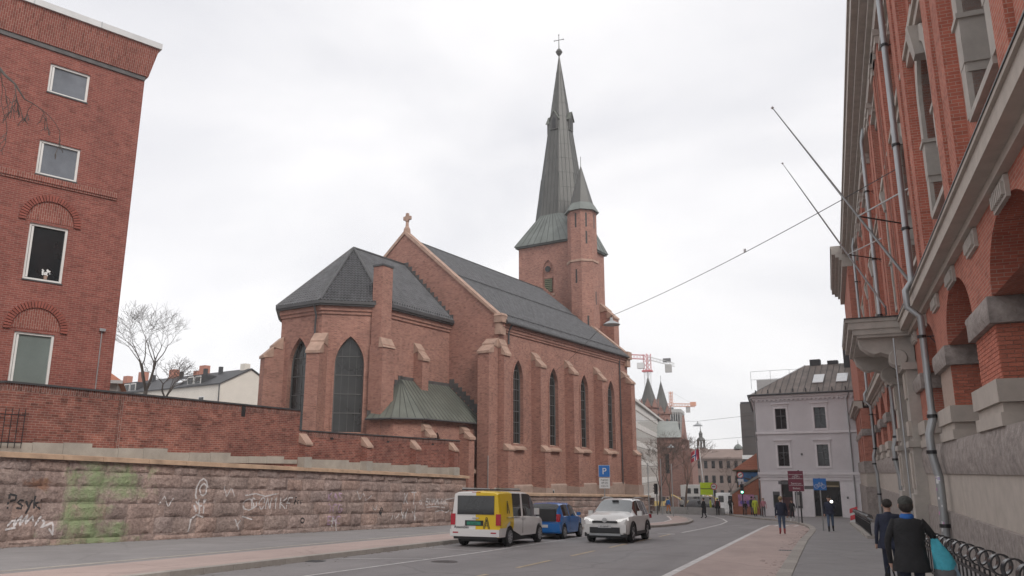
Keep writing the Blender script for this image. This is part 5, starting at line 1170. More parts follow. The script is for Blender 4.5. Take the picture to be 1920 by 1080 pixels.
# portal with balcony on scroll consoles
m = MB(); fbox(m, FH, PORT[0], PORT[1], 2.4, 6.5, -1.2, -.8); m.build('portal_wall', 'portal_stone', HB)
for a in (PORT[0], PORT[1] - 1.5):
    m = MB(); fbox(m, FH, a, a + 1.5, -2, 1.0, -.8, .55); fbox(m, FH, a + .1, a + 1.4, 1.0, 2.6, -.8, .42); fbox(m, FH, a, a + 1.5, 2.6, 2.8, -.8, .54); fbox(m, FH, a + .2, a + 1.3, 2.8, 5.3, -.8, .36); fbox(m, FH, a + .05, a + 1.45, 5.3, 5.55, -.8, .5); m.build('portal_pier', 'portal_stone', HB)
    for (u0, u1, z0, z1, d0, d1) in ((.3, 1.2, 3.0, 3.5, .36, .46), (.4, 1.1, 4.3, 5.2, .36, .42), (.45, 1.05, 1.2, 2.4, .42, .48)): m = MB(); fbox(m, FH, a + u0, a + u1, z0, z1, d0, d1); m.build('relief_panel', 'granite_smooth', HB)
    prof = [(0.0, 5.4), (.5, 5.35), (.72, 5.55), (.78, 5.85), (1.1, 5.98), (1.3, 5.92), (1.5, 6.0), (1.75, 6.25), (1.82, 6.5), (0.0, 6.5)]
    m = MB(); m.ext([FH.p(a + .3, z, d) for d, z in prof], (0, .9, 0)); cs = m.build('scroll_console', 'portal_stone', HB, smooth=35)
    m = MB(); m.lathe([(0.0, -.05), (.28, -.05), (.32, 0), (.28, .97), (0, .97)], 14, FH.p(a + .28, 5.75, .55).to_tuple(), axis='Y'); m.build('volute', 'portal_stone', cs, smooth=40)
m = MB()
for (z0, z1, dd, e) in ((6.5, 6.6, 1.85, .0), (6.6, 6.8, 1.98, .06), (6.8, 7.05, 2.12, .12), (7.05, 7.18, 2.22, .17)): fbox(m, FH, PORT[0] - e, PORT[1] + e, z0, z1, -.1, dd)
BA = m.build('balcony', 'portal_stone', HB)
m = MB(); fbox(m, FH, PORT[0] - .24, PORT[1] + .19, 7.182, 7.21, -.1, 2.24); m.build('balcony_flashing', 'iron_black', BA)
# ---- downpipes with brackets
def downpipe(y, label):
    t = thing('downpipe', label, 'drainpipe', HB.matrix_basis @ FH.p(y, 0, 0), 1.0, 'zinc downpipes on the brick hall')
    m = MB(); m.tube([(-.28, 0, 18.3), (-.42, 0, 17.6), (-.42, 0, 7.3), (-.62, 0, 7.0), (-.62, 0, 6.5), (-.30, 0, 6.2), (-.30, 0, 3.35)], .095, 12); m.build('pipe', 'zinc', t, smooth=50)
    m = MB(); m.tube([(-.30, 0, 3.45), (-.30, 0, 3.2), (-.42, 0, 2.8), (-.42, 0, 2.3), (-.30, 0, 1.6), (-.30, 0, -1.6)], .115, 12); m.build('lower_pipe', 'zinc', t, smooth=50)
    for z in (3.3, 2.3, .3): m = MB(); m.lathe([(.1, -.05), (.14, -.05), (.14, .05), (.1, .05)], 12, ((-.30 if z != 2.3 else -.42), 0, z)); m.build('clamp', 'iron_black', t)
    for z in (5.6, 8.9, 11.6, 15.0):
        x = -.42 if z > 7 else -.33
        m = MB(); m.lathe([(.1, -.04), (.125, -.04), (.125, .04), (.1, .04)], 12, (x, 0, z)); m.tube([(x, 0, z), (x + .45, .0, z)], .016, 5); m.tube([(x + .2, 0, z), (x + .42, 0, z - .3), (x + .36, 0, z - .38)], .014, 5); m.build('bracket', 'iron_black', t)
    return t
DP = [downpipe(25.7, 'nearest zinc downpipe with stickers low down, on the right building'), downpipe(40.3, 'zinc downpipe just beyond the stone balcony of the right building'), downpipe(60.5, 'farthest zinc downpipe on the right building')]
rnd = random.Random(4)
for k in range(16):
    z = rnd.uniform(-.2, 1.6); a = rnd.uniform(185, 265); m = MB(); h = rnd.uniform(.05, .14); w = rnd.uniform(18, 40)
    vs = []
    for j in range(5):
        an = R(a - w / 2 + w * j / 4); vs += [(-.30 + .1165 * math.cos(an), .1165 * math.sin(an), z), (-.30 + .1165 * math.cos(an), .1165 * math.sin(an), z + h)]
    m.add(vs, [(2 * j, 2 * j + 2, 2 * j + 3, 2 * j + 1) for j in range(4)])
    m.build('sticker', rnd.choice(['sign_white', 'plate_white', 'poster_violet', 'ink', 'sign_white', 'poster_pink']), DP[0])
# thin cable conduits
for y in (30.4, 39.3): m = MB(); m.tube([FH.p(y, 6.3, .72 if y < 31 else .1), FH.p(y, -1.5, .72 if y < 31 else .1)], .03, 6); m.build('conduit', 'zinc', HB)
# ---- flag poles
def flagpole(y, z, tip, label):
    t = thing('flagpole', label, 'flagpole', HB.matrix_basis @ FH.p(y, 0, 0), 1.0, 'slanting flagpoles on the brick hall')
    a, b = Vector((-.15, 0, z)), Vector(tip); m = MB(); m.tube([a, a.lerp(b, .5), b], [.05, .038, .018], 8); m.build('pole', 'zinc', t, smooth=40)
    m = MB(); m.lathe([(.01, -.06), (.06, 0), (.01, .06)], 8, b.to_tuple()); m.build('ball', 'zinc_pale', t)
    mid = a.lerp(b, .36)
    for s in (-2.2, 1.3): m = MB(); m.tube([mid, Vector((.1, s, mid.z + (.2 if s < 0 else -.1)))], .028, 5); m.build('stay', 'iron_black' if s > 0 else 'zinc_pale', t)
    m = MB(); m.lathe([(.12, -.2), (.12, .2)], 8, a.to_tuple()); m.build('socket', 'iron_black', t)
flagpole(28.4, 7.75, (-4.03, 0, 14.7), 'nearer slanting flagpole fixed to the right building')
flagpole(39.2, 8.9, (-4.14, 0, 16.6), 'farther slanting flagpole fixed to the right building')
# ---- street lamp hung on a wire across the street
WL = thing('wire_lamp', 'grey dish street lamp hung on a wire in front of the church tower', 'street lamp', (-11.05, 47.0, 10.65), 0)
a = Vector((3.3 + 11.05, 26.5 - 47.0, 11.2 - 10.65)); c = Vector((-10.2, 21.5, 0.05)); sag = Vector((0, 0, 0.42))
def wire(p, q, s, n=16): return [p.lerp(q, i / n) - Vector((0, 0, s * 4 * (i / n) * (1 - i / n))) for i in range(n + 1)]
m = MB(); m.tube(wire(a, sag, 0.25), .014, 4); m.tube(wire(sag, c, 0.15), .012, 4); m.build('wire', 'iron_black', WL)
m = MB(); m.lathe([(0.0, .3), (.09, .3), (.11, .12), (.32, .02), (.52, -.12), (.5, -.16), (.3, -.13), (0, -.13)], 18); m.build('shade', 'zinc', WL, smooth=40)
m = MB(); m.tube([(0, 0, .28), (0, 0, .44)], .03, 6); m.build('hanger', 'iron_black', WL)
m = MB(); m.box(a.x * .62 - .05, a.x * .62 + .05, a.y * .62 - .05, a.y * .62 + .05, .27, .41); m.build('insulator', 'sign_white', WL)
# ---- ring-topped railing in front of the hall
def ring_railing(y0, y1, label, n_solid=99):
    t = thing('ring_railing', label, 'railing', (1.98, y0, gz(0, y0) + .12), 0.6, 'iron railings in front of the brick hall', rx=-0.03)
    L = y1 - y0; rm = bmm = None
    for z in (.14, .62): m = MB(); m.box(-.02, .02, 0, L, z, z + .035); m.build('rail', 'iron_black', t)
    n = int(L / .42)
    for i in range(n):
        if bmm is None:
            q = MB(); q.tube([(0, 0, 0), (0, 0, .74)], .014, 5); bmm = q.mesh('bar', ['iron_black'])
            q = MB(); prof = [(.115, -.045), (.135, -.045), (.135, .045), (.115, .045), (.115, -.045)]; q.lathe(prof[:4], 20, (0, 0, 0), axis='Y'); q.f = q.f[:-2]; o = len(q.v)
            q.add([v for v in q.v[:20]] + [v for v in q.v[60:80]], [(k, (k + 1) % 20, 20 + (k + 1) % 20, 20 + k) for k in range(20)])
            rm = q.mesh('ring', ['ring_steel'], smooth=40)
        link('bar', bmm, t, loc=(0, .2 + i * .42, 0))
        if i % 2 == 0: link('ring', rm, t, loc=(0, .2 + i * .42, .86), rot=(0, 0, R(12)))
    return t
ring_railing(5.0, 30.6, 'black iron railing topped with steel rings, in the right foreground')
ring_railing(38.9, 62.0, 'black iron railing with rings farther along the right building')
for (a_, b_) in ((5.0, 30.6), (38.9, 62.0)):
    structure(slab('area_kerb', [(1.80, a_), (2.12, a_), (2.12, b_), (1.80, b_)], .24, 'kerb_granite'))
# ------------------------------------------------------------------ lilac corner building
LB = thing('corner_building', 'pale lilac plastered corner building with white window frames and rusty metal roof', 'building', (-5.3, 84.0, 0), 9.5)
# local x runs to the right along the front, local -y faces us
FL = Face((0, 0, 0), (1, 0, 0), (0, -1, 0)); sd = Vector((-math.sin(R(12.5)), math.cos(R(12.5)), 0)); FLs = Face((0, 0, 0), sd, (-sd.y, sd.x, 0))
W_ = 13.5; wc = [2.4, 6.05, 10.2]
rows = [(5.85, 7.85), (2.3, 4.32)]
mb = MB()
wall(mb, FL, 0, W_, 5.45, 9.0, [(c, 1.05, rows[0][0], rows[0][1], 0, 'rect') for c in wc], .18)
wall(mb, FL, 0, W_, 1.75, 5.45, [(c, 1.05, rows[1][0], rows[1][1], 0, 'rect') for c in wc], .18)
wall(mb, FLs, 0, 22, 5.45, 9.0, [(2.0 + 2.6 * i, .95, 5.85, 7.85, 0, 'rect') for i in range(8)], .18); wall(mb, FLs, 0, 22, 1.75, 5.45, [(2.0 + 2.6 * i, .95, 2.3, 4.32, 0, 'rect') for i in range(8)], .18)
mb.build('wall', 'plaster_lilac', LB)
mb = MB(); ground_ops = [(2.45, 1.05, -2.6, .95, 0, 'rect'), (6.1, 2.4, -2.3, .9, 0, 'rect')]
wall(mb, FL, 0, W_, -3.4, 1.3, ground_ops, .35); wall(mb, FLs, 0, 22, -4, 1.3, [(2.2 + 3.2 * i, 1.3, -2.4, .6, 0, 'rect') for i in range(6)], .25); mb.build('shopfront_wall', 'plaster_lilac_pale', LB)
m = MB(); m.box(0.6, W_, .5, 12, -3, 9); m.build('core', 'plaster_lilac', LB)
for F, cs, L in ((FL, wc, W_), (FLs, [2.0 + 2.6 * i for i in range(8)], 22)):
    for c in cs:
        for zb, zt in rows:
            w = 1.05 if F is FL else .95; op = (c, w, zb, zt, 0, 'rect'); pn = pane(F, op, -.13).build('window', 'glass_dark', LB)
            m = MB(); band(m, F, op, .17, 0, .06); m.build('architrave', 'plaster_lilac_pale', pn)
            m = MB(); band(m, F, (c, w - .12, zb + .06, zt - .06, 0, 'rect'), .06, -.13, -.08); fbox(m, F, c - .03, c + .03, zb, zt, -.13, -.08); fbox(m, F, c - w / 2, c + w / 2, zb + 1.25, zb + 1.31, -.13, -.08); m.build('sash', 'cloth_grey', pn)
            m = MB(); fbox(m, F, c - w / 2 - .2, c + w / 2 + .2, zt + .2, zt + .42, 0, .05); fbox(m, F, c - w / 2 - .32, c + w / 2 + .32, zt + .42, zt + .5, 0, .2); m.build('hood', 'plaster_lilac_pale', pn)
    for z0, z1, d in ((5.4, 5.62, .12), (1.28, 1.5, .10), (1.5, 1.74, .2), (.98, 1.06, .08)): m = MB(); fbox(m, F, -.12 if F is FL else 0.02, L, z0, z1, 0, d); m.build('string_course', 'plaster_lilac_pale', LB)
    m = MB(); fbox(m, F, -.2, L, 8.75, 8.95, 0, .2); fbox(m, F, -.3, L, 8.95, 9.2, 0, .42); m.build('cornice', 'plaster_lilac_pale', LB)
    for i in range(int(L / .42)):
        m = MB(); fbox(m, F, .1 + i * .42, .3 + i * .42, 8.62, 8.78, 0, .18)
        if F is FL: m.build('dentil', 'plaster_lilac_pale', LB)
pn = pane(FL, ground_ops[0], -.3).build('door', 'door_maroon', LB); m = MB(); fbox(m, FL, 2.0, 2.9, -.6, .7, -.3, -.27); m.build('door_glass', 'glass_dark', pn)
pn = pane(FL, ground_ops[1], -.3).build('shop_window', 'glass_dark', LB); m = MB(); fbox(m, FL, 4.95, 7.25, .35, .85, -.29, .05); m.build('awning', 'awning_olive', pn)
m = MB(); fbox(m, FL, 5.9, 7.2, .42, .5, .05, .07); m.build('shop_lettering', 'paint_yellow', pn)
m = MB(); fbox(m, FL, 4.9, 7.3, -2.5, -2.3, -.3, .1); m.build('sill', 'concrete', pn)
for x, mt in ((1.45, 'glass_dark'), (3.5, 'ink')): m = MB(); fbox(m, FL, x - .32, x + .32, -1.6, -.1, 0, .06); f_ = m.build('notice_board', 'cloth_grey', LB); m = MB(); fbox(m, FL, x - .24, x + .24, -1.4, -.4, .06, .07); m.build('notice', 'container_grey' if mt == 'ink' else 'glass_dark', f_)
m = MB(); fbox(m, FL, 7.75, 9.1, -2.6, -2.05, 0, .4); m.build('bench_box', 'plaster_lilac_pale', LB)
m = MB(); m.tube([FL.p(8.9, 9.1, .5), FL.p(8.6, 8.6, .15), FL.p(8.6, -2.4, .12)], .06, 7); m.build('downpipe', 'zinc', LB)
m = MB(); m.tube([FLs.p(.3, 9.1, .5), FLs.p(.25, 8.5, .12), FLs.p(.25, -2.6, .12)], .06, 7); m.build('downpipe', 'zinc', LB)
m = MB(); m.tube([FL.p(-.05, -2.6, .5), FL.p(-.05, .2, .5)], .05, 6); m.build('corner_post', 'iron_black', LB)
for (a_, z) in ((4.1, 3.4), (9.5, 2.9), (7.9, -.6)): m = MB(); fbox(m, FL, a_ - .08, a_ + .08, z - .08, z + .12, 0, .08); m.build('wall_fitting', 'cloth_grey', LB)
# roof: mansard hip
E0 = FLs.p(22, 9.2, .5); E1 = Vector((-.45, -.5, 9.2)); E2 = Vector((W_ + .5, -.5, 9.2)); R1 = Vector((4.2, 5.2, 12.6)); R2 = Vector((W_ + .5, 5.2, 12.6)); R0 = FLs.p(22, 12.6, -4.5)
m = MB(); m.add([E0, E1, E2, R2, R1, R0], [(1, 2, 3, 4), (0, 1, 4, 5), (5, 4, 3)]); rf = m.build('roof', 'roof_rust', LB)
for i in range(26):
    t = i / 25; p = E1.lerp(E2, t); q = Vector((max(R1.x, p.x), R1.y, R1.z)); 
    if p.x < R1.x: k = (p.x - E1.x) / (R1.x - E1.x); q = E1.lerp(R1, k)
    m = MB(); n = Vector((0, -.5, .86)) * .03; m.tube([p + n, q + n], .02, 4); m.build('roof_seam', 'roof_dark', rf)
for i in range(14):
    p = E1.lerp(E0, i / 13); q = R1.lerp(R0, i / 13); m = MB(); m.tube([p + Vector((-.02, 0, .03)), q + Vector((-.02, 0, .03))], .02, 4); m.build('roof_seam', 'roof_dark', rf)
def on_roof(x, s, h=.04): p = Vector((x, E1.y + (R1.y - E1.y) * s, E1.z + (R1.z - E1.z) * s)); return p + Vector((0, -.5, .86)) * h
for x in (5.9, 8.1):
    m = MB(); m.hexa([on_roof(x - .5, .32), on_roof(x + .5, .32), on_roof(x + .5, .6), on_roof(x - .5, .6)], [on_roof(x - .5, .32, .12), on_roof(x + .5, .32, .12), on_roof(x + .5, .6, .12), on_roof(x - .5, .6, .12)]); m.build('skylight', 'skylight', rf)
sf = lambda a, s, h=.05: E1.lerp(E0, a / 22).lerp(R1.lerp(R0, a / 22), s) + Vector((-.3, 0, .8)) * h
m = MB(); m.hexa([sf(2.5, .25), sf(4, .25), sf(4, .55), sf(2.5, .55)], [sf(2.5, .25, .15), sf(4, .25, .15), sf(4, .55, .15), sf(2.5, .55, .15)]); m.build('skylight', 'skylight', rf)
m = MB(); m.tube([E1 + Vector((0, -.1, .02)), E2 + Vector((0, -.1, .02))], .09, 6); m.tube([E0 + Vector((-.1, 0, .02)), E1 + Vector((-.1, 0, .02))], .09, 6); m.build('gutter', 'lead', rf)
for i in range(12): m = MB(); p = E1.lerp(E2, (i + .5) / 12); m.box(p.x - .04, p.x + .04, p.y + .3, p.y + .5, p.z + .15, p.z + .55); m.build('snow_stop', 'roof_dark', rf)
for x, y, h in ((8.6, 4.6, 1.75), (5.2, 5.4, .55), (6.9, 5.5, .35)): m = MB(); m.box(x - .5, x + .5, y - .4, y + .4, 12.0, 12.6 + h); c_ = m.build('chimney', 'chimney_dark', rf)
m = MB()
for x in (-1.9, 0.2, 2.2):
    m.tube([(x, 7.0, 10.6), (x, 7.0, 12.5)], .025, 4)
for z in (11.6, 12.5): m.tube([(-1.9, 7.0, z), (3.6, 7.0, z)], .025, 4)
m.build('roof_railing', 'zinc', LB); m = MB(); m.box(-1.4, 2.0, 7.4, 9.5, 10.4, 11.6); m.build('roof_plant', 'zinc_pale', LB)
# ------------------------------------------------------------------ kiosk house with billboard
KI = thing('kiosk', 'small brick hut with red tiled hip roof and sloping stair wall, beside the lilac building', 'kiosk', (-8.35, 90.0, 0), 0)
m = MB(); m.box(.25, 3.2, .2, 5, -3, 1.95); m.build('wall', 'awning_olive', KI)
m = MB(); m.add([(-.1, -.25, 1.95), (3.4, -.25, 1.95), (3.4, 5.4, 1.95), (-.1, 5.4, 1.95), (2.9, 2.6, 4.15), (3.4, 2.6, 4.15)], [(0, 1, 5, 4), (0, 4, 3), (4, 5, 2, 3), (0, 3, 2, 1)]); r_ = m.build('roof', 'roof_orange', KI)
for i in range(9): m = MB(); z = 2.05 + i * .23; t = (z - 1.95) / 2.2; m.tube([(-.1 + 3.0 * t, -.27 + 2.85 * t, z + .04), (3.4, -.27 + 2.85 * t, z + .04)], .03, 4); m.build('tile_course', 'chimney_orange', r_)
m = MB(); m.box(-.12, 3.42, -.3, -.2, 1.85, 1.98); m.build('fascia', 'awning_olive', KI)
m = MB(); m.ext([(-.25, -.6, -3.2), (3.1, -.6, -3.2), (3.1, -.6, 1.15), (2.6, -.6, 1.15), (-.25, -.6, -.55)], (0, .7, 0)); m.build('stair_wall', 'roof_orange', KI)
m = MB(); m.ext([(-.42, -.68, -.62), (2.55, -.68, 1.2), (3.1, -.68, 1.2), (3.1, -.68, 1.42), (2.45, -.68, 1.42), (-.42, -.68, -.36)], (0, .86, 0)); m.build('wall_coping', 'concrete', KI)
BB = thing('billboard', 'advertising board with a figure against blue sky and snow, on the brick hut', 'billboard', (-8.35, 90.0, 0), 0)
m = MB(); m.box(.42, 2.95, .10, .16, .05, 1.72); m.build('board', 'billboard_sky', BB)
m = MB(); m.add([(.44, .09, .10), (2.93, .09, .10), (2.93, .09, .75), (2.2, .09, .85), (1.4, .09, .70), (.44, .09, .82)], [tuple(range(6))]); m.build('print', 'billboard_snow', BB)
m = MB(); m.add([(.44, .08, .10), (1.5, .08, .10), (1.1, .08, .35), (.44, .08, .38)], [(0, 1, 2, 3)]); m.build('print', 'cloth_orange', BB)
m = MB(); m.add([(1.55, .075, .12), (2.2, .075, .12), (2.05, .075, .75), (2.55, .075, 1.12), (2.5, .075, 1.2), (1.98, .075, 1.05), (1.95, .075, 1.3), (1.78, .075, 1.3), (1.76, .075, 1.05), (1.0, .075, 1.2), (.98, .075, 1.12), (1.65, .075, .8)], [tuple(range(12))]); m.build('print', 'tower_dark', BB)
PO = thing('poster', 'pink and violet poster on the orange stair wall', 'poster', (-8.35, 90.0, 0), 0)
m = MB(); m.box(.35, 1.95, -.66, -.63, -1.75, -.55); m.build('sheet', 'poster_pink', PO)
for x in (.75, 1.4): m = MB(); m.ext([(x + .26 * math.cos(R(60 * k)), -.675, -1.35 + .22 * math.sin(R(60 * k))) for k in range(6)], (0, .008, 0)); m.build('print', 'poster_violet', PO)
m = MB(); m.box(2.0, 2.35, -.66, -.63, -1.5, -.6); m.build('sheet', 'container_grey', PO)
# ------------------------------------------------------------------ far buildings
def rowwin(t, F, n, a0, da, w, zb, zt, mat='glass_dark', name='window', d=.06, me=None):
    q = MB(); q.box(-w / 2, w / 2, -.05, .05, 0, zt - zb); me = q.mesh(name, [mat]); ang = math.atan2(F.e.y, F.e.x)
    for i in range(n): link(name, me, t, loc=F.p(a0 + da * i, zb, 0), rot=(0, 0, ang))
DB = thing('dark_block', 'tall dark brown office tower rising behind the lilac building', 'building', (-10.6, 131, 0), 4)
m = MB(); m.box(0, 9, 0, 12, -5, 12.2); m.build('body', 'tower_dark', DB)
m = MB(); m.box(-.1, 9.1, -.15, 12.1, 3.7, 4.3); m.build('white_band', 'crane_white', DB); m = MB(); m.box(.1, 8.9, .0, 11.9, 12.2, 12.5); m.build('roof_edge', 'roof_dark', DB)
for k in range(6): m = MB(); m.box(.2, 8.8, -.06, .02, 4.6 + k * 1.25, 4.66 + k * 1.25); m.build('floor_line', 'cloth_grey', DB)
BS = thing('stone_office', 'long brown stone building with rows of windows at the end of the street', 'building', (-31.0, 198.0, 0), 4)
FB = Face((0, 0, 0), (1, 0, 0), (0, -1, 0))
m = MB(); m.box(0, 34, 0, 14, -8, 5.0); m.build('wall', 'stone_brown', BS); m = MB(); m.box(-.2, 34.2, -.35, 14, 4.7, 5.1); m.build('cornice', 'stone_brown', BS)
m = MB(); m.ext([(-.2, -.3, 5.1), (-.2, 6, 7.2), (-.2, 14, 7.2), (-.2, 14, 5.1)], (34.4, 0, 0)); m.build('roof', 'roof_brownfar', BS)
for zb in (2.6, -.75, -4.1, -7.2): rowwin(BS, FB, 19, 1.1, 1.76, .78, zb, zb + 1.7)
for zb in (2.6, -.75, -4.1): m = MB(); m.box(0, 34, -.08, .02, zb - .7, zb - .5); m.build('string_course', 'stone_brown', BS)
for x in (13.2, 21.6): m = MB(); m.lathe([(1.1, 7.2), (1.0, 7.6), (.6, 8.1), (.1, 8.4), (.03, 9.4)], 10, (x, 6, 0)); m.build('roof_vent', 'copper_pale', BS)
CS = thing('clock_spire', 'slender green copper steeple rising above the brown stone building', 'steeple', (-29.9, 232, 0), 0)
m = MB(); m.box(-1.6, 1.6, -1.6, 1.6, -6, 8.2); m.build('base', 'stone_brown', CS)
m = MB(); m.lathe([(1.35, 8.2), (1.3, 8.5), (.95, 8.55)], 8, a0=R(22.5)); [m.tube([(1.05 * math.cos(R(45 * k)), 1.05 * math.sin(R(45 * k)), 8.5), (1.0 * math.cos(R(45 * k)), 1.0 * math.sin(R(45 * k)), 10.3)], .14, 5) for k in range(8)]; m.lathe([(1.25, 10.3), (1.2, 10.6), (.9, 11.0), (.5, 11.3), (.5, 12.1), (.62, 12.2), (.3, 12.7), (.1, 13.3), (.04, 15.4)], 8); m.build('lantern', 'copper_dark', CS)
# second church with two spires
C2 = thing('twin_spire_church', 'far red brick church with twin grey-green spires beyond the white office', 'church', (-27.5, 150, 0), -3)
m = MB(); m.box(0, 4.6, 0, 16, -6, 8.0); m.box(4.6, 6.2, 1.2, 14, -6, 6.0); m.build('wall', 'brick_far', C2)
m = MB(); m.ext([(-.3, -.3, 8.0), (4.3, -.3, 8.0), (3.4, 3.2, 10.9), (-.3, 3.2, 10.9)], (0, .25, .0)); m.add([(-.4, -.4, 7.95), (4.7, -.4, 7.95), (3.6, 4, 11.2), (-.4, 4, 11.2)], [(0, 1, 2, 3)]); m.build('roof', 'copper_grey', C2)
m = MB(); m.ext([(4.62, 0, 7.6), (4.62, 8, 7.6), (4.62, 4, 12.2)], (.35, 0, 0)); m.build('gable', 'brick_far', C2)
for x in (1.9,): m = MB(); m.box(x - .35, x + .35, -.05, .03, 1.5, 5.0); m.build('window', 'glass_dark', C2)
m = MB(); m.lathe([(0, -.03), (1.5, -.03), (1.5, .06), (0, .06)], 20, (4.98, 4.2, 2.2), axis='X'); m.build('rose_window', 'glass_dark', C2)
m = MB(); m.box(4.9, 5.1, 3.2, 5.2, -5.5, -1.2); m.build('door', 'glass_dark', C2)
for (x, y, zt, zb) in ((-1.6, 4, 19.6, 14.2), (-1.0, 19, 20.4, 14.0)):
    m = MB(); m.prism([(x + 1.75 * math.cos(R(45 * k + 22.5)), y + 1.75 * math.sin(R(45 * k + 22.5))) for k in range(8)], -4, zb); tw = m.build('tower', 'brick_far', C2)
    m = MB(); m.lathe([(2.05, zb - .2), (1.6, zb + .6), (.06, zt)], 8, (x, y, 0), a0=R(22.5)); m.tube([(x, y, zt), (x, y, zt + 1.2)], .05, 4); m.build('spire', 'copper_dark', tw)
    for k in range(8):
        a_ = R(45 * k); cx, cy = x + 1.75 * math.cos(a_), y + 1.75 * math.sin(a_); tn = Vector((-math.sin(a_), math.cos(a_), 0)); P = Vector((cx, cy, 0))
        m = MB(); m.ext([P - tn * .75 + Vector((0, 0, zb - .5)), P + tn * .75 + Vector((0, 0, zb - .5)), P + Vector((0, 0, zb + 1.3))], Vector((math.cos(a_), math.sin(a_), 0)) * .15); m.build('gablet', 'brick_far', tw)
    for k in (4, 5, 6, 7): a_ = R(45 * k + 45); m = MB(); m.lathe([(0, 0), (.3, 0), (.3, 1.5), (0, 1.9)], 6, (x + 1.5 * math.cos(a_), y + 1.5 * math.sin(a_), zb - 3.2)); m.build('belfry_opening', 'car_black', tw)
# white office block with gridded facade
WO = thing('white_office', 'long white office building with a fine grid of windows, past the church corner', 'building', (-23.6, 112.0, 0), -5.6)
FW = Face((0, 0, 0), (0, 1, 0), (1, 0, 0))
m = MB(); m.box(-14, -.12, -6, 56, -6, 11.6); m.build('wall', 'white_office', WO)
m = MB(); m.box(-14, .35, -6, 56.3, 11.6, 11.95); m.build('roof_slab', 'white_office', WO)
m = MB(); m.box(-13, -1.5, -5, 50, 11.95, 13.2); m.build('penthouse', 'brick_far', WO)
q = MB(); q.box(-.05, .02, -.30, .30, 0, 1.5); wm_ = q.mesh('window', ['glass_sky']); q = MB(); q.box(-.1, .03, -.06, .06, 0, 2.05); fm_ = q.mesh('mullion', ['white_office'])
for k in range(6):
    z = -4.2 + k * 2.6
    m = MB(); m.box(-.1, .0, -6, 56.2, z + 1.75, z + 2.55); m.build('spandrel', 'white_office', WO)
    if k > 0:
        for i in range(42): link('window', wm_, WO, loc=(-.08, -4 + i * 1.42, z)); link('mullion', fm_, WO, loc=(-.05, -4.71 + i * 1.42, z - .1))
SO = thing('slab_tower', 'grey high-rise office with vertical fins behind the twin-spire church', 'building', (-42.5, 226, 0), -4)
m = MB(); m.box(0, 8.2, 0, 12, -8, 18.4); m.build('body', 'slab_office', SO); m = MB(); m.box(-.1, 8.3, -.1, 12, 18.0, 18.9); m.build('roof_edge', 'container_grey', SO)
for i in range(13): m = MB(); m.box(.2 + i * .64, .38 + i * .64, -.35, 0, -8, 18.0); m.build('fin', 'container_grey', SO)
for k in range(7): m = MB(); m.box(.38, 8.0, -.05, .02, 1.0 + k * 2.45, 2.7 + k * 2.45); m.build('window_band', 'glass_dark', SO)
# cranes
def lattice(m, a, b, w, n, r=.07):
    a, b = Vector(a), Vector(b); d = (b - a).normalized(); u = d.orthogonal().normalized() if abs(d.z) > .9 else Vector((0, 0, 1)); s = d.cross(u).normalized(); C = [(u + s) * w / 2, (u - s) * w / 2, (-u - s) * w / 2, (-u + s) * w / 2]
    for c in C: m.tube([a + c, b + c], r, 4)
    for i in range(n):
        p, q = a.lerp(b, i / n), a.lerp(b, (i + 1) / n)
        for k in range(4): m.tube([p + C[k], q + C[(k + 1) % 4]], r * .6, 3)
K1 = thing('tower_crane', 'red and white tower crane above the twin spires', 'crane', (-48.7, 255.4, -6), 0)
m = MB(); lattice(m, (0, 0, 0), (0, 0, 39.5), 1.5, 22, .09); m.build('mast', 'crane_white', K1)
m = MB(); lattice(m, (0, 0, 39.5), (0, 0, 45), 1.7, 4, .14); m.box(-1.6, 1.6, -1.2, 1.2, 39.2, 39.7); m.build('slewing_tower', 'crane_red', K1)
m = MB(); lattice(m, (-.6, 0, 44), (-22, -4, 45.5), 1.3, 22, .09); m.build('jib', 'crane_red', K1)
m = MB(); lattice(m, (.6, 0, 43.6), (8.6, 1.2, 41.2), 1.0, 8, .09); m.build('counter_jib', 'crane_white', K1)
m = MB(); m.box(5.6, 7.6, .3, 1.7, 38.9, 41.4); m.build('counterweight', 'container_grey', K1); m = MB(); m.box(-3.2, -1.0, -1, 1, 40.4, 42.2); m.build('cab', 'crane_white', K1); m = MB(); m.box(5.0, 7.4, .5, 1.5, 42.2, 43.4); m.build('winch', 'cloth_grey', K1)
K2 = thing('tower_crane', 'orange tower crane with peaked top, farther right', 'crane', (-48.2, 296, -6), 0)
m = MB(); lattice(m, (0, 0, 0), (0, 0, 31), 1.5, 16, .09); m.build('mast', 'crane_white', K2)
m = MB(); lattice(m, (0, 0, 31), (0, 0, 36.6), .9, 5, .12); m.build('peak', 'crane_orange', K2)
m = MB(); lattice(m, (-.5, 0, 31.7), (-9, -1, 32.6), 1.0, 9, .09); lattice(m, (.5, 0, 31.7), (8.4, 1, 31.4), 1.0, 8, .12); m.build('jib', 'crane_orange', K2)
m = MB(); m.tube([(0, 0, 36.6), (-8.6, -1, 33)], .06, 4); m.tube([(0, 0, 36.6), (7.6, 1, 32)], .06, 4); m.build('stay', 'crane_white', K2)
m = MB(); m.box(5.2, 6.6, .3, 1.6, 28.9, 31.2); m.build('counterweight', 'container_grey', K2); m = MB(); m.box(6.8, 8.8, .2, 1.8, 31.2, 32.6); m.build('machine_house', 'crane_orange', K2); m = MB(); m.box(-.7, .7, -.7, .7, 29.3, 30.8); m.build('cab', 'cloth_grey', K2)
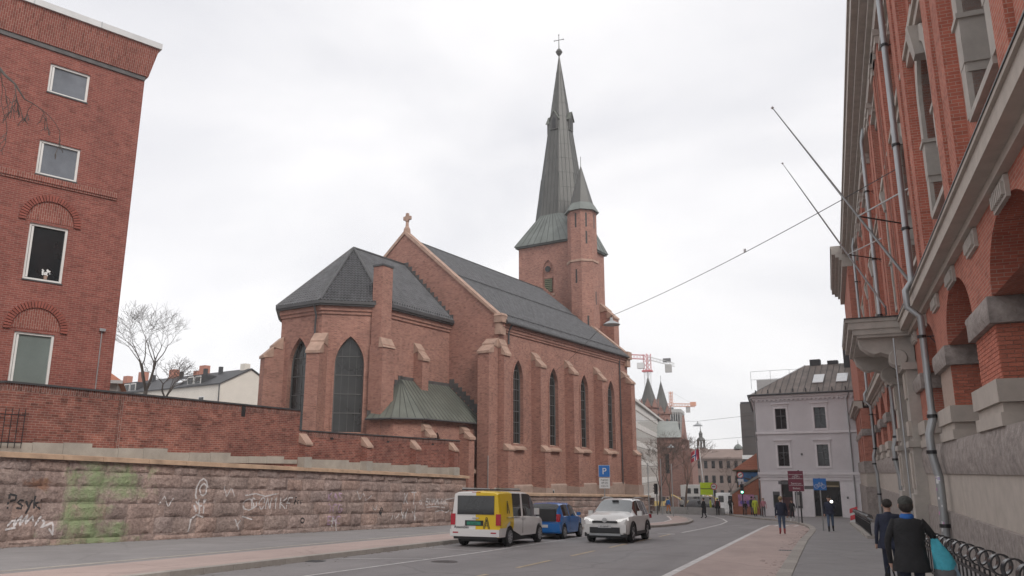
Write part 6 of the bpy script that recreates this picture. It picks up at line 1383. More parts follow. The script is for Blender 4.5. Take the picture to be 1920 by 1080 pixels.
# ------------------------------------------------------------------ vehicles
def interp(tab, y):
    for (a, b) in zip(tab, tab[1:]):
        if y <= b[0]:
            t = (y - a[0]) / (b[0] - a[0]) if b[0] > a[0] else 0; return [p + (q - p) * t for p, q in zip(a[1:], b[1:])]
    return list(tab[-1][1:])
def car_shell(t, tab, ys, axles, wr, sill, cells, paint, smooth=38):
    """lofted body. tab rows: y, z shoulder, z top, half width, half width at roof. cells(y, band, side) -> part name or None for painted body.
    bands: 0 lower side, 1 mid side, 2 shoulder, 3 window band, 4 cant rail, 5 roof/bonnet"""
    secs = []
    for y in ys:
        zs, zt, hw, tw = interp(tab, y); zb = sill
        for a in axles:
            d = abs(y - a)
            if d < wr + .07: zb = max(zb, wr - .02 + math.sqrt(max(0, (wr + .07) ** 2 - d * d)))
        zb = min(zb, zs - .08)
        P = [(hw * .965, zb), (hw, zb + (zs - zb) * .45), (hw * .995, zs - .09 * min(1, (zs - zb))), (hw * .965, zs), (tw + .02, max(zs + .004, zt - .07)), (tw * .86, max(zs + .006, zt - .012)), (0, zt + .012)]
        secs.append([(x, y, z) for x, z in P])
    groups = {}
    def put(key, q, side):
        g = groups.setdefault(key, MB()); g.cur = 0
        g.add([(p[0] * side, p[1], p[2]) for p in q], [(0, 1, 2, 3)])
    for i in range(len(ys) - 1):
        ym = (ys[i] + ys[i + 1]) / 2
        for b in range(6):
            for side in (1, -1):
                put(cells(ym, b, side) or ('body', paint), [secs[i][b], secs[i + 1][b], secs[i + 1][b + 1], secs[i][b + 1]], side)
    for k, end in ((0, -1), (-1, 1)):
        for b in range(6):
            for side in (1, -1):
                s = secs[k]; q = [s[b], s[b + 1], (0, s[b + 1][1], s[b + 1][2]), (0, s[b][1], s[b][2])]
                put(cells(ys[k] + end * .001, b, side) or ('body', paint), q, side)
    body = None
    for (nm, mt), g in groups.items():
        me = g.mesh(nm, [mt]); bm = bmesh.new(); bm.from_mesh(me); bmesh.ops.remove_doubles(bm, verts=bm.verts, dist=.0008); bmesh.ops.dissolve_degenerate(bm, edges=bm.edges, dist=.0005); bmesh.ops.recalc_face_normals(bm, faces=bm.faces); bm.to_mesh(me); bm.free()
        me.polygons.foreach_set('use_smooth', [True] * len(me.polygons)); me.set_sharp_from_angle(angle=R(smooth)); link(nm, me, t)
def wheels(t, axles, hw, r, w=.21, spokes=7, rim='rim_silver'):
    q = MB(); q.lathe([(r * .64, -w / 2), (r * .94, -w / 2), (r, -w * .32), (r, w * .32), (r * .94, w / 2), (r * .64, w / 2)], 26, axis='X'); tm = q.mesh('wheel', ['rubber'], smooth=40)
    q = MB(); q.lathe([(r * .66, -.02), (r * .66, .05), (r * .60, .05), (r * .58, .0)], 26, axis='X')
    for k in range(spokes):
        a = 2 * math.pi * k / spokes; c, s = math.cos(a), math.sin(a); tn = (-s, c)
        P = lambda rr, ww, x: (x, rr * c + tn[0] * ww, rr * s + tn[1] * ww)
        q.hexa([P(.04, -.035, 0), P(.04, .035, 0), P(r * .62, .03, 0), P(r * .62, -.03, 0)], [P(.04, -.035, .05), P(.04, .035, .05), P(r * .62, .025, .045), P(r * .62, -.025, .045)])
    q.lathe([(0, .0), (.07, 0), (.07, .06), (0, .06)], 10, axis='X'); rm = q.mesh('rim', [rim], smooth=30)
    q = MB(); q.lathe([(0, -.03), (r * .62, -.03), (r * .62, -.02), (0, -.02)], 20, axis='X'); dm = q.mesh('brake_disc', ['car_black'])
    for a in axles:
        for s in (1, -1):
            wo = link('wheel', tm, t, loc=(s * (hw - w / 2 - .015), a, r)); link('rim', rm, wo, loc=(s * w * .3, 0, 0), rot=(0, 0, 0 if s > 0 else math.pi)); link('brake_disc', dm, wo, loc=(s * w * .3, 0, 0), rot=(0, 0, 0 if s > 0 else math.pi))
    m = MB(); ax0, ax1 = min(axles), max(axles); m.box(-hw + .25, hw - .25, ax0 - .55, ax1 + .5, r * .5, r * 1.75); m.build('underbody', 'car_black', t)  # car floor box, set low to deepen the shade beneath
def frange(a, b, n): return [a + (b - a) * i / n for i in range(n + 1)]
def stations(*parts): return sorted(set(round(y, 4) for p in parts for y in p))
def bx(t, name, mat, x0, x1, y0, y1, z0, z1, label=None, bev=.0): m = MB(); m.box(x0, x1, y0, y1, z0, z1); return m.build(name, mat, t, label=label)
VG = 'vehicles on the street'
# ---- van
VN = thing('delivery_van', 'white and yellow delivery van with roof bars, parked first at the kerb', 'van', (-11.36, 26.75, gz(0, 26.75)), 0.4, VG, rx=-.03)
vt = [(0, 1.02, 1.84, .93, .80), (.1, 1.02, 1.88, .955, .82), (.6, 1.02, 1.90, .96, .83), (2.9, 1.02, 1.90, .96, .83), (3.2, 1.0, 1.86, .96, .82), (3.75, .98, 1.55, .95, .78), (4.2, .97, 1.2, .94, .76), (4.6, .86, 1.02, .90, .74), (4.85, .74, .84, .82, .66), (4.95, .58, .66, .70, .55)]
ya = (.95, 4.2)
def vcell(y, b, side):
    if b == 3:
        if 1.28 < y < 2.12: return ('rear_side_window', 'car_glass')
        if 2.3 < y < 3.45: return ('door_window', 'car_glass')
        if 3.45 < y < 4.2: return ('windscreen_side', 'car_glass')
        if 3.45 <= y < 4.2: return ('quarter_window', 'car_glass')
    if b in (4, 5) and 3.2 < y < 4.15: return ('windscreen', 'car_glass')
    if side > 0 and (.0 <= y < 1.28) and b >= 1: return ('yellow_panel', 'car_yellow')
    if side > 0 and y < 0: return ('yellow_panel', 'car_yellow')
    if side > 0 and (.95 < y < 1.28) and b == 0: return ('yellow_panel', 'car_yellow')
car_shell(VN, vt, stations(frange(0, .1, 1), frange(.1, 1.28, 14), [1.28, 2.12, 2.3, 3.2, 3.45], frange(2.12, 3.45, 6), frange(3.45, 4.95, 18)), ya, .335, .34, vcell, 'car_white')
wheels(VN, ya, .96, .335, spokes=9)
bx(VN, 'rear_window', 'car_glass', -.70, .70, -.02, .02, 1.10, 1.74); bx(VN, 'rear_bumper', 'car_white', -.93, .93, -.09, .12, .36, .60); bx(VN, 'bumper_skirt', 'car_black', -.82, .82, -.02, .1, .27, .36)
for s in (-1, 1): bx(VN, 'tail_lamp', 'lamp_red', s * .86 - .085, s * .86 + .085, -.03, .05, .74, 1.12); bx(VN, 'reflector', 'lamp_red', s * .72 - .1, s * .72 + .1, -.1, -.08, .47, .51)
bx(VN, 'plate_recess', 'car_black', -.4, .3, -.012, .0, .72, .90); pl = bx(VN, 'number_plate', 'plate_green', -.32, .2, -.03, -.01, .75, .86)
txt('EL 13271', .075, 'ink', pl, (-.06, -.032, .775), (R(90), 0, 0), 'plate_text'); bx(VN, 'handle', 'zinc_pale', -.12, .12, -.03, 0, .96, 1.0); bx(VN, 'wiper', 'car_black', -.45, .25, -.035, -.02, 1.13, 1.16)
bx(VN, 'brake_light', 'lamp_red', -.16, .16, -.0, .06, 1.845, 1.87)
txt('Assemblin', .14, 'ink', VN, (-.82, -.012, .505 + .12), (R(90), 0, 0), 'lettering', align='LEFT')
def bigA(t, F, x, z, h, mat, th=.028):
    m = MB(); w = h * .5
    def seg(p, q):
        d = (Vector(q) - Vector(p)).normalized(); n = Vector((-d.y, d.x)) * th / 2
        m.hexa([F(p[0] + n.x, p[1] + n.y, 0), F(p[0] - n.x, p[1] - n.y, 0), F(q[0] - n.x, q[1] - n.y, 0), F(q[0] + n.x, q[1] + n.y, 0)], [F(p[0] + n.x, p[1] + n.y, .006), F(p[0] - n.x, p[1] - n.y, .006), F(q[0] - n.x, q[1] - n.y, .006), F(q[0] + n.x, q[1] + n.y, .006)])
    for a, b in (((x - w * .62, z), (x - w * .1, z + h)), ((x - w * .1, z + h), (x + w * .12, z + h)), ((x + w * .12, z + h), (x + w * .64, z)), ((x - w * .38, z), (x + w * .0, z + h * .84)), ((x, z + h * .84), (x + w * .4, z)), ((x - w * .22, z + h * .28), (x + w * .24, z + h * .28)), ((x - w * .15, z + h * .45), (x + w * .15, z + h * .45))): seg(a, b)
    return m.build('emblem', mat, t)
bigA(VN, lambda a, z, d: Vector((a, -.008 - d, z)), .42, .62, .38, 'ink', .02)
bigA(VN, lambda a, z, d: Vector((.962 - (z - 1.1) * .13 + d, a, z)), .72, 1.14, .42, 'ink', .018)
for x in (-.62, .62): bx(VN, 'roof_rail', 'zinc_pale', x - .025, x + .025, .25, 2.7, 1.97, 2.02)
for y in (.45, 1.5, 2.5): bx(VN, 'roof_bar', 'car_black', -.74, .74, y - .03, y + .03, 1.93, 1.97)
bx(VN, 'mirror', 'car_white', .97, 1.14, 3.42, 3.56, 1.06, 1.30); bx(VN, 'mirror', 'car_white', -1.14, -.97, 3.42, 3.56, 1.06, 1.30)
for y in (2.2, 2.42): bx(VN, 'door_handle', 'zinc_pale', .955, .98, y - .1, y + .08, .93, .97)
bx(VN, 'door_seam', 'car_black', .957, .9635, 2.205, 2.22, .42, 1.0); bx(VN, 'slide_rail', 'car_black', .955, .966, .55, 1.9, .985, 1.0)
# ---- blue hatchback
BC = thing('blue_hatchback', 'small bright blue hatchback parked in front of the delivery van', 'car', (-10.98, 33.05, gz(0, 33.05)), 0.4, VG, rx=-.03)
bt_ = [(0, .78, .98, .74, .58), (.06, .90, 1.25, .79, .60), (.25, .93, 1.43, .815, .62), (.7, .94, 1.475, .82, .63), (1.7, .93, 1.48, .82, .63), (2.1, .92, 1.40, .82, .62), (2.75, .90, 1.0, .81, .66), (3.2, .80, .88, .78, .62), (3.45, .66, .74, .70, .52), (3.54, .5, .58, .6, .45)]
yb = (.58, 2.99)
def bcell(y, b, side):
    if b == 3:
        if .42 < y < 1.25: return ('rear_door_window', 'car_glass')
        if 1.36 < y < 2.45: return ('door_window', 'car_glass')
    if b in (4, 5) and 2.1 < y < 2.75: return ('windscreen', 'car_glass')
    if b in (4, 5) and y < .25: return ('hatch_glass', 'car_glass')
car_shell(BC, bt_, stations(frange(0, .06, 1), frange(.06, .42, 5), frange(.42, 1.25, 8), [1.36, 2.1, 2.45], frange(1.36, 2.45, 6), frange(2.45, 3.54, 14)), yb, .30, .25, bcell, 'car_blue')
wheels(BC, yb, .82, .30, .18, 5)
bx(BC, 'hatch', 'car_black', -.60, .60, -.035, .05, .72, 1.22); bx(BC, 'bumper', 'car_blue', -.79, .79, -.08, .1, .3, .64); bx(BC, 'number_plate', 'plate_white', -.27, .27, -.1, -.078, .48, .59)
for s in (-1, 1): bx(BC, 'tail_lamp', 'lamp_red', s * .70 - .075, s * .70 + .075, -.05, .12, .72, 1.02); bx(BC, 'mirror', 'car_blue', s * .84 - .02 if s < 0 else .82, s * .98 if s > 0 else -.82, 2.28, 2.4, .95, 1.08)
bx(BC, 'wiper', 'ink', -.05, .3, -.045, -.035, .9, .93); bx(BC, 'door_handle', 'car_blue', .82, .84, 1.2, 1.36, .82, .85); bx(BC, 'door_seam', 'car_black', .815, .8225, 1.30, 1.31, .35, .92)
# ---- white SUV driving towards us
SV = thing('white_suv', 'white sport utility car driving towards the viewer on the road', 'car', (-7.88, 31.55 + 4.6, gz(0, 36.15)), 180.6, VG, rx=.03)
st_ = [(0, .90, 1.1, .74, .55), (.08, .98, 1.35, .84, .58), (.35, 1.03, 1.60, .90, .62), (.9, 1.04, 1.67, .92, .64), (2.0, 1.03, 1.69, .925, .65), (2.55, 1.02, 1.63, .925, .64), (3.3, 1.05, 1.19, .925, .76), (3.9, 1.02, 1.13, .91, .74), (4.3, .95, 1.05, .88, .70), (4.48, .86, .93, .82, .62), (4.58, .70, .76, .74, .5)]
ys_ = (.92, 3.62)
def scell(y, b, side):
    if b == 3:
        if .45 < y < 1.0: return ('quarter_window', 'car_glass')
        if 1.06 < y < 1.85: return ('rear_door_window', 'car_glass')
        if 1.95 < y < 3.0: return ('door_window', 'car_glass')
    if b in (4, 5) and 2.5 < y < 3.28: return ('windscreen', 'car_glass_light')
    if b in (4, 5) and y < .35: return ('rear_glass', 'car_glass')
    if b == 0 and 1.3 < y < 3.2 : return None
car_shell(SV, st_, stations(frange(0, .08, 1), frange(.08, .45, 5), frange(.45, 1.0, 7), [1.06, 1.85, 1.95], frange(1.06, 1.85, 5), frange(1.95, 2.55, 3), frange(2.55, 3.35, 5), frange(3.35, 4.58, 18)), ys_, .365, .34, scell, 'car_pearl')
wheels(SV, ys_, .925, .365, .225, 5)
for s in (-1, 1):
    bx(SV, 'sill_cladding', 'car_black', s * .915 - .02, s * .915 + .025, 1.38, 3.16, .30, .42)
    m = MB()
    for a in ys_:
        pts = [Vector((s * .925, a + (.44) * math.cos(R(k)), .365 + (.44) * math.sin(R(k)))) for k in range(-5, 186, 12)]; m.tube(pts, .035, 5)
    m.build('arch_cladding', 'car_black', SV)
    m = MB(); m.hexa([(s * .46, 4.50, .86), (s * .84, 4.30, .92), (s * .84, 4.30, .84), (s * .46, 4.50, .80)], [(s * .46, 4.58, .88), (s * .88, 4.32, .97), (s * .90, 4.34, .86), (s * .46, 4.61, .80)]); m.build('headlamp', 'car_lamp_lit', SV)
    bx(SV, 'fog_lamp', 'car_black', s * .74 - .1, s * .74 + .1, 4.36, 4.47, .42, .60); m = MB(); m.lathe([(0, 0), (.06, 0), (.06, .02), (0, .02)], 10, (s * .74, 4.47, .5), axis='Y'); m.build('fog_lens', 'lamp_clear', SV)
    m = MB(); m.box(min(s * .93, s * 1.12), max(s * .93, s * 1.12), 2.78, 2.95, 1.02, 1.20); m.build('mirror', 'car_pearl', SV)
    m = MB(); m.tube([(s * .66, .5, 1.68), (s * .68, 1.2, 1.735), (s * .68, 2.1, 1.725), (s * .66, 2.5, 1.66)], .025, 6); m.build('roof_rail', 'zinc_pale', SV)
    bx(SV, 'door_handle', 'zinc_pale', s * .925 - .02, s * .925 + .02, 1.2, 1.38, .93, .96); bx(SV, 'door_handle', 'zinc_pale', s * .925 - .02, s * .925 + .02, 2.1, 2.28, .93, .96)
    bx(SV, 'tail_lamp', 'lamp_red', s * .8 - .12, s * .8 + .1, -.02, .2, .88, 1.04)
bx(SV, 'bumper', 'car_pearl', -.84, .84, 4.25, 4.60, .40, .70); bx(SV, 'upper_grille', 'iron_black', -.50, .50, 4.5, 4.625, .76, .84); bx(SV, 'lower_grille', 'iron_black', -.60, .60, 4.5, 4.63, .38, .60); bx(SV, 'skid_plate', 'zinc', -.62, .62, 4.45, 4.62, .29, .36); bx(SV, 'chin', 'car_black', -.82, .82, 4.2, 4.56, .24, .36)
pl = bx(SV, 'number_plate', 'plate_white', -.26, .26, 4.63, 4.65, .58, .69); txt('EV 50247', .085, 'ink', pl, (0, 4.652, .60), (R(90), 0, R(180)), 'plate_text')
m = MB(); m.lathe([(.045, -.01), (.06, 0), (.045, .01)], 14, (0, 4.63, .86), axis='Y'); m.lathe([(.085, -.01), (.1, 0), (.085, .01)], 16, (0, 4.62, .86), axis='Y'); m.build('badge', 'zinc_pale', SV)
bx(SV, 'dash_shade', 'ink', -.12, .14, 2.7, 2.76, 1.55, 1.62)
# ------------------------------------------------------------------ signs, lights, street furniture
def post(t, h, r=.032, mat='zinc', x=0, y=0): m = MB(); m.tube([(x, y, 0), (x, y, h)], r, 8); return m.build('post', mat, t)
PS = thing('parking_sign', 'blue parking sign with white time plate on a post by the church wall', 'traffic sign', (-11.62, 46.5, gz(0, 46.5) + .12), -14)
post(PS, 3.35); b = bx(PS, 'sign_plate', 'sign_blue', -.31, .31, -.06, -.035, 2.75, 3.4); txt('P', .52, 'sign_white', b, (0, -.065, 2.9), (R(90), 0, 0))
bx(PS, 'sign_border', 'sign_white', -.33, .33, -.034, -.02, 2.73, 3.42)
b = bx(PS, 'time_plate', 'sign_white', -.31, .31, -.06, -.03, 2.1, 2.7)
for i, s in enumerate(('Avg.beh.', '(09-20)', 'maks 2t')): txt(s, .13, 'ink', b, (0, -.064, 2.54 - i * .17), (R(90), 0, 0))
MS = thing('maroon_sign', 'maroon cycle route sign board on a post at the kerb bend', 'street sign', (-1.35, 61.3, gz(0, 61.3) + .12), 0)
post(MS, 3.6, .05, 'iron_black', .1); post(MS, 3.0, .04, 'zinc', -.12); b = bx(MS, 'sign_board', 'sign_maroon', -.62, .4, -.1, -.05, 2.15, 3.55)
for z in (2.55, 3.0, 3.28): bx(MS, 'sign_line', 'sign_white', -.58, .36, -.108, -.1, z, z + .02)
for i, s in enumerate(('Sentrum', 'Bislett')): txt(s, .2, 'sign_white', b, (-.1, -.105, 2.62 - i * .33), (R(90), 0, 0))
def bike_icon(t, F, s, mat):
    m = MB()
    for cx in (-.5, .5): m.tube([F(cx * s + .3 * s * math.cos(R(k)), .3 * s * math.sin(R(k))) for k in range(0, 361, 30)], .03 * s, 4)
    for a, b_ in (((-.5, 0), (-.1, .5)), ((-.1, .5), (.35, .5)), ((-.1, .5), (0, 0)), ((0, 0), (.35, .5)), ((-.5, 0), (0, 0)), ((.5, 0), (.3, .68)), ((-.18, .6), (0, .6))): m.tube([F(a[0] * s, a[1] * s), F(b_[0] * s, b_[1] * s)], .03 * s, 4)
    return m.build('cycle_symbol', mat, t)
bike_icon(MS, lambda a, z: Vector((-.1 + a, -.11, 3.1 + z)), .3, 'sign_white')
for (x0, x1, z) in ((-1.3, -.65, 2.62), (.42, 1.5, 2.3)): bx(MS, 'arrow_board', 'cloth_grey', x0, x1, -.06, -.03, z, z + .22)
BSG = thing('cycle_path_sign', 'square blue cycle path sign on a grey post on the right pavement', 'traffic sign', (0.08, 47.5, gz(0, 47.5) + .12), 0)
post(BSG, 2.75, .035); b = bx(BSG, 'sign_plate', 'sign_blue', -.33, .33, -.07, -.04, 2.1, 2.72); bike_icon(BSG, lambda a, z: Vector((a, -.078, 2.3 + z)), .34, 'sign_white')
def traffic_light(x, y, h, head, lit, label, side=False, group='traffic lights'):
    t = thing('traffic_light', label, 'traffic light', (x, y, gz(0, y) + .1), head, group); post(t, h, .05, 'iron_black'); b = bx(t, 'signal_head', 'iron_black', -.17, .17, -.2, .06, h - .95, h + .05)
    for k in range(3):
        m = MB(); m.lathe([(0, 0), (.1, 0), (.1, .02), (0, .02)], 12, (0, -.215, h - .18 - k * .28), axis='Y'); m.build('lens', 'signal_green' if (lit and k == 2) else 'car_glass', b)
        m = MB(); m.tube([(-.12, -.2, h - .16 - k * .28), (-.1, -.34, h - .08 - k * .28), (.1, -.34, h - .08 - k * .28), (.12, -.2, h - .16 - k * .28)], .015, 4); m.build('visor', 'iron_black', b)
    return t
TL = traffic_light(-7.3, 86.6, 3.0, 0, True, 'traffic light showing green beside the brick hut')
m = MB(); m.lathe([(0, 0), (.32, 0), (.32, .03), (0, .03)], 18, (-.1, -.1, 3.95), axis='Y'); r_ = m.build('round_sign', 'sign_red', TL); m = MB(); m.lathe([(0, 0), (.25, 0), (.25, .01), (0, .01)], 18, (-.1, -.115, 3.95), axis='Y'); m.build('sign_face', 'sign_white', r_)
m = MB(); m.hexa([(-.3, -.13, 3.85), (-.26, -.13, 3.8), (.12, -.13, 4.05), (.08, -.13, 4.1)], [(-.3, -.125, 3.85), (-.26, -.125, 3.8), (.12, -.125, 4.05), (.08, -.125, 4.1)]); m.build('sign_bar', 'ink', r_)
bx(TL, 'sub_plate', 'sign_white', -.38, .2, -.1, -.07, 3.3, 3.55); m = MB(); m.tube([(0, 0, 3), (0, 0, 4.3)], .04, 6); m.build('post_top', 'iron_black', TL)
t = traffic_light(-14.9, 80.5, 2.9, 60, False, 'dark traffic light by the end of the church wall')
t2 = thing('no_entry_sign', 'round white and red traffic sign on a thin post by the construction site', 'traffic sign', (-11.2, 96, gz(0, 96)), 0); post(t2, 3.1, .04, 'iron_black'); m = MB(); m.lathe([(0, 0), (.36, 0), (.36, .03), (0, .03)], 18, (0, -.08, 3.0), axis='Y'); r_ = m.build('round_sign', 'sign_red', t2); m = MB(); m.lathe([(0, 0), (.27, 0), (.27, .01), (0, .01)], 18, (0, -.095, 3.0), axis='Y'); m.build('sign_face', 'sign_white', r_); bx(t2, 'sign_bar', 'ink', -.18, .18, -.11, -.1, 2.95, 3.05)
for i, (x, y, h) in enumerate(((-15.6, 80.0, 5.6), (-14.2, 79.3, 6.0), (-12.2, 73.5, 5.2))): tag(MB().tube([(x, y, gz(0, y)), (x, y, gz(0, y) + h * .9)], .05, 7).build('lamp_post', 'zinc'), ['thin grey post nearest the church wall corner', 'second thin grey post near the traffic light by the church wall', 'thin grey post on the kerb island'][i], 'post', 'thin posts by the kerb island')
NS = thing('neon_sign', 'bright yellow-green construction notice board above a grey plate', 'sign', (-12.4, 99, gz(0, 99)), 0); post(NS, 3.2, .05, 'iron_black', -.7); post(NS, 3.2, .05, 'iron_black', .7); bx(NS, 'board', 'neon', -.72, .72, -.1, -.05, 2.1, 3.5); bx(NS, 'lower_plate', 'container_grey', -.75, .75, -.1, -.05, 1.1, 1.9); bx(NS, 'print', 'ink', -.7, .7, -.108, -.1, 2.75, 2.83)
CN = thing('marker_board', 'red and white striped marker board leaning by the right building', 'barrier', (2.3, 66.0, gz(0, 66) + .12), 0)
m = MB(); m.hexa([(-.3, 0, 0), (.3, 0, 0), (.3, .06, 0), (-.3, .06, 0)], [(-.2, .3, 1.05), (.3, .3, 1.05), (.3, .36, 1.05), (-.2, .36, 1.05)]); m.build('board', 'sign_white', CN)
for k in (0, 1): m = MB(); z0, z1 = .12 + k * .5, .5 + k * .5; m.hexa([(-.28, z0 * .28 - .02, z0), (.28, (z0 + .2) * .28 - .02, z0 + .2), (.28, (z0 + .2) * .28, z0 + .2), (-.28, z0 * .28, z0)], [(-.26, z1 * .28 - .02, z1 - .05), (.28, (z1 + .1) * .28 - .02, z1 + .12), (.28, (z1 + .1) * .28, z1 + .12), (-.26, z1 * .28, z1 - .05)]); m.build('stripe', 'sign_red', CN)
# flag
FP = thing('flag_pole', 'white flagpole flying the red Norwegian flag at the construction site', 'flagpole', (-13.1, 104, gz(0, 104)), 0)
m = MB(); m.tube([(0, 0, 0), (-.62, 0, 8.1)], [.09, .05], 8); m.build('pole', 'crane_white', FP)
FLG = thing('flag', 'Norwegian flag in red, white and blue hanging from the white pole', 'flag', (-13.1, 104, gz(0, 104)), 0)
def flagmesh(u0, u1, v0, v1, mat, off):
    m = MB(); n = 8; vs = []
    for i in range(n + 1):
        for j in range(2):
            u = u0 + (u1 - u0) * i / n; v = v0 + (v1 - v0) * j; ang = R(38)
            x = -.58 - (u * math.cos(ang) * 1.35) - v * .1; z = 7.8 - v * 1.3 - u * math.sin(ang) * .9; yv = .22 * math.sin(u * 7 + v) - off
            vs.append((x, yv, z))
    m.add(vs, [(2 * i, 2 * i + 2, 2 * i + 3, 2 * i + 1) for i in range(n)]); m.build('flag_field', mat, FLG)
flagmesh(0, 1, 0, 1, 'flag_red', 0); flagmesh(0, 1, .36, .64, 'sign_white', .012); flagmesh(.28, .5, 0, 1, 'sign_white', .013); flagmesh(0, 1, .43, .57, 'flag_navy', .024); flagmesh(.335, .445, 0, 1, 'flag_navy', .025)
# construction site
CB = thing('site_hut', 'grey site hut with white end and small windows', 'cabin', (-20.6, 132, gz(0, 132)), 2); m = MB(); m.box(0, 3.4, 0, 4, 0, 3.7); m.build('body', 'container_grey', CB); m = MB(); m.box(3.4, 4.6, -.1, 4, 0, 3.8); m.build('end_panel', 'crane_white', CB)
for x in (.9, 2.1): bx(CB, 'window', 'glass_dark', x, x + .7, -.04, .02, 2.4, 3.2)
bx(CB, 'lower_part', 'cloth_grey', .1, 3.3, -.06, .02, .2, 1.9)
CB2 = thing('site_hut', 'long white low site hut behind the flagpole', 'cabin', (-15.4, 134, gz(0, 134)), 2); m = MB(); m.box(0, 8, 0, 3, 0, 2.5); m.build('body', 'crane_white', CB2)
for i in range(5): bx(CB2, 'window', 'glass_dark', .4 + 1.5 * i, 1.2 + 1.5 * i, -.04, .02, 1.1, 2.1)
def excavator(x, y, label, sc=1.0):
    t = thing('excavator', label, 'excavator', (x, y, gz(0, y)), 70, 'yellow machines'); t.scale = (sc, sc, sc)
    for s in (-.8, .8): m = MB(); m.ext([(s - .2, -1.4, .15), (s - .2, 1.4, .15), (s - .2, 1.6, .45), (s - .2, 1.4, .75), (s - .2, -1.4, .75), (s - .2, -1.6, .45)], (.4, 0, 0)); m.build('track', 'car_black', t)
    bx(t, 'house', 'machine_yellow', -1, 1, -1.5, .9, .85, 1.75); bx(t, 'cab', 'glass_dark', -1, 0, .1, 1.2, 1.0, 2.6); m = MB(); m.tube([(.3, .9, 1.4), (.3, 2.6, 3.0), (.3, 4.2, 2.2), (.3, 4.4, 1.0)], [.2, .22, .16, .12], 6); m.build('boom', 'machine_yellow', t); m = MB(); m.box(-.1, .7, 4.1, 4.7, .4, 1.1); m.build('bucket', 'car_black', t); return t
excavator(-21.5, 118, 'yellow excavator left on the construction site', .7); excavator(-17.5, 124, 'yellow excavator beside the site hut', .75)
for i in range(9):
    x, y = -22.0 + i * 1.25, 108 - i * .35; t = thing('barrier_fence', ['leftmost', 'second', 'third', 'fourth', 'fifth', 'sixth', 'seventh', 'eighth', 'ninth'][i] + ' grey wire fence panel of the construction site from the left', 'fence', (x, y, gz(0, y)), 0, 'site fence panels')
    m = MB(); m.tube([(0, 0, 0), (0, 0, 1.9), (1.2, 0, 1.9), (1.2, 0, 0)], .03, 5); m.build('frame', 'zinc_pale', t)
    for k in range(7): m = MB(); m.tube([(.15 * (k + 1), 0, .1), (.15 * (k + 1), 0, 1.9)], .012, 4); m.build('wire', 'zinc_pale', t)
    bx(t, 'foot', 'barrier_grey', -.1, .1, -.3, .3, 0, .14)
for i in range(4):
    x, y = -17.6 + i * 2.1, 92.5 - i * 1.2 if i else 92.5; tag(MB().hexa([(x, y, gz(0, y)), (x + 1.9, y - .5, gz(0, y)), (x + 1.9, y + .1, gz(0, y)), (x, y + .6, gz(0, y))], [(x, y + .2, gz(0, y) + .75), (x + 1.9, y - .3, gz(0, y) + .75), (x + 1.9, y - .1, gz(0, y) + .75), (x, y + .4, gz(0, y) + .75)]).build('concrete_barrier', 'barrier_grey'), ['first low concrete barrier from the left across the street end', 'second low concrete barrier from the left', 'third low concrete barrier from the left', 'last low concrete barrier near the flagpole'][i], 'barrier', 'concrete barriers')
PK = thing('parked_car', 'dark grey parked car among the barriers by the yellow-green board', 'car', (-14.6, 101, gz(0, 101)), 30)
ct = [(0, .8, .95, .8, .6), (.3, .95, 1.4, .86, .62), (1.5, .95, 1.55, .87, .65), (2.4, .93, 1.4, .87, .64), (3.1, .9, 1.0, .86, .7), (3.9, .75, .8, .78, .6), (4.1, .5, .58, .65, .5)]
car_shell(PK, ct, stations(frange(0, 4.1, 22)), (.8, 3.3), .32, .3, lambda y, b, s: ('side_window', 'car_glass') if (b == 3 and .4 < y < 2.8) else (('windscreen', 'car_glass') if b in (4, 5) and 2.4 < y < 3.1 else None), 'cloth_grey'); wheels(PK, (.8, 3.3), .87, .32)
for s in (-.6, .6): bx(PK, 'headlamp', 'lamp_clear', s - .16, s + .16, 3.95, 4.06, .62, .74)
# two more lamps hung over the far street
for i, (x, y, z) in enumerate(((-13.7, 104, 7.6), (-19.2, 116, 5.3))):
    t = thing('wire_lamp', ['dish street lamp hung on a wire over the far street, upper of two', 'dish street lamp hung on a wire over the far street, lower of two'][i], 'street lamp', (x, y, z), 0, 'lamps on wires over the far street')
    m = MB(); m.lathe([(0.0, .3), (.1, .3), (.14, .12), (.4, .02), (.62, -.14), (.6, -.18), (0, -.15)], 14); m.build('shade', 'zinc', t, smooth=40); m = MB(); m.tube([(-9, 3, .9), (0, 0, .42), (22, -14, 1.4)], .02, 4); m.tube([(0, 0, .3), (0, 0, .42)], .03, 4); m.build('wire', 'iron_black', t)
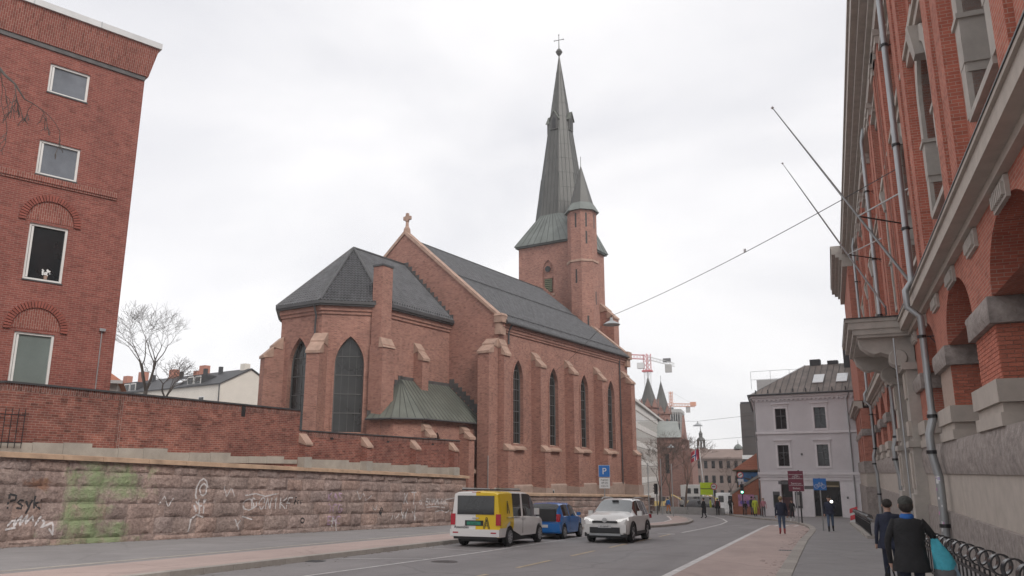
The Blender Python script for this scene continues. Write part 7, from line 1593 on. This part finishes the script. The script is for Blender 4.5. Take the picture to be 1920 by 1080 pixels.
# ------------------------------------------------------------------ people
def person(label, loc, head, h, jacket, trousers, shoes='cloth_black', hair='hair_dark', skin='skin', stride=.0, arms=None, coat=None, hat=None, fingers=False, group='people in the street', name='person', seat=None):
    """one continuous skinned body; head = heading it faces (deg clockwise from +Y)"""
    k = h / 1.75
    t = thing(name, label, 'person', loc, head, group)
    J = []; E = []
    def j(x, y, z, r, tg, par=None):
        J.append(((x, y, z), r, tg)); i = len(J) - 1
        if par is not None: E.append((par, i))
        return i
    pel = j(0, 0, .96, .145, 'j'); sp = j(0, .0, 1.14, .135, 'j', pel); ch_ = j(0, 0, 1.33, .155, 'j', sp); nb = j(0, -.005, 1.47, .07, 'j', ch_); nk = j(0, .015, 1.53, .055, 's', nb)
    hb = j(0, .03, 1.60, .078, 's', nk); hm = j(0, .025, 1.67, .092, 's', hb); ht = j(0, .015, 1.73, .062, 's', hm)
    A = arms or {}
    for s in (-1, 1):
        el, wr = A.get(s, ((s * .25, -.04, 1.14), (s * .26, .05, .90)))
        sh = j(s * .185, 0, 1.41, .072, 'j', ch_); e = j(*el, .05, 'j', sh); w = j(*wr, .036, 'j', e)
        d = (Vector(wr) - Vector(el)).normalized(); hd = Vector(wr) + d * .075; hn = j(*hd, .034, 's', w)
        if fingers:
            side = d.cross(Vector((s, 0, 0))); side = side.normalized() if side.length > .1 else Vector((0, 1, 0)); curl = Vector((-s, 0, 0))
            for q, L in ((-.028, .062), (-.009, .074), (.010, .07), (.029, .055)):
                a = j(*(hd + side * q + d * .035), .0095, 's', hn); b = j(*(hd + side * q * 1.1 + d * (.035 + L * .55) + curl * .012), .0085, 's', a); j(*(hd + side * q * 1.1 + d * (.03 + L * .7) + curl * .04), .0075, 's', b)
            a = j(*(hd + side * .035 - d * .02 + curl * .01), .011, 's', hn); j(*(hd + side * .055 + d * .025 + curl * .03), .009, 's', a)
        else: j(*(hd + d * .08), .024, 's', hn)
        st = stride * s
        hp = j(s * .09, 0, .90, .10, 't', pel); kn = j(s * .10, .05 + st * .55, .50 + abs(st) * .02, .066, 't', hp); an = j(s * .10, st - .03, .10 + (.05 if st < -.05 else 0), .047, 'f', kn); j(s * .115, st + .13, .045, .042, 'f', an)
    me = bpy.data.meshes.new('body'); me.from_pydata([tuple(k * c for c in p) for p, r, g in J], E, []); o = bpy.data.objects.new('tmp', me); COL.objects.link(o)
    sk = o.modifiers.new('s', 'SKIN'); sub = o.modifiers.new('d', 'SUBSURF'); sub.levels = sub.render_levels = 1
    for i, (p, r, g) in enumerate(J): v = me.skin_vertices[0].data[i]; v.radius = (r * k, r * k); v.use_root = (i == 0)
    dg = bpy.context.evaluated_depsgraph_get(); bmx = bpy.data.meshes.new_from_object(o.evaluated_get(dg)); bpy.data.objects.remove(o)
    bmx.name = 'body'; bmx.materials.clear()
    for mt in (jacket, trousers, skin, shoes): bmx.materials.append(MATS[mt])
    slot = {'j': 0, 't': 1, 's': 2, 'f': 3}; pts = []
    for (p, r, g) in J: pts.append((Vector(p) * k, g))
    for a, b in E:
        pa, pb = Vector(J[a][0]) * k, Vector(J[b][0]) * k; pts.append((pa.lerp(pb, .35), J[a][2])); pts.append((pa.lerp(pb, .65), J[b][2]))
    for f in bmx.polygons:
        c = f.center; f.material_index = slot[min(pts, key=lambda q: (q[0] - c).length_squared)[1]]; f.use_smooth = True
    link('body', bmx, t)
    # hair, face
    def ell(cx, cy, cz, rx, ry, rz, z0=-1.0, n=12, m_=None, keep=None):
        m = m_ or MB(); rows = 7; vs = []
        for i in range(rows + 1):
            ph = math.pi * i / rows - math.pi / 2; zz = max(z0, math.sin(ph)); rr = math.cos(math.asin(zz))
            for q in range(n): a = 2 * math.pi * q / n; vs.append(((cx + rx * rr * math.cos(a)) * k, (cy + ry * rr * math.sin(a)) * k, (cz + rz * zz) * k))
        m.add(vs, [(i * n + q, i * n + (q + 1) % n, (i + 1) * n + (q + 1) % n, (i + 1) * n + q) for i in range(rows) for q in range(n)]); return m
    if hat: m = ell(0, .008, 1.69, .103, .118, .092, -.25); m.build('hat', hat, t, smooth=60); m = ell(0, -.02, 1.63, .1, .095, .09); m.build('hair', hair, t, smooth=60)
    else: m = ell(0, -.022, 1.682, .099, .098, .095, -.95); ell(0, .012, 1.71, .092, .098, .06, -.2, m_=m); m.build('hair', hair, t, smooth=60)
    m = MB(); m.hexa([(-.014 * k, .118 * k, 1.60 * k), (.014 * k, .118 * k, 1.60 * k), (.012 * k, .15 * k, 1.605 * k), (-.012 * k, .15 * k, 1.605 * k)], [(-.008 * k, .11 * k, 1.65 * k), (.008 * k, .11 * k, 1.65 * k), (.006 * k, .122 * k, 1.65 * k), (-.006 * k, .122 * k, 1.65 * k)])
    for s in (-1, 1): ell(s * .093, .02, 1.635, .012, .022, .033, m_=m)
    m.build('nose_and_ears', skin, t, smooth=50)
    m = MB(); [ell(s * .034, .108, 1.652, .012, .01, .008, m_=m) for s in (-1, 1)]; m.box(-.025 * k, .025 * k, .11 * k, .118 * k, 1.572 * k, 1.58 * k); m.build('eyes_and_mouth', 'hair_dark', t)
    if coat:
        mat, zh, wx = coat; m = MB(); n = 28; prof = [(1.475, .075, .07), (1.45, .17, .10), (1.38, .222, .135), (1.25, .215, .15), (1.1, .195, .15), (.98, .205, .165), (zh + .1, wx * .96, .18), (zh, wx, .19)]; vs = []
        for z, rx, ry in prof:
            for q in range(n): a = 2 * math.pi * q / n; f = 1 + .045 * math.sin(5 * a + z * 14) * (1.5 - z); vs.append((rx * math.cos(a) * k * f, ry * math.sin(a) * k * f, z * k))
        m.add(vs, [(i * n + q, i * n + (q + 1) % n, (i + 1) * n + (q + 1) % n, (i + 1) * n + q) for i in range(len(prof) - 1) for q in range(n)]); m.build('coat', mat, t, smooth=60)
    return t
def G(x, y, dz=.12): return (x, y, gz(x, y) + dz)
# two men walking away on the right pavement
p1 = person('man in black coat and dark cap walking away, nearest on the right pavement', G(1.10, 12.5), 0, 1.66, 'cloth_black', 'cloth_navy', hair='hair_dark', hat='cap_felt', stride=.14, fingers=True, coat=('cloth_black', .74, .25), arms={-1: ((-.29, -.02, 1.14), (-.27, .03, .88)), 1: ((.33, .02, 1.20), (.235, .19, 1.33))})
m = MB(); m.lathe([(.075, 1.37), (.09, 1.39), (.09, 1.425), (.07, 1.45)], 12, (0, .0, 0)); m.build('scarf', 'cloth_scarf', p1, smooth=50)
BG = thing('umbrella_bag', 'turquoise fabric trolley bag with grey base and metal pole carried by the man in black', 'bag', (1.08, 12.5, gz(0, 12.5) + .03), 0)
pa, pb = Vector((.235, .22, 1.42)), Vector((.47, -.12, .66)); m = MB(); m.tube([pa, pb], .012, 6); m.build('pole', 'zinc_pale', BG)
def quadring(z, x0, x1, y0, y1): return [(x0, y0, z), (x1, y0, z), (x1, y1, z), (x0, y1, z)]
rb = random.Random(3)
def puff(levels, name, mat):
    m = MB(); n = 14; vs = []
    for z, cx, cy, rx, ry in levels:
        for q in range(n):
            a = 2 * math.pi * q / n; f = 1 + .13 * math.sin(3 * a + z * 9) + rb.uniform(-.06, .06); sx = abs(math.cos(a)) ** .7 * (1 if math.cos(a) > 0 else -1); sy_ = abs(math.sin(a)) ** .7 * (1 if math.sin(a) > 0 else -1)
            vs.append((cx + rx * sx * f, cy + ry * sy_ * f, z + rb.uniform(-.008, .008)))
    m.add(vs, [(i * n + q, i * n + (q + 1) % n, (i + 1) * n + (q + 1) % n, (i + 1) * n + q) for i in range(len(levels) - 1) for q in range(n)] + [tuple(range(n)), tuple(range((len(levels) - 1) * n, len(levels) * n))]); m.build(name, mat, BG, smooth=45)
puff([(.84, .41, -.08, .135, .125), (.92, .40, -.07, .13, .12), (1.0, .385, -.05, .115, .105), (1.08, .365, -.02, .09, .09), (1.16, .345, .01, .065, .07), (1.22, .33, .03, .04, .05)], 'fabric', 'cloth_turquoise')
puff([(.69, .43, -.09, .13, .12), (.74, .43, -.09, .15, .135), (.80, .42, -.085, .145, .13), (.845, .412, -.08, .137, .127)], 'base', 'cloth_grey')
m = MB(); m.hexa(quadring(.73, .53, .585, -.2, -.0), quadring(1.0, .47, .50, -.12, .02)); m.build('side_panel', 'cloth_greyblue', BG)
HBg = thing('handbag', 'black and silver handbag hanging from the left hand of the man in black', 'bag', (1.10, 12.5, gz(0, 12.5) + .10), 0)
m = MB(); m.hexa(quadring(.34, -.40, -.16, -.04, .12), quadring(.60, -.36, -.20, -.01, .09)); m.build('body', 'cloth_black', HBg); m = MB(); m.tube([(-.35, .04, .58), (-.31, .04, .74), (-.27, .04, .79), (-.24, .04, .74), (-.21, .04, .58)], .012, 5); m.build('handle', 'cloth_black', HBg)
for i in range(5): m = MB(); m.hexa(quadring(.38 + .035 * i, -.385, -.18, -.045, -.038), quadring(.395 + .035 * i, -.38, -.185, -.043, -.036)); m.build('silver_band', 'zinc_pale', HBg)
person('man in dark navy suit walking away just ahead of the man in black', G(1.22, 17.6), -3, 1.63, 'cloth_navy', 'cloth_navy', hair='hair_dark', stride=-.12, coat=('cloth_navy', .78, .25))
pm = person('man in dark jacket and grey jeans walking towards us holding a bright lamp', G(.45, 46.0), 180, 1.78, 'cloth_navy', 'cloth_jeans', shoes='cloth_black', hair='hair_dark', hat='cloth_black', stride=.16, coat=('cloth_navy', .86, .25), arms={-1: ((-.27, .0, 1.15), (-.12, .22, 1.42)), 1: ((.27, -.03, 1.14), (.27, .06, .9))})
LT = thing('hand_lamp', 'small bright lamp held up by the man walking towards us', 'lamp', (.45, 46.0, gz(0, 46) + .12), 180); m = MB(); m.lathe([(0, 0), (.055, 0), (.06, .02), (.0, .05)], 12, (-.12, .36, 1.52), axis='Y'); m.build('lens', 'lit_lamp', LT); m = MB(); m.tube([(-.12, .24, 1.5), (-.12, .36, 1.52)], .03, 8); m.build('body', 'car_black', LT)
person('woman in dark jacket, blue jeans and red shoes walking away on the red cycle lane', G(-1.85, 43.6, .01), -4, 1.84, 'cloth_navy', 'cloth_jeans', shoes='cloth_red', hair='hair_fair', stride=.07, coat=('cloth_navy', .88, .25), hat=None)
person('small person in black with white shoes on the pavement corner beyond the cycle lane', G(-2.0, 66.0), 200, 1.55, 'cloth_black', 'cloth_black', shoes='sign_white', hair='hair_dark', stride=.12)
person('woman in long black coat crossing the street', (-9.6, 74.0, gz(0, 74) + .004), -75, 1.74, 'cloth_black', 'cloth_black', hair='hair_dark', stride=.24, coat=('cloth_black', .45, .27))
person('person in yellow-green jacket on the corner by the lilac building', G(-5.6, 79.0), 160, 1.72, 'cloth_yellow', 'cloth_yellow', hair='hair_dark', stride=.1)
person('person in pink jacket beside the one in yellow-green', G(-4.9, 79.6), 170, 1.66, 'cloth_pink', 'cloth_grey', hair='hair_fair', stride=.08)
person('man in black jacket standing by the poster wall', G(-6.3, 84.8), 30, 1.8, 'cloth_grey', 'cloth_grey', hair='hair_dark', coat=('cloth_black', .8, .26))
person('short person in dark clothes left of the man by the poster wall', G(-6.9, 84.5), -30, 1.35, 'cloth_black', 'cloth_grey', hair='hair_dark')
person('person in dark brown coat with a yellow-green cap near the board', (-10.0, 88.0, gz(0, 88)), 0, 1.75, 'cloth_red', 'cloth_black', hair='hair_dark', hat='cloth_yellow', stride=.1, coat=('cloth_black', .7, .28))
person('worker in yellow-green vest standing left of the brown coat', (-11.0, 90.5, gz(0, 90.5)), 90, 1.75, 'cloth_yellow', 'cloth_yellow', hair='hair_dark')
person('person in blue top and orange trousers far off by the bare trees', (-15.2, 88.5, gz(0, 88.5) + .05), 30, 1.7, 'cloth_blue', 'cloth_orange', hair='hair_dark', stride=.18)
person('person in dark clothes with a pale backpack far off by the bare trees', (-14.3, 92, gz(0, 92)), 10, 1.75, 'container_grey', 'cloth_black', hair='hair_dark', stride=.15)
# cyclist
CY = thing('bicycle', 'black bicycle ridden towards the street end', 'bicycle', (-8.6, 87.2, gz(0, 87.2)), 5)
for y in (-.5, .5): m = MB(); m.tube([(0, y + .34 * math.cos(R(a)), .34 + .34 * math.sin(R(a))) for a in range(0, 361, 24)], .02, 5); m.build('wheel', 'rubber', CY)
m = MB(); m.tube([(0, -.5, .34), (0, -.12, .85), (0, .38, .85), (0, .5, .34)], .022, 5); m.tube([(0, -.5, .34), (0, -.02, .3), (0, .38, .82)], .022, 5); m.tube([(0, -.02, .3), (0, -.15, .95)], .02, 5); m.build('frame', 'car_black', CY)
m = MB(); m.tube([(-.28, .3, 1.02), (0, .4, 1.0), (.28, .3, 1.02)], .016, 5); m.build('handlebar', 'zinc', CY); m = MB(); m.box(-.07, .07, -.28, -.02, .95, 1.0); m.build('saddle', 'car_black', CY)
person('cyclist in black riding away beside the brick hut', (-8.6, 87.15, gz(0, 87.2) + .16), 5, 1.62, 'cloth_black', 'cloth_black', hair='hair_dark', arms={-1: ((-.27, .16, 1.18), (-.24, .34, .98)), 1: ((.27, .16, 1.18), (.24, .34, .98))})
# ------------------------------------------------------------------ bare trees
def bare_tree(label, loc, h, spread, seed, trunk_h, r0, bark='bark', forks=3, levels=6, lean=(0, 0), twist=.35, group='bare trees', twig=.006, upward=.25, up0=None):
    t = thing('bare_tree', label, 'tree', loc, 0, group); rnd = random.Random(seed); parts = {0: MB(), 1: MB(), 2: MB()}
    def grow(p, d, L, r, lv):
        n = 4 if lv < 3 else 3; pts = [p]; rs = [r]; q = p.copy(); dd = d.copy()
        for i in range(n):
            dd = (dd + Vector((rnd.uniform(-1, 1), rnd.uniform(-1, 1), rnd.uniform(-.5, .9))) * twist * .45).normalized(); q = q + dd * L / n; pts.append(q); rs.append(max(twig, r * (1 - .42 * (i + 1) / n)))
        parts[0 if lv == 0 else (1 if lv < 4 else 2)].tube(pts, rs, 7 if lv < 2 else (5 if lv < 4 else 3), cap=False)
        if lv >= levels: return
        k = forks if lv == 0 else rnd.choice((2, 2, 3)) if lv < 3 else rnd.choice((2, 3, 3))
        for i in range(k):
            a = 2 * math.pi * (i + rnd.uniform(-.3, .3)) / k; side = Vector((math.cos(a), math.sin(a), 0)); side = (side - dd * side.dot(dd)).normalized()
            sp = spread * rnd.uniform(.7, 1.25); nd = (dd + side * sp + Vector((0, 0, upward * rnd.random()))).normalized()
            at = pts[-1] if (i < 2 or lv == 0) else pts[rnd.randrange(2, len(pts))]
            grow(at, nd, L * rnd.uniform(.62, .84) if lv else h * .27, rs[-1] * rnd.uniform(.62, .8), lv + 1)
        if lv >= 2:
            for i in range(2):
                a = rnd.uniform(0, 6.28); grow(pts[rnd.randrange(1, len(pts))], (dd * .5 + Vector((math.cos(a), math.sin(a), .2))).normalized(), L * .45, max(twig, rs[-1] * .4), max(lv + 2, levels - 1))
    grow(Vector((0, 0, 0)), Vector((lean[0], lean[1], 1)).normalized(), trunk_h, r0, 0)
    for k, nm in ((0, 'trunk'), (1, 'branches'), (2, 'twigs')):
        o = parts[k].build(nm, bark, t)
        if k: o['kind'] = 'stuff'
    return t
bare_tree('bare tree with a wide rounded crown behind the garden wall', (-51.0, 50.5, 5.2), 9.0, .62, 14, 3.0, .27, 'bark', 4, 6, (.05, 0), .4, twig=.008)
bare_tree('smaller bare tree with low branches just right of the wide one behind the garden wall', (-49.6, 51.2, 5.2), 5.0, .75, 9, 2.6, .22, 'bark', 3, 5, (.2, .1), .5, twig=.012)
bare_tree('small bare tree beside the far corner of the church', (-16.9, 92.5, gz(0, 92) + .2), 7.2, .62, 5, 2.4, .15, 'bark', 3, 5, (.0, 0), .4, twig=.012)
bare_tree('brown bare street tree in front of the twin-spire church, left of two', (-17.4, 104, gz(0, 104)), 7.6, .6, 21, 3.0, .17, 'bark_brown', 3, 6, (0, 0), .35, twig=.012)
bare_tree('brown bare street tree in front of the twin-spire church, right of two', (-16.0, 106, gz(0, 106)), 7.8, .55, 33, 3.2, .18, 'bark_brown', 3, 6, (.06, 0), .35, twig=.012)
bare_tree('thin bare tree far down the street near the brown stone building', (-14.8, 150, gz(0, 150)), 8.0, .5, 41, 3.0, .16, 'bark_brown', 3, 4, twig=.02)
# branches hanging into the picture from a tree at the far left
BT = thing('overhanging_branch', 'thin bare branches hanging down in front of the office block, top left', 'tree', (-15.35, 10.9, 9.6), 0)
rnd = random.Random(77); m = MB(); m2 = MB()
def hang(p, d, L, r, lv):
    pts = [p]; rs = [r]; q = p.copy(); dd = d.copy()
    for i in range(5):
        dd = (dd + Vector((rnd.uniform(-.3, .3), rnd.uniform(-.3, .3), rnd.uniform(-.32, .12)))).normalized(); q = q + dd * L / 5; pts.append(q); rs.append(max(.0065, r * (1 - .14 * (i + 1))))
    (m if lv < 2 else m2).tube(pts, rs, 5 if lv < 2 else 4, cap=False)
    if lv < 4:
        for i in range(3 if lv < 3 else 2): hang(pts[rnd.randrange(1, 6)], (dd + Vector((rnd.uniform(-.8, .8), rnd.uniform(-.8, .8), rnd.uniform(-.6, .3)))).normalized(), L * rnd.uniform(.4, .65), rs[-1] * .8, lv + 1)
hang(Vector((-.9, -.4, 1.0)), Vector((.75, .35, -.45)), 2.0, .05, 0); hang(Vector((-.9, -.3, .2)), Vector((.7, .3, -.7)), 1.6, .034, 1)
m.build('branch', 'bark', BT); stuff(m2.build('twigs', 'bark', BT))
# ------------------------------------------------------------------ thin haze
hz = MB().box(-140, 60, -12, 345, -8.2, 62).build('haze', 'plate_white'); stuff(hz); hz.data.materials.clear()
hm_ = bpy.data.materials.new('haze'); hm_.use_nodes = True; hn = hm_.node_tree; hn.nodes.clear()
ho = hn.nodes.new('ShaderNodeOutputMaterial'); hv = hn.nodes.new('ShaderNodeVolumePrincipled'); hv.inputs['Color'].default_value = (.9, .9, .92, 1); hv.inputs['Density'].default_value = 0.0006; hv.inputs['Anisotropy'].default_value = 0.2
hn.links.new(hv.outputs['Volume'], ho.inputs['Volume']); hz.data.materials.append(hm_)
